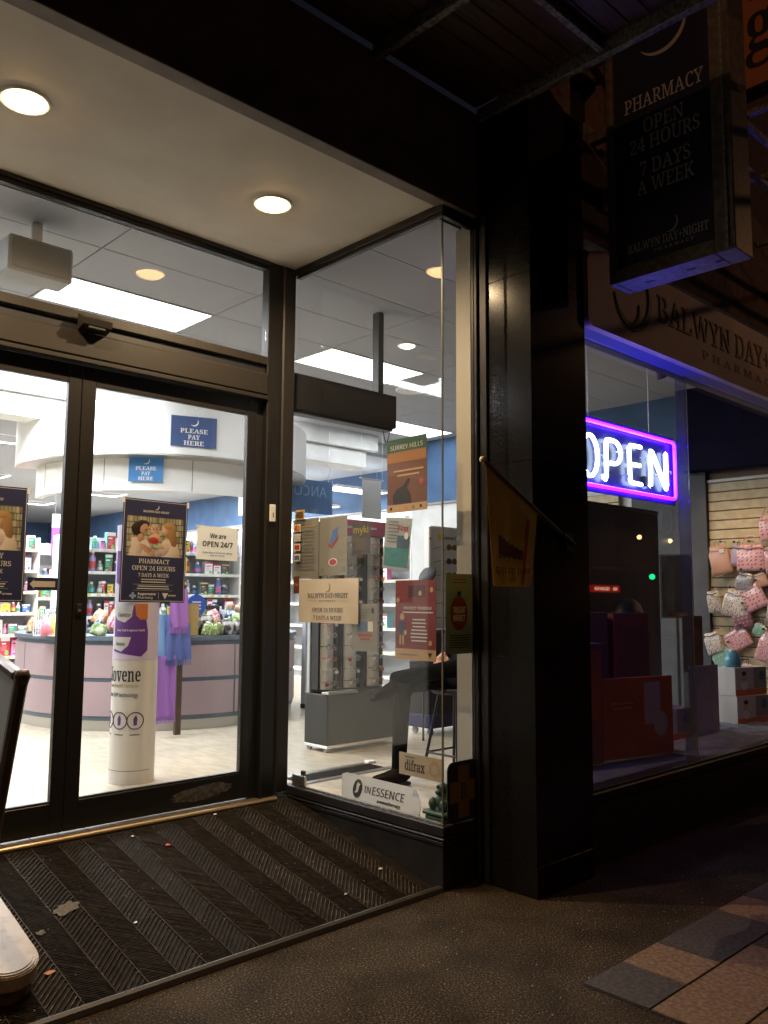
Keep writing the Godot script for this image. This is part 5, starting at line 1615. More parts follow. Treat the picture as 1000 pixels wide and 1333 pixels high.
func build_counter_goods() -> void:
	var top := FLOOR + 0.90
	# scarf stand: brown post with three scarves
	var s := thing("scarf_stand", "brown wooden post with a short arm standing in front of the pay counter", "stand", Vector3(0.66, FLOOR, -3.98))
	bl(s, "post", mt("post_wood", lin(0.075, 0.045, 0.025), 0.6), -0.03, 0.03, 0, 1.42, -0.02, 0.02, 0.004)
	bl(s, "arm", M.post_wood, -0.34, 0.03, 1.36, 1.40, 0.021, 0.05, 0.004)
	var lil := mt("scarf_lilac", lin(0.34, 0.15, 0.48), 0.9)
	for q in [["lilac fringed scarf hanging lowest on the scarf stand", 0.49, 0.46, 0.56, 0.235, lil, 2.2, 0.045], ["short lilac fringed scarf at the top of the scarf stand", 0.60, 1.28, 0.36, 0.19, lil, 1.6, 0.075], ["blue and green tie-dyed scarf on the scarf stand", 0.615, 0.98, 0.34, 0.27, mt("scarf_blue", lin(0.10, 0.14, 0.38), 0.9), 2.6, 0.06], ["pale blue scarf behind the lilac one on the scarf stand", 0.47, 0.98, 0.42, 0.21, mt("scarf_sky", lin(0.17, 0.32, 0.62), 0.9), 1.3, 0.03], ["mustard cloth bag hanging on the scarf stand", 0.76, 1.20, 0.30, 0.16, mt("scarf_mustard", lin(0.36, 0.26, 0.10), 0.9), 0.8, 0.035]]:
		var o := mi(self, "scarf", scarf_mesh(q[4], q[3], q[6], int(q[1] * 100), q[4] != 0.16), q[5], T(q[1], q[2], -3.98 + q[7]))
		tag(o, q[0], "scarf", "scarves on the stand")
	# netted bags of soaps piled along the counter edge
	var cols := [lin(0.42, 0.13, 0.14), lin(0.10, 0.22, 0.06), lin(0.45, 0.24, 0.18), lin(0.03, 0.03, 0.05), lin(0.18, 0.30, 0.08), lin(0.30, 0.10, 0.28), lin(0.55, 0.26, 0.06), lin(0.05, 0.07, 0.16)]
	var cn := ["pink", "dark green", "peach", "black", "lime", "plum", "orange", "navy"]
	var packs := []
	for k in 4:
		packs.append(bag_mesh([0.13, 0.11, 0.15, 0.10][k], [0.15, 0.17, 0.12, 0.14][k], [0.08, 0.07, 0.09, 0.06][k], 140 + k))
	var looks := []
	var pal := [[lin(0.45, 0.16, 0.18), lin(0.60, 0.50, 0.46), lin(0.20, 0.03, 0.05)], [lin(0.05, 0.14, 0.03), lin(0.30, 0.40, 0.14), lin(0.55, 0.55, 0.45)], [lin(0.50, 0.25, 0.18), lin(0.62, 0.52, 0.42), lin(0.12, 0.05, 0.03)], [lin(0.012, 0.012, 0.016), lin(0.08, 0.08, 0.09), lin(0.5, 0.48, 0.45)], [lin(0.16, 0.26, 0.06), lin(0.05, 0.08, 0.03), lin(0.52, 0.50, 0.30)], [lin(0.20, 0.07, 0.20), lin(0.45, 0.35, 0.45), lin(0.05, 0.02, 0.06)], [lin(0.55, 0.24, 0.05), lin(0.30, 0.08, 0.02), lin(0.60, 0.52, 0.40)], [lin(0.02, 0.03, 0.09), lin(0.10, 0.14, 0.28), lin(0.5, 0.5, 0.52)]]
	for k in 8:
		var m := mt("packet_%d" % k, Color.WHITE, 0.28)
		m.albedo_texture = noise_tex(200 + k, 0.035, pal[k], [0.35, 0.5, 0.68], 2, 128, FastNoiseLite.TYPE_CELLULAR if k % 2 else FastNoiseLite.TYPE_SIMPLEX)
		m.uv1_triplanar = true
		m.uv1_scale = Vector3(3.2, 3.2, 3.2)
		looks.append(m)
	for k in 46:
		var deg := 128.0 - k * 1.75 + rng.randf_range(-0.6, 0.6)
		if k > 27:
			deg = 138.0 + (k - 28) * 2.7
		var row := k % 3
		var p := on_counter(deg, CR - 0.07 - 0.10 * row)
		var ci := (k * 5 + row + k / 8) % 8
		var o := mi(self, "snack_bag", packs[k % 4], looks[ci], T(p.x, top + 0.002 + 0.055 * row, p.z, ry(90 - deg + rng.randf_range(-40, 40)) * Basis(Vector3.BACK, rng.randf_range(-0.5, 0.5)) * Basis(Vector3.RIGHT, rng.randf_range(-0.4, 0.1))))
		tag(o, "%s patterned wrapped packet, %s along the counter edge from the window side" % [cn[ci], ordinal(k + 1)], "packet", "wrapped packets on the pay counter")
	# white perforated tray of tubes
	var t := thing("tube_tray", "white perforated tray holding upright brushes and tubes on the counter", "tray", Vector3(1.62, top, -4.42), ry(-8))
	bl(t, "front", M.white, -0.24, 0.24, 0.0, 0.16, 0.12, 0.126, 0.002)
	mi(t, "side", prism_mesh(PackedVector2Array([Vector2(-0.12, 0), Vector2(0.12, 0), Vector2(0.12, 0.16), Vector2(-0.12, 0.30)]), 0.006), M.white, T(-0.24, 0, 0, Basis(Vector3(0, 0, 1), Vector3.UP, Vector3(-1, 0, 0))))
	mi(t, "side", prism_mesh(PackedVector2Array([Vector2(-0.12, 0), Vector2(0.12, 0), Vector2(0.12, 0.16), Vector2(-0.12, 0.30)]), 0.006), M.white, T(0.246, 0, 0, Basis(Vector3(0, 0, 1), Vector3.UP, Vector3(-1, 0, 0))))
	bl(t, "base", M.white, -0.24, 0.24, 0, 0.006, -0.12, 0.12, 0)
	for i in 9:
		for j in 3:
			bl(t, "hole", M.red_ink if j == 0 else M.grey_ink, -0.21 + i * 0.05, -0.195 + i * 0.05, 0.03 + j * 0.045, 0.045 + j * 0.045, 0.1262, 0.127, 0)
	for q in [[-0.14, 0.30, lin(0.18, 0.45, 0.60), "sky blue"], [-0.04, 0.27, lin(0.20, 0.40, 0.50), "teal blue"], [0.06, 0.33, lin(0.32, 0.13, 0.07), "copper"], [0.15, 0.31, lin(0.06, 0.09, 0.10), "dark green"]]:
		var m := mt("tube" + q[3], q[2], 0.4)
		var o := thing("hair_brush", "%s handled brush standing in the white perforated tray" % q[3], "brush", t.transform * Vector3(q[0], 0.006, 0.0), t.transform.basis * Basis(Vector3.BACK, -0.1))
		mi(o, "handle", lathe_mesh(PackedVector2Array([Vector2(0.0, 0.0), Vector2(0.030, 0.0), Vector2(0.036, q[1] * 0.6), Vector2(0.028, q[1] * 0.8), Vector2(0.0, q[1] * 0.82)]), 14), m)
		mi(o, "bristle_head", lump_mesh(60, 0.042, 1.1), mt("bristle", lin(0.50, 0.34, 0.24), 0.9), T(0, q[1] * 0.95, 0))
	# dark perfume display
	var d := thing("perfume_display", "black stepped perfume display with small bottles on the counter", "display", Vector3(1.22, top, -4.40), ry(-10))
	bl(d, "back_panel", M.ink, -0.15, 0.15, 0, 0.30, -0.08, -0.06, 0.003)
	bl(d, "tray", M.ink, -0.15, 0.15, 0, 0.05, -0.06, 0.08, 0.003)
	rect(d, "label_print", M.grey_ink, -0.10, 0.10, 0.235, 0.255, -0.0585)
	rect(d, "label_print", M.paper, 0.04, 0.10, 0.13, 0.20, -0.0585)
	for k in 5:
		var b := thing("perfume_bottle", "small %s perfume bottle, %s in the black display" % [["amber", "gold", "red", "amber", "gold"][k], ["first from the left", "second from the left", "in the middle", "second from the right", "first from the right"][k]], "bottle", d.transform * Vector3(-0.12 + k * 0.058, 0.05, 0.02))
		mi(b, "flask", lathe_mesh(PackedVector2Array([Vector2(0, 0), Vector2(0.020, 0), Vector2(0.022, 0.05), Vector2(0.008, 0.062), Vector2(0, 0.062)]), 12), mt("flask%d" % (k % 3), [lin(0.45, 0.18, 0.03), lin(0.5, 0.36, 0.1), lin(0.4, 0.04, 0.04)][k % 3], 0.15))
		mi(b, "cap", cyl_mesh(0.009, 0.009, 0.025, 10), M.gold_ink, T(0, 0.075, 0))
	# round blue price sign
	var rs := thing("price_disc", "round blue and white price sign standing on the counter", "sign", Vector3(1.02, top, -4.30))
	mi(rs, "disc", cyl_mesh(0.11, 0.11, 0.006, 28), mt("disc_blue", lin(0.03, 0.09, 0.45), 0.5), T(0, 0.30, 0, Basis(Vector3.RIGHT, PI / 2)))
	mi(rs, "stem", cyl_mesh(0.006, 0.006, 0.2), M.white, T(0, 0.10, -0.005))
	small_print(rs, M.white, 0.0, 0.25, 0.35, 0.12, 3, 0.004)
	# left end: white trays with pastel cone bags
	var w := thing("cone_tray", "white wire tray of pastel gift cones at the end of the counter", "tray", Vector3(-0.02, top, -5.15), ry(38))
	for e in [[-0.26, 0.26, 0.11, 0.115], [-0.26, 0.26, -0.115, -0.11]]:
		for k in 14:
			bl(w, "wire", M.white, -0.26 + k * 0.04, -0.256 + k * 0.04, 0, 0.14 if e[2] > 0 else 0.26, e[2], e[3], 0)
		for y in [0.0, 0.07, 0.135]:
			bl(w, "wire", M.white, e[0], e[1], y, y + 0.005, e[2], e[3], 0)
	bl(w, "base", M.white, -0.26, 0.26, 0, 0.006, -0.11, 0.11, 0)
	var pc := [lin(0.62, 0.20, 0.25), lin(0.62, 0.52, 0.10), lin(0.10, 0.45, 0.42), lin(0.60, 0.30, 0.32), lin(0.55, 0.50, 0.12), lin(0.40, 0.40, 0.42)]
	var pn := ["pink", "yellow", "teal", "rose", "mustard", "silver"]
	for k in 6:
		var o := mi(self, "gift_cone", lathe_mesh(PackedVector2Array([Vector2(0.0, 0.0), Vector2(0.058, 0.0), Vector2(0.052, 0.06), Vector2(0.0, 0.22)]), 14), mt("cone" + pn[k], pc[k], 0.4), w.transform * T(-0.22 + k * 0.088, 0.007, 0.03 * (k % 2)) * Transform3D(Basis(Vector3.BACK, 0.15 - 0.05 * k), Vector3.ZERO))
		tag(o, "%s gift cone in the white wire tray on the counter" % pn[k], "gift cone", "gift cones")
	# till screen
	var ts := thing("till_screen", "dark till screen on the pay counter", "till", Vector3(0.55, top, -4.75), ry(150))
	bl(ts, "foot", M.ink, -0.09, 0.09, 0, 0.015, -0.08, 0.08, 0.004)
	bl(ts, "neck", M.ink, -0.02, 0.02, 0.015, 0.14, -0.02, 0.0, 0.003)
	bl(ts, "screen", M.ink, -0.17, 0.17, 0.12, 0.36, 0.0, 0.025, 0.006)
	# round cylinder standee inside the doors
	var c := thing("cylinder_standee", "white and lilac cardboard cylinder display printed with purple packs inside the doors", "standee", Vector3(-0.585, FLOOR, -2.42), ry(-44))
	var R := 0.155
	mi(c, "lower_print", arc_mesh(R - 0.004, R, 0, TAU, 0.012, 0.84, 48), mt("standee_white", lin(0.66, 0.62, 0.56), 0.45))
	mi(c, "upper_print", arc_mesh(R - 0.004, R, 0, TAU, 0.842, 1.78, 48), mt("standee_lilac", lin(0.58, 0.50, 0.62), 0.45))
	mi(c, "base_ring", arc_mesh(R - 0.01, R + 0.003, 0, TAU, 0.0, 0.012, 48), M.standee_white)
	mi(c, "top_disc", cyl_mesh(R, R, 0.004, 40), M.standee_white, T(0, 1.782, 0))
	bent_text(c, "Giovene", R, 0.745, 0.30, 0.105, -0.42, M.ink, "serifb")
	bent_text(c, "bone health formula", R, 0.668, 0.24, 0.025, -0.30, M.gold_ink, "serif")
	bent_text(c, "active CPP technology", R, 0.600, 0.27, 0.038, -0.40, M.grey_ink, "sansb")
	for a in [-62, -20, 22]:
		bent_ring(c, R, deg_to_rad(a), 0.43, 0.056, mt("icon_purple", lin(0.05, 0.03, 0.07), 0.6))
		bent_patch(c, R, deg_to_rad(a), 0.43, [Vector2(-0.010, -0.034), Vector2(0.012, -0.030), Vector2(0.015, 0.012), Vector2(0.005, 0.040), Vector2(-0.013, 0.016)], M.purple, 0.0012)
		bent_patch(c, R, deg_to_rad(a), 0.335, [Vector2(-0.035, -0.004), Vector2(0.035, -0.004), Vector2(0.035, 0.004), Vector2(-0.035, 0.004)], M.grey_ink, 0.0010)
	bent_patch(c, R, -0.05, 0.092, [Vector2(-0.19, -0.002), Vector2(0.19, -0.002), Vector2(0.19, 0.002), Vector2(-0.19, 0.002)], M.grey_ink, 0.0010)
	# printed packs: purple box with orange flash
	bent_patch(c, R, -0.05, 1.10, [Vector2(-0.13, -0.20), Vector2(0.09, -0.235), Vector2(0.135, -0.19), Vector2(0.135, -0.06), Vector2(0.12, 0.02), Vector2(0.12, 0.12), Vector2(-0.13, 0.12)], M.purple, 0.0010)
	bent_patch(c, R, 0.0, 1.10, [Vector2(0.03, 0.13), Vector2(0.12, 0.13), Vector2(0.12, 0.02), Vector2(0.07, 0.02), Vector2(0.04, 0.05)], M.orange, 0.0022)
	bent_patch(c, R, -0.05, 1.10, [Vector2(-0.13, 0.12), Vector2(0.03, 0.12), Vector2(0.02, 0.04), Vector2(-0.03, 0.0), Vector2(-0.10, 0.02), Vector2(-0.13, 0.05)], M.paper, 0.0020)
	bent_patch(c, R, -0.05, 1.10, [Vector2(-0.13, -0.10), Vector2(0.02, -0.10), Vector2(0.0, -0.16), Vector2(-0.05, -0.20), Vector2(-0.13, -0.18)], M.paper, 0.0020)
	bent_text(c, "Giovene", R + 0.0022, 1.155, 0.10, 0.030, -0.30, M.grey_ink, "serif")
	bent_text(c, "Giovene", R + 0.0022, 0.955, 0.08, 0.024, -0.45, M.grey_ink, "serif")
	bent_text(c, "Bone, Teeth & Ligament Health", R + 0.0014, 1.045, 0.20, 0.020, 0.02, M.paper, "sansb")
	bent_patch(c, R, -0.3, 1.50, [Vector2(-0.10, -0.12), Vector2(0.0, -0.16), Vector2(0.10, -0.02), Vector2(0.13, 0.10), Vector2(-0.10, 0.10)], M.purple, 0.0012)

func bend(mesh: Mesh, r: float, a_mid: float) -> ArrayMesh:
	# wraps a flat xy mesh round a standing cylinder; x becomes arc length, the middle faces local +z turned by a_mid
	var arr := mesh.surface_get_arrays(0)
	var v: PackedVector3Array = arr[Mesh.ARRAY_VERTEX]
	var idx: PackedInt32Array = arr[Mesh.ARRAY_INDEX] if arr[Mesh.ARRAY_INDEX] != null else PackedInt32Array()
	var st := SurfaceTool.new()
	st.begin(Mesh.PRIMITIVE_TRIANGLES)
	st.set_smooth_group(-1)
	var n := idx.size() if idx.size() > 0 else v.size()
	for i in n:
		var p := v[idx[i]] if idx.size() > 0 else v[i]
		var an := a_mid + p.x / r
		var rr := r + p.z
		st.add_vertex(Vector3(sin(an) * rr, p.y, cos(an) * rr))
	st.generate_normals()
	return st.commit()

func bent_text(parent: Node, s: String, r: float, y: float, w: float, h: float, a_mid: float, m: Material, kind: String) -> void:
	var t := text_mesh(s, kind)
	var bb := t.get_aabb()
	var c := bb.get_center()
	var arr := t.get_mesh_arrays()
	var v: PackedVector3Array = arr[Mesh.ARRAY_VERTEX]
	for i in v.size():
		v[i] = Vector3((v[i].x - c.x) * w / bb.size.x, (v[i].y - c.y) * h / bb.size.y, 0.0006 + (v[i].z + 0.0006))
	arr[Mesh.ARRAY_VERTEX] = v
	var am := ArrayMesh.new()
	am.add_surface_from_arrays(Mesh.PRIMITIVE_TRIANGLES, arr)
	mi(parent, "lettering", bend(am, r, a_mid), m, T(0, y, 0))

func bent_patch(parent: Node, r: float, a_mid: float, y: float, poly: Array, m: Material, lift: float) -> void:
	# cut the outline in narrow strips so that it follows the curve
	var pl := PackedVector2Array(poly)
	var st := SurfaceTool.new()
	st.begin(Mesh.PRIMITIVE_TRIANGLES)
	st.set_smooth_group(-1)
	var x0 := 1e9
	var x1 := -1e9
	for p in pl:
		x0 = minf(x0, p.x)
		x1 = maxf(x1, p.x)
	var k := maxi(1, int(ceil((x1 - x0) / 0.02)))
	for i in k:
		var a := lerpf(x0, x1, float(i) / k)
		var b := lerpf(x0, x1, float(i + 1) / k)
		for piece in Geometry2D.intersect_polygons(pl, PackedVector2Array([Vector2(a, -9), Vector2(b, -9), Vector2(b, 9), Vector2(a, 9)])):
			var idx := Geometry2D.triangulate_polygon(piece)
			for q in idx:
				var an: float = a_mid + piece[q].x / r
				st.add_vertex(Vector3(sin(an) * (r + lift), piece[q].y, cos(an) * (r + lift)))
	st.generate_normals()
	mi(parent, "print_patch", st.commit(), m, T(0, y, 0))

func bent_ring(parent: Node, r: float, a_mid: float, y: float, rad: float, m: Material) -> void:
	var pts := PackedVector3Array()
	for i in 28:
		var an := a_mid + cos(TAU * i / 28) * rad / r
		pts.append(Vector3(sin(an) * (r + 0.001), y + sin(TAU * i / 28) * rad, cos(an) * (r + 0.001)))
	mi(parent, "icon_ring", tube_mesh(pts, 0.0036, 5, true), m)

# ---------------------------------------------------------------- shelving with goods
var goods_cols := [["white", lin(0.66, 0.66, 0.64)], ["blue", lin(0.06, 0.16, 0.45)], ["red", lin(0.42, 0.05, 0.05)], ["green", lin(0.05, 0.26, 0.12)], ["pink", lin(0.55, 0.14, 0.26)], ["yellow", lin(0.55, 0.40, 0.06)], ["teal", lin(0.10, 0.36, 0.40)], ["grey", lin(0.30, 0.30, 0.32)], ["black", lin(0.03, 0.03, 0.035)], ["lilac", lin(0.34, 0.24, 0.46)]]

# a run of shelves facing local +z, with boxes, bottles and hanging packs
func shelf_unit(label: String, where: String, at: Vector3, turn: float, w: float, h: float, levels: int, per: int, palette: Array, pegs := 0) -> void:
	var u := thing("shelf_unit", label, "shelving", at, ry(turn), "white shop shelving")
	bl(u, "back_panel", mt("shelf_back", lin(0.34, 0.35, 0.36), 0.6), -w / 2, w / 2, 0, h, -0.02, 0.0, 0.002)
	bl(u, "side_panel", M.white, -w / 2, -w / 2 + 0.02, 0, h, 0.0005, 0.36, 0.002)
	bl(u, "side_panel", M.white, w / 2 - 0.02, w / 2, 0, h, 0.0005, 0.36, 0.002)
	bl(u, "plinth", M.plastic_grey, -w / 2 + 0.02, w / 2 - 0.02, 0, 0.10, 0.0005, 0.34, 0.002)
	for k in levels:
		var y := 0.12 + (h - 0.30) * k / maxf(1, levels - 1)
		var sh := bl(u, "shelf", M.white, -w / 2 + 0.02, w / 2 - 0.02, y - 0.018, y, 0.001, 0.35, 0.002)
		bl(sh, "price_rail", M.white, -w / 2 + 0.02, w / 2 - 0.02, -0.026, 0.015, 0.1755, 0.183, 0.002)
		var tk := SurfaceTool.new()
		tk.begin(Mesh.PRIMITIVE_TRIANGLES)
		for q in int(w / 0.11):
			if rng.randf() < 0.75:
				tk.append_from(box_mesh(Vector3(0.055, 0.028, 0.001), 0), 0, T(-w / 2 + 0.08 + q * 0.11 + rng.randf_range(-0.02, 0.02), -0.005, 0.1838))
		var tp := mi(sh, "price_tickets", tk.commit(), [M.paper, M.sticker_pale, M.paper][k % 3])
		tp.set_meta("kind", "stuff")
		var x := -w / 2 + 0.06
		var gap := (h - 0.30) / maxf(1, levels - 1)
		var cnt := 0
		while x < w / 2 - 0.15 and cnt < per:
			var ci: int = palette[rng.randi() % palette.size()]
			var kind := (cnt * 3 + k * 5 + int(x * 7.0)) % 5
			var bw := snappedf(rng.randf_range(0.05, 0.15), 0.02)
			var bh := snappedf(minf(gap * 0.88, rng.randf_range(0.12, 0.27)), 0.03)
			var m := mt("goods_" + goods_cols[ci][0], goods_cols[ci][1], 0.45)
			var at_w: Vector3 = u.transform * Vector3(x + bw / 2, y + 0.001, 0.22 + rng.randf_range(-0.03, 0.07))
			var turn_b := ry(turn + rng.randf_range(-5, 5))
			var what: String = ["product box", "medicine packet", "jar", "bottle", "product box"][kind]
			var lab := "%s %s, %s along the %s shelf up of the %s" % [goods_cols[ci][0], what, ordinal(cnt + 1), ordinal(k + 1), where]
			var bo := thing(what.replace(" ", "_"), lab, what, at_w, turn_b, "goods on the " + where)
			if kind == 2 or kind == 3:
				var r := minf(bw, 0.10) * (0.5 if kind == 2 else 0.4)
				var hh := bh * (0.6 if kind == 2 else 0.92)
				mi(bo, "flask", lathe_mesh_cached(r, hh), m)
				mi(bo, "cap", cyl_mesh(r * 0.5, r * 0.5, 0.03, 10), M.white, T(0, hh + 0.012, 0))
				mi(bo, "label_band", cyl_mesh(r + 0.001, r + 0.001, snappedf(hh * 0.35, 0.01), 14), mt("goods_" + goods_cols[(ci + 3) % 10][0], goods_cols[(ci + 3) % 10][1], 0.45), T(0, hh * 0.38, 0))
			else:
				mi(bo, "carton", box_mesh(Vector3(bw, bh, 0.10), 0.002), m, T(0, bh / 2, 0))
				mi(bo, "printed_front", label_quad(bw * 0.96, bh * 0.96), label_print(rng.randi() % 10), T(0, bh * 0.5, 0.0506))
			x += bw + rng.randf_range(0.004, 0.03)
			cnt += 1

func label_quad(w: float, h: float) -> Mesh:
	var key := "lq%.3f_%.3f" % [w, h]
	if not mesh_cache.has(key):
		var q := QuadMesh.new()
		q.size = Vector2(w, h)
		mesh_cache[key] = q
	return mesh_cache[key]

# flat pack print: a ground, a brand block, lines of text and a picture spot
func label_print(k: int) -> StandardMaterial3D:
	var key := "label_%d" % k
	if M.has(key):
		return M[key]
	var r := RandomNumberGenerator.new()
	r.seed = 900 + k
	var grounds := [Color(0.92, 0.92, 0.90), Color(0.90, 0.91, 0.93), Color(0.20, 0.36, 0.66), Color(0.86, 0.88, 0.90), Color(0.76, 0.20, 0.24), Color(0.93, 0.90, 0.84), Color(0.20, 0.52, 0.40), Color(0.88, 0.55, 0.66), Color(0.90, 0.78, 0.30), Color(0.25, 0.22, 0.26)]
	var inks := [Color(0.12, 0.28, 0.60), Color(0.75, 0.12, 0.16), Color(0.94, 0.94, 0.94), Color(0.10, 0.45, 0.30), Color(0.95, 0.93, 0.90), Color(0.35, 0.18, 0.45), Color(0.93, 0.93, 0.88), Color(0.45, 0.08, 0.25), Color(0.15, 0.15, 0.18), Color(0.85, 0.70, 0.35)]
	var im := Image.create(64, 96, false, Image.FORMAT_RGB8)
	im.fill(grounds[k])
	im.fill_rect(Rect2i(0, 0, 64, 8 + r.randi() % 16), inks[k])
	var y := 34
	im.fill_rect(Rect2i(8, 28, 30 + r.randi() % 18, 8), inks[k])
	for i in 5:
		im.fill_rect(Rect2i(8, y + 8 + i * 6, 16 + r.randi() % 30, 2), inks[k].lerp(grounds[k], 0.35))
	var spot := Color.from_hsv(r.randf(), 0.55, 0.75)
	for yy in range(-13, 14):
		for xx in range(-13, 14):
			if xx * xx + yy * yy < 150:
				im.set_pixel(44 + xx if 44 + xx < 64 else 63, 80 + yy if 80 + yy < 96 else 95, spot)
	im.fill_rect(Rect2i(4, 84, 22, 6), inks[(k + 3) % 10])
	var m := mt(key, Color.WHITE, 0.4)
	m.albedo_texture = ImageTexture.create_from_image(im)
	return m

func lathe_mesh_cached(r: float, h: float) -> Mesh:
	var key := "flask%.3f_%.3f" % [r, h]
	if not mesh_cache.has(key):
		mesh_cache[key] = lathe_mesh(PackedVector2Array([Vector2(0, 0), Vector2(r, 0.002), Vector2(r, h * 0.72), Vector2(r * 0.45, h * 0.92), Vector2(r * 0.4, h), Vector2(0, h)]), 14)
	return mesh_cache[key]

func build_shelving() -> void:
	mt("sticker_pale", lin(0.62, 0.55, 0.12), 0.6)
	var y := FLOOR
	# dispensary shelves behind the counter
	shelf_unit("white dispensary shelves stacked with packs right behind the pay counter", "dispensary shelves", Vector3(2.35, y, -7.9), -8, 2.6, 2.1, 7, 26, [0, 1, 7, 8, 3, 6, 2, 9])
	shelf_unit("white shelves of pink and white goods left of the pay counter", "counter side shelves", Vector3(0.35, y, -9.6), 6, 2.0, 2.15, 7, 19, [4, 8, 7, 0, 9, 2, 4])
	shelf_unit("tall white shelves of hair colour boxes deep in the shop", "hair colour shelves", Vector3(2.45, y, -11.4), 0, 1.6, 2.2, 6, 10, [5, 8, 7, 5, 2])
	shelf_unit("white wall shelves along the blue wall, nearest the corner window", "near wall shelves", Vector3(5.66, y, -6.6), -90, 2.2, 2.1, 6, 12, [0, 4, 1, 8, 6, 7])
	shelf_unit("white wall shelves along the blue wall, middle run", "middle wall shelves", Vector3(5.66, y, -9.0), -90, 2.2, 2.1, 6, 12, [2, 1, 6, 0, 7, 3])
	shelf_unit("white wall shelves along the blue wall, farthest run", "far wall shelves", Vector3(5.66, y, -11.6), -90, 2.4, 2.1, 6, 10, [0, 2, 1, 5, 9, 8])
	shelf_unit("long white shelves at the very back of the shop", "back wall shelves", Vector3(3.0, y, -15.5), 0, 3.4, 2.2, 5, 10, [0, 3, 1, 4, 7])
	# overhead light strips make the wall bays read bright: fluorescent batten over each run
	for q in [[5.38, -6.6], [5.38, -9.0], [5.38, -11.6]]:
		var b := thing("shelf_light", "slim lit batten over the wall shelves, %s run" % ["nearest", "middle", "farthest"][int((-q[1] - 6.0) / 2.4)], "shelf light", Vector3(q[0], FLOOR + 2.45, q[1]))
		bl(b, "batten", M.white, -0.05, 0.05, 0.03, 0.07, -0.95, 0.95, 0.004)
		bl(b, "light_tube", M.tube_panel, -0.03, 0.03, 0.0, 0.029, -0.93, 0.93, 0.004)
		bl(b, "bracket", M.white, 0.05, 0.33, 0.03, 0.05, -0.03, 0.03, 0)
		var l := AreaLight3D.new()
		l.name = "tube_light"
		b.add_child(l)
		l.area_size = Vector2(0.06, 1.86)
		l.area_normalize_energy = true
		l.transform = T(0, -0.003, 0, Basis(Vector3.RIGHT, -PI / 2))
		l.light_energy = 0.7
		l.area_range = 12
		l.shadow_enabled = true
	# hanging shop signs
	var s := thing("purple_banner", "purple and white banner hanging deep in the shop", "banner", Vector3(1.55, 2.15, -9.0), ry(-20))
	bl(s, "cloth", M.mid_purple, -0.14, 0.14, 0, 0.42, -0.004, 0.004, 0)
	bl(s, "white_band", M.white, -0.14, 0.14, 0.42, 0.62, -0.004, 0.004, 0)
	bl(s, "white_mark", M.white, -0.06, 0.06, 0.14, 0.26, 0.0042, 0.006, 0)
	for x in [-0.1, 0.1]:
		rod(s, "hanging_wire", M.steel, Vector3(x, 0.62, 0), Vector3(x, CEIL_REAR - 2.15, 0), 0.002, 5)
	var r := thing("red_panel_sign", "red square shelf sign with a white ring deep in the shop", "sign", Vector3(0.95, FLOOR + 1.62, -9.19), ry(6))
	bl(r, "panel", mt("panel_red", lin(0.55, 0.06, 0.04), 0.5), -0.17, 0.17, 0, 0.30, -0.004, 0.004, 0.001)
	var ring := PackedVector3Array()
	for i in 24:
		ring.append(Vector3(cos(TAU * i / 24) * 0.08, 0.15 + sin(TAU * i / 24) * 0.08, 0.006))
	mi(r, "ring_print", tube_mesh(ring, 0.012, 6, true), M.white)
	# blue hanging board whose lettering faces into the shop
	var k := thing("blue_hanging_board", "blue hanging board with pale letters seen from behind", "sign", Vector3(3.05, 2.62, -5.05), ry(0))
	bl(k, "board", M.wall_blue, -0.36, 0.36, 0, 0.42, -0.006, 0.006, 0.002)
	var tx := txt(k, "ANCO", 0.0, 0.28, 0.52, 0.13, mt("pale_blue_ink", lin(0.16, 0.26, 0.42), 0.6), "sans", 0.008)
	tx.transform = Transform3D(Basis.from_scale(Vector3(-1, 1, 1)), Vector3.ZERO) * tx.transform
	for x in [-0.3, 0.3]:
		rod(k, "hanging_wire", M.steel, Vector3(x, 0.42, 0), Vector3(x, CEIL - 2.62, 0), 0.002, 5)
	var pn := thing("hanging_notice", "pale translucent panel hanging by the blue wall", "sign", Vector3(4.05, 2.52, -5.0))
	bl(pn, "panel", mt("panel_beige", lin(0.22, 0.21, 0.20), 0.7), -0.17, 0.17, 0.1, 0.62, -0.004, 0.004, 0)
	bl(pn, "rail", M.steel, -0.22, 0.22, 0.62, 0.635, -0.008, 0.008, 0.002)
	for x in [-0.19, 0.19]:
		rod(pn, "hanging_wire", M.steel, Vector3(x, 0.635, 0), Vector3(x, CEIL - 2.52, 0), 0.002, 5)
	# white door and louvre in the far wall
	var dr := thing("louvre_door", "white louvred door in the side wall behind the sunglasses stand", "door", Vector3(5.10, FLOOR, -3.4), ry(-90))
	bl(dr, "frame", M.white, -0.50, -0.44, 0, 2.1, 0.0, 0.05, 0.004)
	bl(dr, "frame", M.white, 0.44, 0.50, 0, 2.1, 0.0, 0.05, 0.004)
	bl(dr, "frame", M.white, -0.44, 0.44, 2.04, 2.1, 0.0, 0.05, 0.004)
	for i in 32:
		bl(dr, "slat", M.white, -0.43, 0.43, 0.10 + i * 0.06, 0.145 + i * 0.06, 0.004, 0.03, 0.002, Basis(Vector3.RIGHT, 0.35))
	bl(dr, "handle", M.steel, 0.34, 0.37, 0.95, 1.07, 0.03, 0.06, 0.004)

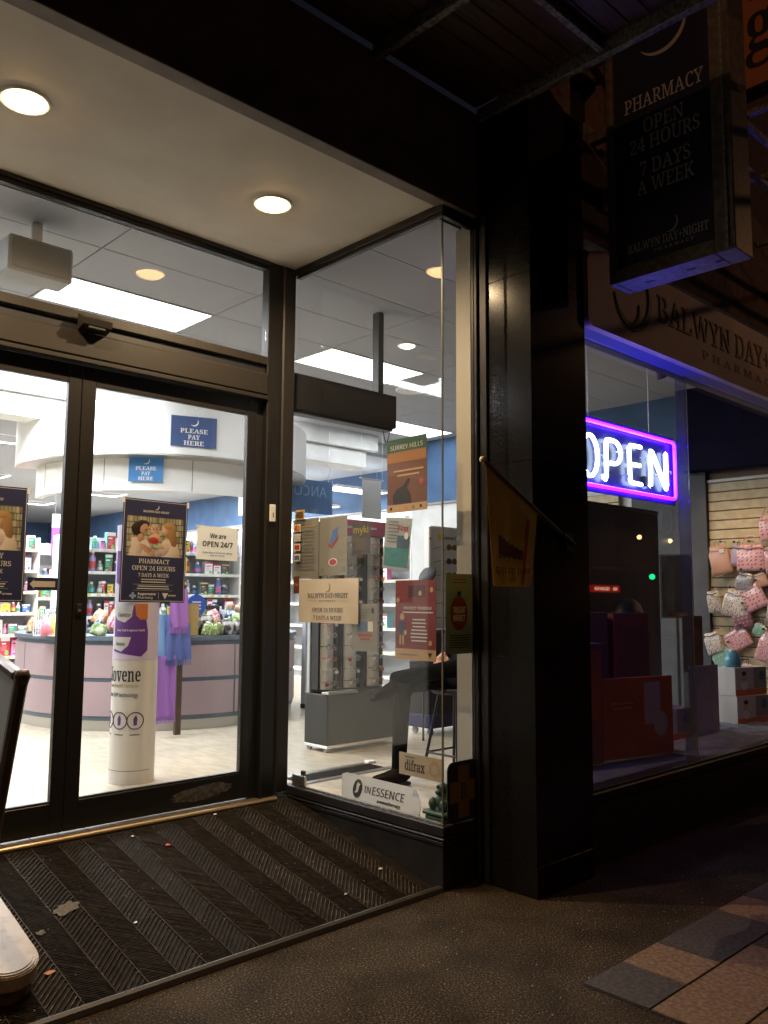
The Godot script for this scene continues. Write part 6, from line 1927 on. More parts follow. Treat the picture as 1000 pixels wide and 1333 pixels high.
# ---------------------------------------------------------------- spectacle stands
func glasses_mesh(rx: float, ry_: float, thick: float, solid: bool) -> Mesh:
	var st := SurfaceTool.new()
	st.begin(Mesh.PRIMITIVE_TRIANGLES)
	for s in [-1, 1]:
		var pts := PackedVector3Array()
		for i in 14:
			var an := TAU * i / 14
			pts.append(Vector3(s * 0.033 + cos(an) * rx, sin(an) * ry_ * (1.0 + 0.15 * sin(an)), 0))
		add_tube(st, pts, thick, 5, true)
		if solid:
			st.set_smooth_group(-1)
			for i in 12:
				for v in [pts[0], pts[i + 1], pts[i + 2] if i + 2 < 14 else pts[0]]: st.add_vertex(v)
		add_tube(st, PackedVector3Array([Vector3(s * 0.062, 0.008, 0), Vector3(s * 0.066, 0.008, -0.02), Vector3(s * 0.062, 0.005, -0.12), Vector3(s * 0.060, -0.012, -0.135)]), thick, 5)
	add_tube(st, PackedVector3Array([Vector3(-0.010, 0.004, 0), Vector3(0, 0.008, 0.003), Vector3(0.010, 0.004, 0)]), thick, 5)
	st.generate_normals()
	return st.commit()

func build_displays() -> void:
	# reading glasses stand
	var at := Vector3(1.545, FLOOR, -2.34)
	var o := thing("glasses_stand", "grey wheeled display stand with rows of reading glasses behind the corner window", "display stand", at)
	var gm := mt("stand_grey", lin(0.030, 0.029, 0.025), 0.6)
	bl(o, "base_cabinet", gm, -0.46, 0.40, 0.06, 0.475, -0.26, 0.04, 0.006)
	bl(o, "base_rail", M.white, -0.46, 0.40, 0.035, 0.058, -0.26, 0.05, 0.004)
	bl(o, "ledge", M.steel, -0.47, -0.14, 0.478, 0.50, -0.02, 0.07, 0.004)
	bl(o, "back_panel", mt("stand_pale", lin(0.40, 0.41, 0.41), 0.5), -0.46, 0.40, 0.476, 1.95, -0.24, -0.20, 0.004)
	bl(o, "header", mt("header_pink", lin(0.52, 0.18, 0.28), 0.5), -0.30, 0.42, 1.85, 1.99, -0.19, -0.17, 0.003)
	small_print(o, M.white, 0.06, 1.895, 1.945, 0.5, 1, -0.1685)
	for cx in [-0.34, -0.075, 0.20]:
		mi(o, "column", arc_mesh(0.075, 0.085, 0, PI, 0.505, 1.83, 12), mt("column_clear", lin(0.52, 0.53, 0.52), 0.25), T(cx, 0, -0.16))
		for s in [-1, 1]:
			bl(o, "column_edge", M.ink, cx + s * 0.098 - 0.010, cx + s * 0.098 + 0.010, 0.505, 1.83, -0.19, -0.10, 0.003)
	for c in [[-0.43, 0.0], [0.37, 0.0], [-0.43, -0.22], [0.37, -0.22]]:
		mi(o, "castor", cyl_mesh(0.028, 0.028, 0.022, 16), M.plastic_grey, T(c[0], 0.028, c[1], Basis(Vector3.BACK, PI / 2)))
	var meshes := [glasses_mesh(0.027, 0.019, 0.0024, false), glasses_mesh(0.026, 0.022, 0.0030, false)]
	var rims := [["black", lin(0.02, 0.02, 0.022)], ["silver", lin(0.35, 0.35, 0.36)], ["red", lin(0.32, 0.03, 0.04)], ["brown", lin(0.10, 0.05, 0.02)]]
	var ncol := ["window side", "middle", "far side"]
	var lc := mt("lens_clear", Color(0.75, 0.8, 0.82, 0.12), 0.02)
	lc.transparency = BaseMaterial3D.TRANSPARENCY_ALPHA
	var ls := SurfaceTool.new()
	ls.begin(Mesh.PRIMITIVE_TRIANGLES)
	for sg in [-1, 1]:
		ls.append_from(cyl_mesh(0.024, 0.024, 0.001, 14), 0, Transform3D(Basis.from_scale(Vector3(1, 0.75, 1)) * Basis(Vector3.RIGHT, PI / 2), Vector3(sg * 0.033, 0, 0)))
	var lens := ls.commit()
	for c in 3:
		for r in 13:
			var k := (c * 3 + r * 5 + (r / 3)) % 4
			var x: float = [-0.34, -0.075, 0.20][c] + rng.randf_range(-0.006, 0.006)
			var g := mi(self, "reading_glasses", meshes[(c + r) % 2], mt("rim_" + rims[k][0], rims[k][1], 0.3), Transform3D(Basis(Vector3.UP, rng.randf_range(-0.15, 0.15)) * Basis(Vector3.BACK, rng.randf_range(-0.06, 0.06)), at + Vector3(x, 0.56 + r * 0.100, 0.012 - 0.06)))
			tag(g, "%s reading glasses, %s row from the bottom, %s column of the stand" % [rims[k][0], ordinal(r + 1), ncol[c]], "glasses", "reading glasses on the stand")
			var tg := mi(g, "price_tag", box_mesh(Vector3(0.034, 0.026, 0.001), 0), M.red_ink if (r + c) % 3 == 0 else M.paper, T(0.050 if r % 2 else -0.052, -0.012, 0.005))
			mi(g, "lens", lens, M.lens_clear)
	# sunglasses stand
	at = Vector3(2.72, FLOOR, -2.42)
	var s := thing("sunglasses_stand", "white sunglasses stand over a black draped base behind the window corner", "display stand", at)
	bl(s, "draped_base", M.cloth_dark, -0.36, 0.42, 0.16, 0.98, -0.20, 0.10, 0.02)
	bl(s, "navy_hem", mt("hem_navy", lin(0.015, 0.018, 0.07), 0.9), -0.365, 0.425, 0.07, 0.20, -0.205, 0.105, 0.01)
	bl(s, "rack_panel", mt("rack_pale", lin(0.50, 0.51, 0.52), 0.5), -0.26, 0.40, 0.99, 1.99, -0.05, 0.0, 0.006)
	bl(s, "side_post", M.white, -0.30, -0.265, 0.60, 1.98, -0.05, 0.02, 0.006)
	txt(s, "Cancer Council", 0.09, 1.885, 0.34, 0.035, M.ink, "sans", 0.0015)
	disc(s, "flower_print", mt("daffodil", lin(0.6, 0.42, 0.03), 0.6), -0.13, 1.885, 0.03, 0.03)
	disc(s, "red_label", M.red_ink, -0.285, 1.86, 0.012, 0.012, 0.0205)
	mi(s, "mirror_disc", lathe_mesh(PackedVector2Array([Vector2(0, 0), Vector2(0.10, 0), Vector2(0.10, 0.012), Vector2(0, 0.012)]), 24), M.ink, T(-0.33, 1.50, 0.03, Basis(Vector3.BACK, PI / 2 - 0.5)))
	for c in [[-0.30, 0.04], [0.34, 0.04], [-0.30, -0.16], [0.34, -0.16]]:
		mi(s, "castor", cyl_mesh(0.032, 0.032, 0.026, 16), M.plastic_grey, T(c[0], 0.032, c[1], Basis(Vector3.BACK, PI / 2)))
	var sun := glasses_mesh(0.029, 0.022, 0.003, true)
	for c in 3:
		for r in 6:
			var g := mi(self, "sunglasses", sun, M["rim_black"] if (r + c) % 3 else M["rim_brown"], T(at.x - 0.14 + c * 0.20, FLOOR + 1.77 - r * 0.135, at.z + 0.17, Basis.from_scale(Vector3.ONE * 1.22)))
			tag(g, "%s sunglasses, %s row from the top, %s column from the window corner" % ["black" if (r + c) % 3 else "brown", ordinal(r + 1), ordinal(c + 1)], "sunglasses", "sunglasses on the white stand")
	# white boxes and a small picture card behind the glass
	var pc := thing("picture_card", "white card with a small portrait photo on the black base", "card", Vector3(2.05, FLOOR + 0.72, -2.2))
	bl(pc, "board", M.white, -0.10, 0.16, 0, 0.17, -0.006, 0, 0.001)
	bl(pc, "stand", M.ink, 0.10, 0.115, -0.72, 0.0, -0.03, -0.015, 0.001)
	rect(pc, "portrait_print", M.skin, -0.07, -0.01, 0.03, 0.14)
	disc(pc, "hair_print", M.ink, -0.04, 0.125, 0.03, 0.022, 0.0014)
	# upright pale panel of the inner partition near the counter
	var pw := thing("low_partition", "grey low partition panel beside the round counter", "partition", Vector3(3.2, FLOOR, -4.9), ry(20))
	bl(pw, "panel", mt("partition_grey", lin(0.34, 0.36, 0.40), 0.6), -0.5, 0.5, 0.05, 1.05, -0.03, 0.03, 0.006)
	bl(pw, "skirting", M.ink, -0.5, 0.5, 0.0, 0.05, -0.035, 0.035, 0.003)
	bl(pw, "notice", M.paper, -0.30, -0.15, 0.55, 0.80, 0.031, 0.033, 0)

# ---------------------------------------------------------------- person on a stool, mostly hidden by the pillar
func capsule(p: Vector3, a: Vector3, b: Vector3, ra: float, rb: float) -> float:
	var ab := b - a
	var t := clampf((p - a).dot(ab) / ab.length_squared(), 0.0, 1.0)
	return p.distance_to(a + ab * t) - lerpf(ra, rb, t)

# surface nets over bones [a, b, ra, rb, colour]; returns a mesh with vertex colours
func skin_mesh(bones: Array, cell: float, k: float) -> Mesh:
	var lo := Vector3(1e9, 1e9, 1e9)
	var hi := -lo
	for b in bones:
		for e in [[b[0], b[2]], [b[1], b[3]]]:
			var r := Vector3.ONE * (float(e[1]) + cell * 3)
			lo = lo.min(e[0] - r)
			hi = hi.max(e[0] + r)
	var nx := int((hi.x - lo.x) / cell) + 2
	var ny := int((hi.y - lo.y) / cell) + 2
	var nz := int((hi.z - lo.z) / cell) + 2
	var f := PackedFloat32Array()
	f.resize(nx * ny * nz)
	f.fill(1.0)
	var near := PackedInt32Array()
	near.resize(nx * ny * nz)
	near.fill(-1)
	var best := PackedFloat32Array()
	best.resize(nx * ny * nz)
	best.fill(9.0)
	for bi in bones.size():
		var b: Array = bones[bi]
		var rm := maxf(b[2], b[3]) + cell * 3.0 + k
		var l: Vector3 = ((b[0] as Vector3).min(b[1]) - Vector3.ONE * rm - lo) / cell
		var h: Vector3 = ((b[0] as Vector3).max(b[1]) + Vector3.ONE * rm - lo) / cell
		for z in range(maxi(0, int(l.z)), mini(nz, int(h.z) + 2)):
			for y in range(maxi(0, int(l.y)), mini(ny, int(h.y) + 2)):
				for x in range(maxi(0, int(l.x)), mini(nx, int(h.x) + 2)):
					var i := x + nx * (y + ny * z)
					var d := capsule(lo + Vector3(x, y, z) * cell, b[0], b[1], b[2], b[3])
					if d < best[i]:
						best[i] = d
						near[i] = bi
					var q := f[i]
					var hh := maxf(k - absf(q - d), 0.0) / k
					f[i] = minf(q, d) - hh * hh * k * 0.25
	var st := SurfaceTool.new()
	st.begin(Mesh.PRIMITIVE_TRIANGLES)
	st.set_smooth_group(1)
	var vid := {}
	var pos := []
	var col := []
	var cell_vertex := func(x: int, y: int, z: int) -> int:
		var key := x + nx * (y + ny * z)
		if vid.has(key):
			return vid[key]
		var sum := Vector3.ZERO
		var n := 0
		var cs := []
		for c in 8:
			cs.append(f[(x + (c & 1)) + nx * ((y + ((c >> 1) & 1)) + ny * (z + (c >> 2)))])
		for e in [[0, 1], [2, 3], [4, 5], [6, 7], [0, 2], [1, 3], [4, 6], [5, 7], [0, 4], [1, 5], [2, 6], [3, 7]]:
			var fa: float = cs[e[0]]
			var fb: float = cs[e[1]]
			if (fa < 0) != (fb < 0):
				var t := fa / (fa - fb)
				var pa := Vector3(e[0] & 1, (e[0] >> 1) & 1, e[0] >> 2)
				var pb := Vector3(e[1] & 1, (e[1] >> 1) & 1, e[1] >> 2)
				sum += pa.lerp(pb, t)
				n += 1
		var p := lo + (Vector3(x, y, z) + (sum / n if n > 0 else Vector3.ONE * 0.5)) * cell
		var id := pos.size()
		pos.append(p)
		var bi := near[key]
		col.append(bones[maxi(bi, 0)][4])
		vid[key] = id
		return id
	for z in range(1, nz - 1):
		for y in range(1, ny - 1):
			for x in range(1, nx - 1):
				var a := f[x + nx * (y + ny * z)]
				for ax in 3:
					var b := f[(x + (1 if ax == 0 else 0)) + nx * ((y + (1 if ax == 1 else 0)) + ny * (z + (1 if ax == 2 else 0)))]
					if (a < 0) == (b < 0):
						continue
					var q := []
					for o in [[0, 0], [1, 0], [1, 1], [0, 1]]:
						match ax:
							0: q.append(cell_vertex.call(x, y - o[0], z - o[1]))
							1: q.append(cell_vertex.call(x - o[1], y, z - o[0]))
							2: q.append(cell_vertex.call(x - o[0], y - o[1], z))
					if a < 0:
						q.reverse()
					for i in [0, 1, 2, 0, 2, 3]:
						st.set_color(col[q[i]])
						st.add_vertex(pos[q[i]])
	st.generate_normals()
	return st.commit()

func build_person() -> void:
	# stool
	var seat := Vector3(1.18, FLOOR, -0.96)
	var s := thing("bar_stool", "black metal stool with splayed legs behind the corner window", "stool", seat)
	mi(s, "seat", lathe_mesh(PackedVector2Array([Vector2(0, 0.60), Vector2(0.16, 0.60), Vector2(0.18, 0.615), Vector2(0.17, 0.64), Vector2(0, 0.645)]), 24), M.black_metal)
	for k in 4:
		var an := PI / 4 + PI / 2 * k
		rod(s, "leg", M.black_metal, Vector3(cos(an) * 0.24, 0.0, sin(an) * 0.24), Vector3(cos(an) * 0.12, 0.60, sin(an) * 0.12), 0.011, 8)
	for k in 4:
		var an := PI / 4 + PI / 2 * k
		var a2 := an + PI / 2
		rod(s, "rung", M.black_metal, Vector3(cos(an) * 0.205, 0.18, sin(an) * 0.205), Vector3(cos(a2) * 0.205, 0.18, sin(a2) * 0.205), 0.008, 6)
	# person: sits facing the doors, one foot down on the floor, other ankle resting over the knee
	var p := thing("person", "seated person in black trousers and black shoes, legs showing in the corner window", "person", Vector3(1.15, FLOOR, -0.96))
	var tr := Color(0.006, 0.006, 0.007)
	var tp := Color(0.022, 0.022, 0.028)
	var sk := Color(0.42, 0.25, 0.17)
	var V := func(x: float, y: float, z: float) -> Vector3: return Vector3(x, y, z) - p.position
	var hip := Vector3(1.15, 1.02, -0.90)
	var hipL: Vector3 = V.call(1.15, 1.00, -1.00)
	var hipR: Vector3 = V.call(1.15, 1.00, -0.82)
	var kneeL: Vector3 = V.call(0.74, 0.96, -1.06)
	var ankL: Vector3 = V.call(0.705, 0.40, -1.06)
	var kneeR: Vector3 = V.call(0.86, 1.10, -0.62)
	var ankR: Vector3 = V.call(0.58, 1.02, -0.96)
	var chest: Vector3 = V.call(1.34, 1.42, -0.80)
	var waist: Vector3 = V.call(1.22, 1.15, -0.88)
	var neck: Vector3 = V.call(1.40, 1.60, -0.78)
	var shL: Vector3 = V.call(1.35, 1.52, -0.98)
	var shR: Vector3 = V.call(1.40, 1.52, -0.60)
	var elL: Vector3 = V.call(1.24, 1.26, -1.08)
	var elR: Vector3 = V.call(1.26, 1.26, -0.52)
	var wrL: Vector3 = V.call(1.04, 1.16, -0.94)
	var wrR: Vector3 = V.call(1.03, 1.18, -0.66)
	var bones := [
		[hipL, hipR, 0.095, 0.095, tr], [hipL, kneeL, 0.085, 0.065, tr], [kneeL, ankL, 0.063, 0.050, tr],
		[hipR, kneeR, 0.085, 0.065, tr], [kneeR, ankR, 0.062, 0.048, tr],
		[V.call(1.15, 1.02, -0.90), waist, 0.115, 0.105, tp], [waist, chest, 0.115, 0.125, tp], [chest, neck, 0.11, 0.055, tp], [shL, shR, 0.062, 0.062, tp],
		[shL, elL, 0.052, 0.043, tp], [elL, wrL, 0.042, 0.030, tp], [shR, elR, 0.052, 0.043, tp], [elR, wrR, 0.042, 0.030, tp],
	]
	var vm := mt("person_cloth", Color.WHITE, 1.0)
	vm.metallic_specular = 0.15
	vm.vertex_color_use_as_albedo = true
	# head on its own finer grid, hands too; all joined into one body mesh
	var st := SurfaceTool.new()
	st.append_from(skin_mesh(bones, 0.016, 0.03), 0, Transform3D.IDENTITY)
	var hc: Vector3 = V.call(1.40, 1.76, -0.78)
	var hr := Color(0.03, 0.02, 0.015)
	var head := [[hc + Vector3(0.01, 0.03, 0), hc + Vector3(0.0, 0.045, 0), 0.088, 0.085, sk], [hc + Vector3(-0.035, -0.05, 0), hc + Vector3(-0.03, 0.0, 0), 0.052, 0.06, sk], [neck, hc + Vector3(0.0, -0.03, 0), 0.052, 0.05, sk],
		[hc + Vector3(-0.088, 0.02, 0), hc + Vector3(-0.105, -0.012, 0), 0.010, 0.014, sk], [hc + Vector3(0.005, 0.02, 0.088), hc + Vector3(0.005, -0.015, 0.086), 0.016, 0.010, sk], [hc + Vector3(0.005, 0.02, -0.088), hc + Vector3(0.005, -0.015, -0.086), 0.016, 0.010, sk],
		[hc + Vector3(-0.086, 0.022, 0.030), hc + Vector3(-0.085, 0.022, 0.034), 0.010, 0.010, Color(0.6, 0.58, 0.55)], [hc + Vector3(-0.086, 0.022, -0.030), hc + Vector3(-0.085, 0.022, -0.034), 0.010, 0.010, Color(0.6, 0.58, 0.55)],
		[hc + Vector3(-0.084, -0.046, -0.018), hc + Vector3(-0.084, -0.046, 0.018), 0.008, 0.008, Color(0.30, 0.10, 0.09)],
		[hc + Vector3(0.03, 0.06, 0), hc + Vector3(-0.03, 0.085, 0), 0.090, 0.062, hr], [hc + Vector3(0.05, 0.04, 0), hc + Vector3(0.06, -0.03, 0), 0.075, 0.05, hr]]
	st.append_from(skin_mesh(head, 0.007, 0.012), 0, Transform3D.IDENTITY)
	for w in [[wrL, V.call(0.96, 1.13, -0.90), -1.0], [wrR, V.call(0.95, 1.15, -0.68), 1.0]]:
		var wr: Vector3 = w[0]
		var pm: Vector3 = w[1]
		var dir := (pm - wr).normalized()
		var side := dir.cross(Vector3.UP).normalized()
		var hb := [[wr, pm, 0.026, 0.034, sk], [pm - side * 0.022, pm + side * 0.022, 0.020, 0.020, sk]]
		var tips := [0.060, 0.074, 0.078, 0.070]
		for i in 4:
			var b0 := pm + side * (-0.030 + 0.020 * i) + dir * 0.02
			var b1: Vector3 = b0 + dir * (float(tips[i]) * 0.55) - Vector3.UP * 0.006
			hb.append([b0, b1, 0.010, 0.009, sk])
			hb.append([b1, b1 + dir * (float(tips[i]) * 0.35) - Vector3.UP * 0.028, 0.009, 0.0075, sk])
		var t0: Vector3 = wr.lerp(pm, 0.6) + side * 0.03 * float(w[2])
		hb.append([t0, t0 + dir * 0.03 + side * 0.02 * float(w[2]), 0.012, 0.010, sk])
		hb.append([t0 + dir * 0.03 + side * 0.02 * float(w[2]), t0 + dir * 0.06 + side * 0.018 * float(w[2]), 0.010, 0.008, sk])
		st.append_from(skin_mesh(hb, 0.006, 0.006), 0, Transform3D.IDENTITY)
	mi(p, "body", st.commit(), vm)
	# shoes
	for f in [[ankL, Vector3(-1, -0.05, -0.12).normalized(), Vector3.UP, FLOOR], [ankR, Vector3(-0.80, -0.38, -0.42).normalized(), Vector3(-0.35, 0.9, -0.2), -1.0]]:
		var a: Vector3 = f[0]
		var d: Vector3 = f[1]
		var heel := a - d * 0.05 - (f[2] as Vector3).normalized() * 0.055
		var toe := heel + d * 0.24
		var c := Color(0.012, 0.011, 0.011)
		var shoe := [[heel, heel + d * 0.12, 0.042, 0.044, c], [heel + d * 0.10, toe, 0.046, 0.034, c], [heel + (f[2] as Vector3).normalized() * 0.01, a, 0.042, 0.046, c]]
		var sm := mi(p, "shoe", skin_mesh(shoe, 0.009, 0.02), vm)
		var sole_c := Color(0.02, 0.02, 0.02)
		if f[3] > 0:
			var dx := d
			bar(p, "sole", M.rubber, Vector3(heel.x, 0.012, heel.z) - Vector3(d.x, 0, d.z) * 0.03, Vector3(toe.x, 0.012, toe.z) + Vector3(d.x, 0, d.z) * 0.02, 0.085, 0.022, 0.006)

# ---------------------------------------------------------------- things in the street window
func bag_mesh(w: float, h: float, d: float, sd: int) -> Mesh:
	var n := FastNoiseLite.new()
	n.seed = sd
	n.frequency = 3.0
	var st := SurfaceTool.new()
	st.begin(Mesh.PRIMITIVE_TRIANGLES)
	st.set_smooth_group(1)
	var nu := 20
	var nv := 8
	var P := func(i: int, j: int) -> Vector3:
		var an := TAU * (i % nu) / nu
		var v := float(j) / nv
		var pin := 1.0 if v < 0.85 else 0.8
		var sx := signf(cos(an)) * pow(absf(cos(an)), 0.30)
		var sz := signf(sin(an)) * pow(absf(sin(an)), 0.7)
		var flat := sin(PI * clampf(v * 0.9 + 0.12, 0, 1))
		var q := Vector3(sx * w / 2 * pin, v * h, sz * d / 2 * (0.35 + 0.65 * flat))
		return q * (1.0 + 0.06 * n.get_noise_3dv(q * 4.0))
	for i in nu:
		for j in nv:
			var a: Vector3 = P.call(i, j)
			var b: Vector3 = P.call(i + 1, j)
			var c: Vector3 = P.call(i + 1, j + 1)
			var e: Vector3 = P.call(i, j + 1)
			for v in [a, c, b, a, e, c]: st.add_vertex(v)
	for j in [0, nv]:
		var m := Vector3(0, 0.0 if j == 0 else h, 0)
		for i in nu:
			var a: Vector3 = P.call(i, j)
			var b: Vector3 = P.call(i + 1, j)
			for v in ([m, a, b] if j == 0 else [m, b, a]): st.add_vertex(v)
	st.generate_normals()
	return st.commit()

func dotted(key: String, ground: Color, mark: Color, sd: int) -> StandardMaterial3D:
	# printed fabric: small scattered marks on a plain ground
	if M.has(key):
		return M[key]
	var r := RandomNumberGenerator.new()
	r.seed = sd
	var im := Image.create(128, 128, false, Image.FORMAT_RGB8)
	im.fill(ground)
	for i in 26:
		var cx := (i % 5) * 25.6 + r.randf_range(2, 12)
		var cy := (i / 5) * 21.3 + r.randf_range(2, 10)
		for y in range(-5, 6):
			for x in range(-7, 8):
				if (x * x / 26.0 + y * y / 10.0 < 1.0) or (absi(x - 4) < 2 and y > -5 and y < 2) or (absi(x + 4) < 2 and y > 0):
					im.set_pixel(posmod(int(cx) + x, 128), posmod(int(cy) + y, 128), mark)
	var m := mt(key, Color.WHITE, 0.35)
	m.albedo_texture = ImageTexture.create_from_image(im)
	m.uv1_triplanar = true
	m.uv1_scale = Vector3(4.5, 4.5, 4.5)
	m.clearcoat_enabled = true
	m.clearcoat = 0.5
	m.clearcoat_roughness = 0.15
	return m

func build_bay_contents() -> void:
	# bags hung on the slatwall on hooks
	var pink := dotted("print_pink", Color(0.82, 0.60, 0.63), Color(0.22, 0.12, 0.14), 3)
	var white := mt("print_white", Color.WHITE, 0.3)
	white.albedo_texture = noise_tex(301, 0.09, [lin(0.07, 0.05, 0.05), lin(0.60, 0.55, 0.50), lin(0.62, 0.57, 0.52), lin(0.45, 0.26, 0.26)], [0.30, 0.42, 0.70, 0.80], 2, 128)
	var rose := mt("print_rose", Color.WHITE, 0.3)
	rose.albedo_texture = noise_tex(302, 0.07, [lin(0.30, 0.08, 0.11), lin(0.56, 0.26, 0.28), lin(0.62, 0.42, 0.42), lin(0.20, 0.14, 0.12)], [0.28, 0.45, 0.70, 0.82], 2, 128)
	for m in [white, rose]:
		m.uv1_triplanar = true
		m.uv1_scale = Vector3(4.0, 4.0, 4.0)
		m.clearcoat_enabled = true
		m.clearcoat = 0.5
		m.clearcoat_roughness = 0.12
	var mint := dotted("print_mint", Color(0.45, 0.62, 0.55), Color(0.60, 0.72, 0.66), 9)
	var peach := mt("bag_peach", lin(0.48, 0.26, 0.18), 0.4)
	var list := [
		["pink handbag printed with small dark dogs hanging high on the slatwall", pink, -0.41, 1.86, 0.30, 0.26, 0.10, 0.0, true],
		["peach soft bag in clear wrap at the far end of the top row", peach, -0.70, 1.83, 0.22, 0.30, 0.09, 12.0, false],
		["white printed toiletry bag tilted in the middle row", white, -0.62, 1.40, 0.26, 0.26, 0.09, -14.0, false],
		["pink printed pouch tilted in the middle row by the glass", pink, -0.36, 1.48, 0.24, 0.25, 0.08, 25.0, false],
		["small white pouch with teal print at the end of the middle row", white, -0.80, 1.44, 0.14, 0.22, 0.06, 8.0, false],
		["floral pink pouch tilted in the lower row", rose, -0.53, 1.08, 0.26, 0.20, 0.07, 30.0, false],
		["mint green flat pouch tilted in the lower row", mint, -0.66, 0.86, 0.22, 0.25, 0.05, 34.0, false],
		["rose printed bag in clear wrap in the lower row by the glass", rose, -0.30, 0.95, 0.26, 0.30, 0.10, -18.0, false],
		["dark pink wash bag at the edge of the top row by the glass", rose, -0.16, 1.84, 0.22, 0.26, 0.10, 6.0, false],
		["pink quilted cone pouch in the bottom row", pink, -0.52, 0.66, 0.11, 0.28, 0.08, -6.0, false],
		["grey spotted pouch between the upper and middle rows", dotted("print_grey", Color(0.52, 0.50, 0.52), Color(0.30, 0.26, 0.30), 12), -0.50, 1.66, 0.18, 0.18, 0.07, -9.0, false],
		["small peach purse under the pink handbag", peach, -0.30, 1.70, 0.13, 0.14, 0.05, 18.0, false],
		["large white printed tote at the edge of the middle row", white, -0.15, 1.36, 0.28, 0.30, 0.11, -8.0, true],
		["tiny mint purse beside the floral pouch", mint, -0.38, 1.22, 0.12, 0.12, 0.04, -20.0, false],
		["plum spotted pouch overlapping the white printed bag", dotted("print_plum", Color(0.44, 0.28, 0.34), Color(0.75, 0.6, 0.62), 15), -0.50, 1.28, 0.20, 0.22, 0.08, 14.0, false],
		["white wrapped pouch low on the slatwall by the glass", white, -0.14, 0.72, 0.24, 0.24, 0.09, 10.0, false],
		["lilac soft pouch at the end of the top row beside the peach bag", mt("bag_lilac", lin(0.36, 0.26, 0.40), 0.4), -0.56, 1.92, 0.14, 0.20, 0.06, -7.0, false],
		["tall pink printed bag above the top row by the glass", pink, -0.20, 2.16, 0.22, 0.24, 0.08, 5.0, true],
		["black and white printed bag at the far end of the lower row", white, -0.80, 1.02, 0.18, 0.22, 0.08, 16.0, false],
	]
	for i in list.size():
		var q: Array = list[i]
		var o := thing("hanging_bag", q[0], "bag", Vector3(5.03, q[3], q[2]), RET * Basis(Vector3.BACK, deg_to_rad(q[7])), "bags on the slatwall")
		mi(o, "pouch", bag_mesh(q[4], q[5], q[6] * 0.62, 60 + i), q[1])
		var zp := PackedVector3Array()
		for k in 7:
			zp.append(Vector3((k / 6.0 - 0.5) * q[4] * 0.86, q[5] * (0.86 + 0.03 * sin(k * 1.7)), q[6] * 0.27))
		mi(o, "zip", tube_mesh(zp, 0.0035, 5), M.steel if i % 2 else M.ink)
		var loop := PackedVector3Array()
		for k in 9:
			var an := PI * k / 8
			loop.append(Vector3(cos(an) * q[4] * (0.30 if q[8] else 0.10), q[5] + sin(an) * (0.09 if q[8] else 0.05), 0))
		mi(o, "handle", tube_mesh(loop, 0.007 if q[8] else 0.003, 6), q[1] if q[8] else M.ink)
		if i % 3 == 1:
			bl(o, "paper_tag", M.paper, 0.02, 0.07, q[5] * 0.72, q[5] * 0.85, q[6] * 0.33, q[6] * 0.33 + 0.002, 0)
		var hk := thing("slatwall_hook", "dark hook holding the %s" % q[0].split(" hanging")[0].split(" tilted")[0].split(" in ")[0].split(" at ")[0], "hook", Vector3(5.10, q[3] + q[5] + 0.035, q[2]), RET, "slatwall hooks")
		rod(hk, "prong", M.ink, Vector3(0, 0, 0), Vector3(0, 0, 0.12), 0.004, 6)
		bl(hk, "cap", M.ink, -0.012, 0.012, -0.012, 0.012, 0.12, 0.128, 0.003)
	# lower boxes with a baby picture
	var by := FLOOR + 0.165
	for q in [["white and orange baby product carton, upper of the stacked pair", 4.42, 0.70, -0.28], ["white and orange baby product carton, lower of the stacked pair", 4.42, 0.445, -0.27], ["white and orange baby product carton standing alone near the fin", 2.95, 0.445, -0.28]]:
		var c := thing("baby_carton", q[0], "carton", Vector3(q[1], q[2], q[3]), ry(-10), "baby cartons in the street window")
		bl(c, "carton", mt("carton_white", lin(0.52, 0.50, 0.47), 0.5), -0.26, 0.22, 0, 0.252, -0.12, 0.10, 0.003)
		bl(c, "orange_band", mt("carton_orange", lin(0.60, 0.13, 0.05), 0.5), -0.258, 0.218, 0.0, 0.055, 0.1004, 0.1014, 0)
		disc(c, "baby_print", M.skin, -0.13, 0.16, 0.035, 0.045, 0.1012)
		disc(c, "hair_print", M.ink, -0.13, 0.198, 0.034, 0.020, 0.1020)
		disc(c, "body_print", M.paper, -0.13, 0.09, 0.055, 0.04, 0.1016)
		bl(c, "side_panel", mt("carton_side", lin(0.24, 0.22, 0.20), 0.5), 0.02, 0.218, 0.06, 0.245, 0.1004, 0.1012, 0)
		disc(c, "round_print", M.sign_blue, 0.15, 0.17, 0.045, 0.045, 0.1016)
	# light blue lantern-like cap over the carton
	var lt := thing("blue_jar", "pale blue jar standing behind the white standing board", "jar", Vector3(4.27, 0.953, -0.30))
	mi(lt, "glass_body", lathe_mesh(PackedVector2Array([Vector2(0, 0), Vector2(0.07, 0), Vector2(0.075, 0.06), Vector2(0.05, 0.13), Vector2(0.0, 0.14)]), 18), mt("jar_blue", lin(0.12, 0.36, 0.46), 0.2))
	mi(lt, "lid", cyl_mesh(0.03, 0.03, 0.02, 14), M.white, T(0, 0.15, 0))
	# cardboard display boards facing the street
	var dim := mt("board_orange", lin(0.27, 0.065, 0.02), 0.6)
	var brown := mt("board_brown", lin(0.16, 0.045, 0.030), 0.6)
	var b: Node3D
	b = thing("orange_board", "large orange display board with a white bottle print in the street window", "display board", Vector3(2.12, 0.445, -0.02), ry(-14))
	bl(b, "board", dim, -0.36, 0.33, 0.0, 0.56, -0.02, 0.0, 0.002)
	bl(b, "strut", brown, -0.05, 0.05, 0.0, 0.4, -0.10, -0.021, 0.002)
	rect(b, "bottle_print", mt("bottle_grey", lin(0.28, 0.24, 0.20), 0.6), 0.04, 0.20, 0.22, 0.52)
	disc(b, "badge_print", M.bottle_grey, 0.20, 0.22, 0.07, 0.09, 0.0014)
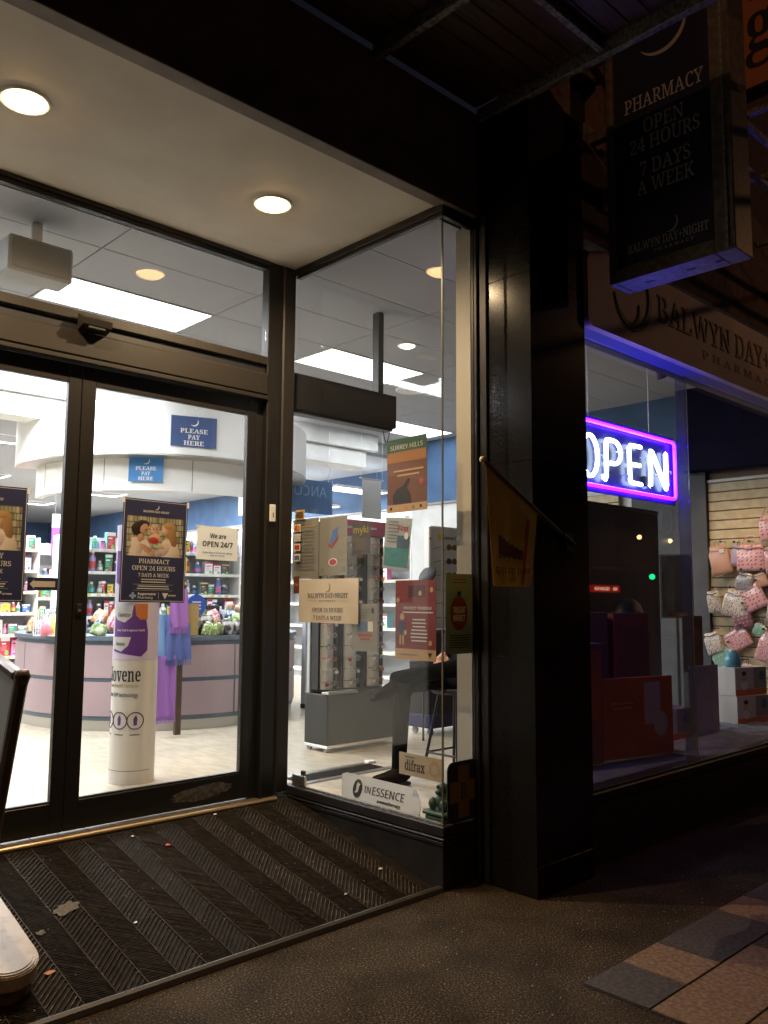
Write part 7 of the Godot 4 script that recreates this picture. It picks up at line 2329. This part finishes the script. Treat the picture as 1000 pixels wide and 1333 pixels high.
	small_print(b, mt("orange_pale", lin(0.40, 0.14, 0.06), 0.6), -0.18, 0.33, 0.40, 0.26, 2)
	b = thing("brown_board", "tall dark red display box behind the orange board", "display board", Vector3(2.42, 0.445, -0.26), ry(-8))
	bl(b, "board", mt("board_red", lin(0.22, 0.035, 0.028), 0.6), -0.20, 0.22, 0.0, 1.0, -0.10, 0.0, 0.002)
	bl(b, "top_cap", M.wall_grey, -0.20, 0.22, 1.0, 1.012, -0.10, 0.0, 0.001)
	rect(b, "print_panel", brown, -0.16, 0.18, 0.45, 0.92)
	b = thing("dim_box", "tall brown display box between the red box and the pillar", "display board", Vector3(1.98, 0.445, -0.32), ry(-8))
	bl(b, "board", mt("board_dim", lin(0.10, 0.05, 0.035), 0.6), -0.22, 0.18, 0.0, 1.02, -0.10, 0.0, 0.002)
	b = thing("low_carton", "orange and brown carton with a face print next to the pillar", "carton", Vector3(1.50, 0.445, -0.10), ry(-10))
	bl(b, "carton", brown, -0.22, 0.20, 0.0, 0.80, -0.12, 0.0, 0.003)
	rect(b, "orange_panel", dim, -0.02, 0.19, 0.30, 0.77)
	disc(b, "face_print", M.skin, -0.12, 0.55, 0.06, 0.09)
	bl(b, "top_edge", M.wall_grey, -0.22, 0.20, 0.80, 0.812, -0.12, 0.0, 0.001)
	b = thing("scarf_form", "black rounded scarf display form behind the red box", "display form", Vector3(2.75, 0.412, -0.48))
	mi(b, "form", lathe_mesh(PackedVector2Array([Vector2(0, 0), Vector2(0.12, 0), Vector2(0.10, 0.75), Vector2(0.20, 0.87), Vector2(0.18, 1.02), Vector2(0.13, 1.12), Vector2(0.06, 1.16), Vector2(0, 1.17)]), 24, 0.7), M.black_metal)
	b = thing("display_back_panel", "dark display back panel standing behind the boards in the street window", "partition", Vector3(2.35, FLOOR, -0.66))
	bl(b, "panel", mt("back_charcoal", lin(0.030, 0.030, 0.040), 0.6), -1.30, 1.28, 0.0, 2.06, -0.03, 0.0, 0.003)
	bl(b, "cap_rail", M.bronze, -1.30, 1.28, 2.06, 2.09, -0.04, 0.01, 0.003)
	b = thing("white_board", "white standing board with grey bear prints in front of the slatwall", "display board", Vector3(3.55, 0.445, -0.22), ry(-6))
	bl(b, "board", mt("board_white", lin(0.36, 0.34, 0.36), 0.6), -0.22, 0.20, 0.0, 0.56, -0.02, 0.0, 0.002)
	bl(b, "strut", M.board_white, -0.04, 0.04, 0.0, 0.4, -0.10, -0.021, 0.002)
	for q in [[-0.12, 0.42], [0.10, 0.10], [0.08, 0.40], [-0.10, 0.14]]:
		disc(b, "bear_print", M.plastic_grey, q[0], q[1], 0.022, 0.030)
	b = thing("portrait_board", "brown portrait board standing behind the white board", "display board", Vector3(3.62, 0.445, -0.34), ry(-6))
	bl(b, "board", mt("board_portrait", lin(0.17, 0.065, 0.03), 0.6), -0.16, 0.13, 0.50, 0.98, -0.012, 0.0, 0.001)
	bl(b, "strut", M.ink, -0.02, 0.02, 0.0, 0.52, -0.03, -0.013, 0.001)
	disc(b, "face_print", mt("portrait_tone", lin(0.24, 0.10, 0.05), 0.6), 0.03, 0.80, 0.06, 0.09)
	b = thing("mirror_stand", "black framed mirror on the grey wall beside the slatwall", "mirror", Vector3(4.6, FLOOR, -1.0), ry(-60))
	bl(b, "frame", M.ink, -0.16, 0.16, 1.10, 1.75, -0.02, 0.0, 0.004)
	bl(b, "mirror_glass", mt("mirror", lin(0.7, 0.7, 0.7), 0.05, 1.0), -0.14, 0.14, 1.12, 1.73, 0.0005, 0.002, 0)
	bl(b, "post", M.ink, -0.015, 0.015, 0, 1.10, -0.02, 0.0, 0.002)
	bl(b, "foot", M.ink, -0.15, 0.15, 0, 0.02, -0.15, 0.12, 0.004)
	# lettering on the grey wall
	var w := thing("wall_lettering", "faint dark wall lettering between the neon sign and the slatwall", "lettering", Vector3(5.058, 2.30, -1.25), RET)
	txt(w, "Oil", 0, 0.12, 0.30, 0.28, mt("letter_grey", lin(0.09, 0.085, 0.09), 0.7), "serif", 0.001)
	# slat-lined strip of the wall seen under the neon sign
	var sw := thing("slat_panel", "narrow cream slatwall panel on the wall behind the bust", "slatwall", Vector3(5.06, FLOOR, -2.2), RET)
	for k in 24:
		bl(sw, "slat", M.slat_cream, -0.30, 0.30, 0.10 + k * 0.1, 0.192 + k * 0.1, 0, 0.02, 0.004)
	bl(sw, "backing", M.slat_gap, -0.30, 0.30, 0.05, 2.5, -0.03, -0.0005, 0)

# ---------------------------------------------------------------- flag, sandwich board and the like
func build_small_things() -> void:
	# angled flag pole on the pillar with a yellow plastic flag
	var base := Vector3(0.575, 1.885, 0.445)
	var tip := Vector3(-0.25, 2.25, 0.50)
	var o := thing("flag_pole", "short angled flag pole in a bracket on the granite pillar", "flag pole", base)
	var d := (tip - base).normalized()
	rod(o, "pole", mt("pole_brown", lin(0.10, 0.065, 0.04), 0.5), d * -0.03, tip - base, 0.011, 12)
	mi(o, "tip_cap", lathe_mesh(PackedVector2Array([Vector2(0, -0.016), Vector2(0.014, -0.012), Vector2(0.017, 0), Vector2(0.012, 0.013), Vector2(0, 0.017)]), 14), mt("tip_cream", lin(0.62, 0.52, 0.36), 0.5), T(tip.x - base.x, tip.y - base.y, tip.z - base.z))
	rod(o, "socket", M.black_metal, d * -0.045, d * 0.085, 0.018, 12)
	bl(o, "bracket_plate", M.black_metal, -0.035, 0.035, -0.06, 0.045, -0.0035, 0.006, 0.002)
	var f := thing("yellow_flag", "yellow plastic flag with brown print hanging from the angled pole", "flag", tip)
	# cloth hangs below the pole from near the tip to two fifths along it
	var a := d * 0.03
	var b := d * 0.345
	var st := SurfaceTool.new()
	st.begin(Mesh.PRIMITIVE_TRIANGLES)
	st.set_smooth_group(1)
	var bottom := -0.63
	var n := 16
	var mrows := 16
	a = Vector3.ZERO - d * 0.0
	b = (base - tip).normalized() * 0.54
	a = (base - tip).normalized() * 0.03
	var P := func(i: int, j: int) -> Vector3:
		var u := float(i) / n
		var v := float(j) / mrows
		var top := a.lerp(b, u)
		var low := Vector3(lerpf(0.063, 0.44, u), bottom, lerpf(0.0, -0.03, u))
		var p := top.lerp(low, v)
		p.z += 0.012 * sin(u * 9.0 + v * 1.5) * v
		return p
	for i in n:
		for j in mrows:
			var p0: Vector3 = P.call(i, j)
			var p1: Vector3 = P.call(i + 1, j)
			var p2: Vector3 = P.call(i + 1, j + 1)
			var p3: Vector3 = P.call(i, j + 1)
			for q in [0.0, -0.0012]:
				for v in [p0, p1, p2, p0, p2, p3]: st.add_vertex(v + Vector3(0, 0, q))
	st.generate_normals()
	var fm := mt("flag_yellow", lin(0.50, 0.40, 0.05), 0.25)
	fm.backlight_enabled = true
	fm.backlight = Color(0.35, 0.25, 0.08)
	mi(f, "cloth", st.commit(), fm)
	# prints on the flag
	var brown := mt("flag_brown", lin(0.07, 0.025, 0.012), 0.5)
	var mk := func(name_: String, m: Material, pts: Array) -> void:
		var s2 := SurfaceTool.new()
		s2.begin(Mesh.PRIMITIVE_TRIANGLES)
		s2.set_smooth_group(-1)
		var idx := Geometry2D.triangulate_polygon(PackedVector2Array(pts))
		for t in idx:
			var q: Vector2 = pts[t]
			var p: Vector3 = Vector3.ZERO
			var fi := clampf(q.x, 0, 1) * n
			var fj := clampf(q.y, 0, 1) * mrows
			var i0 := mini(int(fi), n - 1)
			var j0 := mini(int(fj), mrows - 1)
			p = (P.call(i0, j0) as Vector3).lerp(P.call(i0 + 1, j0), fi - i0).lerp((P.call(i0, j0 + 1) as Vector3).lerp(P.call(i0 + 1, j0 + 1), fi - i0), fj - j0)
			s2.add_vertex(p + Vector3(0, 0, 0.004))
		s2.generate_normals()
		mi(f, name_, s2.commit(), m)
	for i in 6:
		mk.call("purse_print", mt("flag_maroon", lin(0.12, 0.02, 0.03), 0.4), [Vector2(0.18 + i * 0.085, 0.56 + 0.01 * i), Vector2(0.265 + i * 0.085, 0.54 + 0.012 * i), Vector2(0.265 + i * 0.085, 0.70), Vector2(0.18 + i * 0.085, 0.72)])
	for t in [["Buy and", 0.21, -0.475, 0.20], ["top up here", 0.225, -0.55, 0.28]]:
		txt(f, t[0], t[1], t[2], t[3], 0.055, brown, "sans", 0.012)
	mk.call("red_stripe", M.red_ink, [Vector2(0.80, 0.20), Vector2(0.85, 0.20), Vector2(0.72, 0.98), Vector2(0.66, 0.98)])
	# sandwich board on the ramp
	var dir := Vector3(0.10, -RAMP * 0.98, -0.99)
	var rb := Basis(Vector3(dir.x, 0, dir.z).normalized().cross(Vector3.UP).normalized() * -1.0, Vector3.UP, Vector3(-dir.x, 0, -dir.z).normalized())
	var s := thing("sandwich_board", "white pavement sign in a brown frame on a rounded cream base at the left edge", "pavement sign", Vector3(-2.19, 0.056, -0.285), ramp_xf().basis * ry(-1))
	# local z points to the street along the ramp, x across
	var pts := PackedVector2Array()
	for k in 13:
		var an := -PI * k / 12
		pts.append(Vector2(cos(an) * 0.125, sin(an) * 0.14))
	for k in 13:
		var an := PI - PI * k / 12
		pts.append(Vector2(cos(an) * 0.125, 0.75 + sin(an) * 0.14))
	mi(s, "base_upper", prism_mesh(pts, 0.05), M.cream_plastic, Transform3D(Basis(Vector3(1, 0, 0), Vector3(0, 0, -1), Vector3(0, 1, 0)), Vector3(0, 0.075, 0)))
	var pts2 := PackedVector2Array()
	for q in pts: pts2.append(Vector2(q.x * 0.93, 0.375 + (q.y - 0.375) * 0.97))
	mi(s, "base_lower", prism_mesh(pts2, 0.058), mt("base_brown", lin(0.10, 0.065, 0.045), 0.5), Transform3D(Basis(Vector3(1, 0, 0), Vector3(0, 0, -1), Vector3(0, 1, 0)), Vector3(0, 0.016, 0)))
	for q in [[0.975, 0.1252, 0.006], [0.93, 0.1314, 0.005], [0.86, 0.1366, 0.003]]:
		var pr := PackedVector2Array()
		for v in pts: pr.append(Vector2(v.x * q[0], 0.375 + (v.y - 0.375) * (1.0 - (1.0 - q[0]) * 0.28)))
		mi(s, "base_crown", prism_mesh(pr, q[2]), M.cream_plastic, Transform3D(Basis(Vector3(1, 0, 0), Vector3(0, 0, -1), Vector3(0, 1, 0)), Vector3(0, q[1], 0)))
	for q in [[-0.07, 0.05], [0.07, 0.05], [-0.07, -0.7], [0.07, -0.7]]:
		mi(s, "rubber_foot", cyl_mesh(0.022, 0.022, 0.02, 12), M.rubber, T(q[0], 0.010, q[1]))
	# leaning panel
	var pb := Basis(Vector3.BACK, deg_to_rad(-3.0))
	var pn := Node3D.new()
	var fb := mt("board_frame", lin(0.11, 0.065, 0.045), 0.4, 0.3)
	var x0 := -0.025
	var zN := -0.22
	var zF := -0.82
	var y0 := 0.13
	var y1 := 1.17
	for e in [[zN - 0.045, zN, y0, y1, -0.02], [zF, zF + 0.045, y0, y1, -0.02]]:
		mi(s, "frame_post", box_mesh(Vector3(0.05, e[3] - e[2], 0.045), 0.012), fb, Transform3D(pb, Vector3(0.0, (e[2] + e[3]) / 2, (e[0] + e[1]) / 2)))
	for yy in [y0 + 0.02, y1 - 0.022]:
		mi(s, "frame_rail", box_mesh(Vector3(0.05, 0.045, zN - zF - 0.092), 0.012), fb, Transform3D(pb, Vector3(0.0 + (yy - 0.68) * 0.05, yy, (zN + zF) / 2)))
	mi(s, "white_panel", box_mesh(Vector3(0.02, y1 - y0 - 0.09, zN - zF - 0.09), 0.003), mt("board_panel", lin(0.42, 0.42, 0.39), 0.5), Transform3D(pb, Vector3(0.0, (y0 + y1) / 2, (zN + zF) / 2)))
	mi(s, "corner_cap", lathe_mesh(PackedVector2Array([Vector2(0, -0.03), Vector2(0.026, -0.028), Vector2(0.032, 0), Vector2(0.024, 0.024), Vector2(0, 0.030)]), 14), fb, T(0.028, y1 - 0.016, zN - 0.022))
	var jn := MeshInstance3D.new()
	jn.free()
	pn.free()
	# grit scattered over the footpath and the mat
	var gr := SurfaceTool.new()
	gr.begin(Mesh.PRIMITIVE_TRIANGLES)
	var rx := ramp_xf()
	for i in 700:
		var s3 := rng.randf_range(0.0009, 0.0024)
		var b3 := Basis(Vector3(rng.randf(), rng.randf(), rng.randf()).normalized(), rng.randf() * TAU)
		var px := rng.randf_range(-3.4, 1.6)
		var pz := rng.randf_range(0.05, 2.4)
		var py := 0.0015
		if i % 4 == 0:
			px = rng.randf_range(-2.6, -0.1)
			pz = rng.randf_range(-1.25, -0.05)
			py = -pz * RAMP + 0.0105
		gr.append_from(box_mesh(Vector3(0.004, 0.003, 0.0034), 0), 0, Transform3D(b3 * Basis.from_scale(Vector3.ONE * s3 / 0.0022), Vector3(px, py, pz)))
	var gro := mi(self, "grit", gr.commit(), mt("grit_pale", lin(0.34, 0.30, 0.24), 0.9))
	tag(gro, "pale grit scattered over the footpath and the mat", "grit", "", "stuff")
	# bronze strips beside the narrow street glass
	var js := thing("pillar_trim", "pair of dark metal trim strips between the narrow glass and the pillar", "trim", Vector3(0.25, 0, 0.06))
	bx(js, "strip", M.bronze, 0.236, 0.2615, 0.0, SOFFIT - 0.02, 0.030, 0.058, 0.006)
	bx(js, "strip", M.bronze, 0.246, 0.2615, 0.0, SOFFIT - 0.02, 0.066, 0.120, 0.006)

func ring_of(p: PackedVector2Array, y: float) -> PackedVector3Array:
	var out := PackedVector3Array()
	for q in p:
		out.append(Vector3(q.x, y, -q.y))
	return out
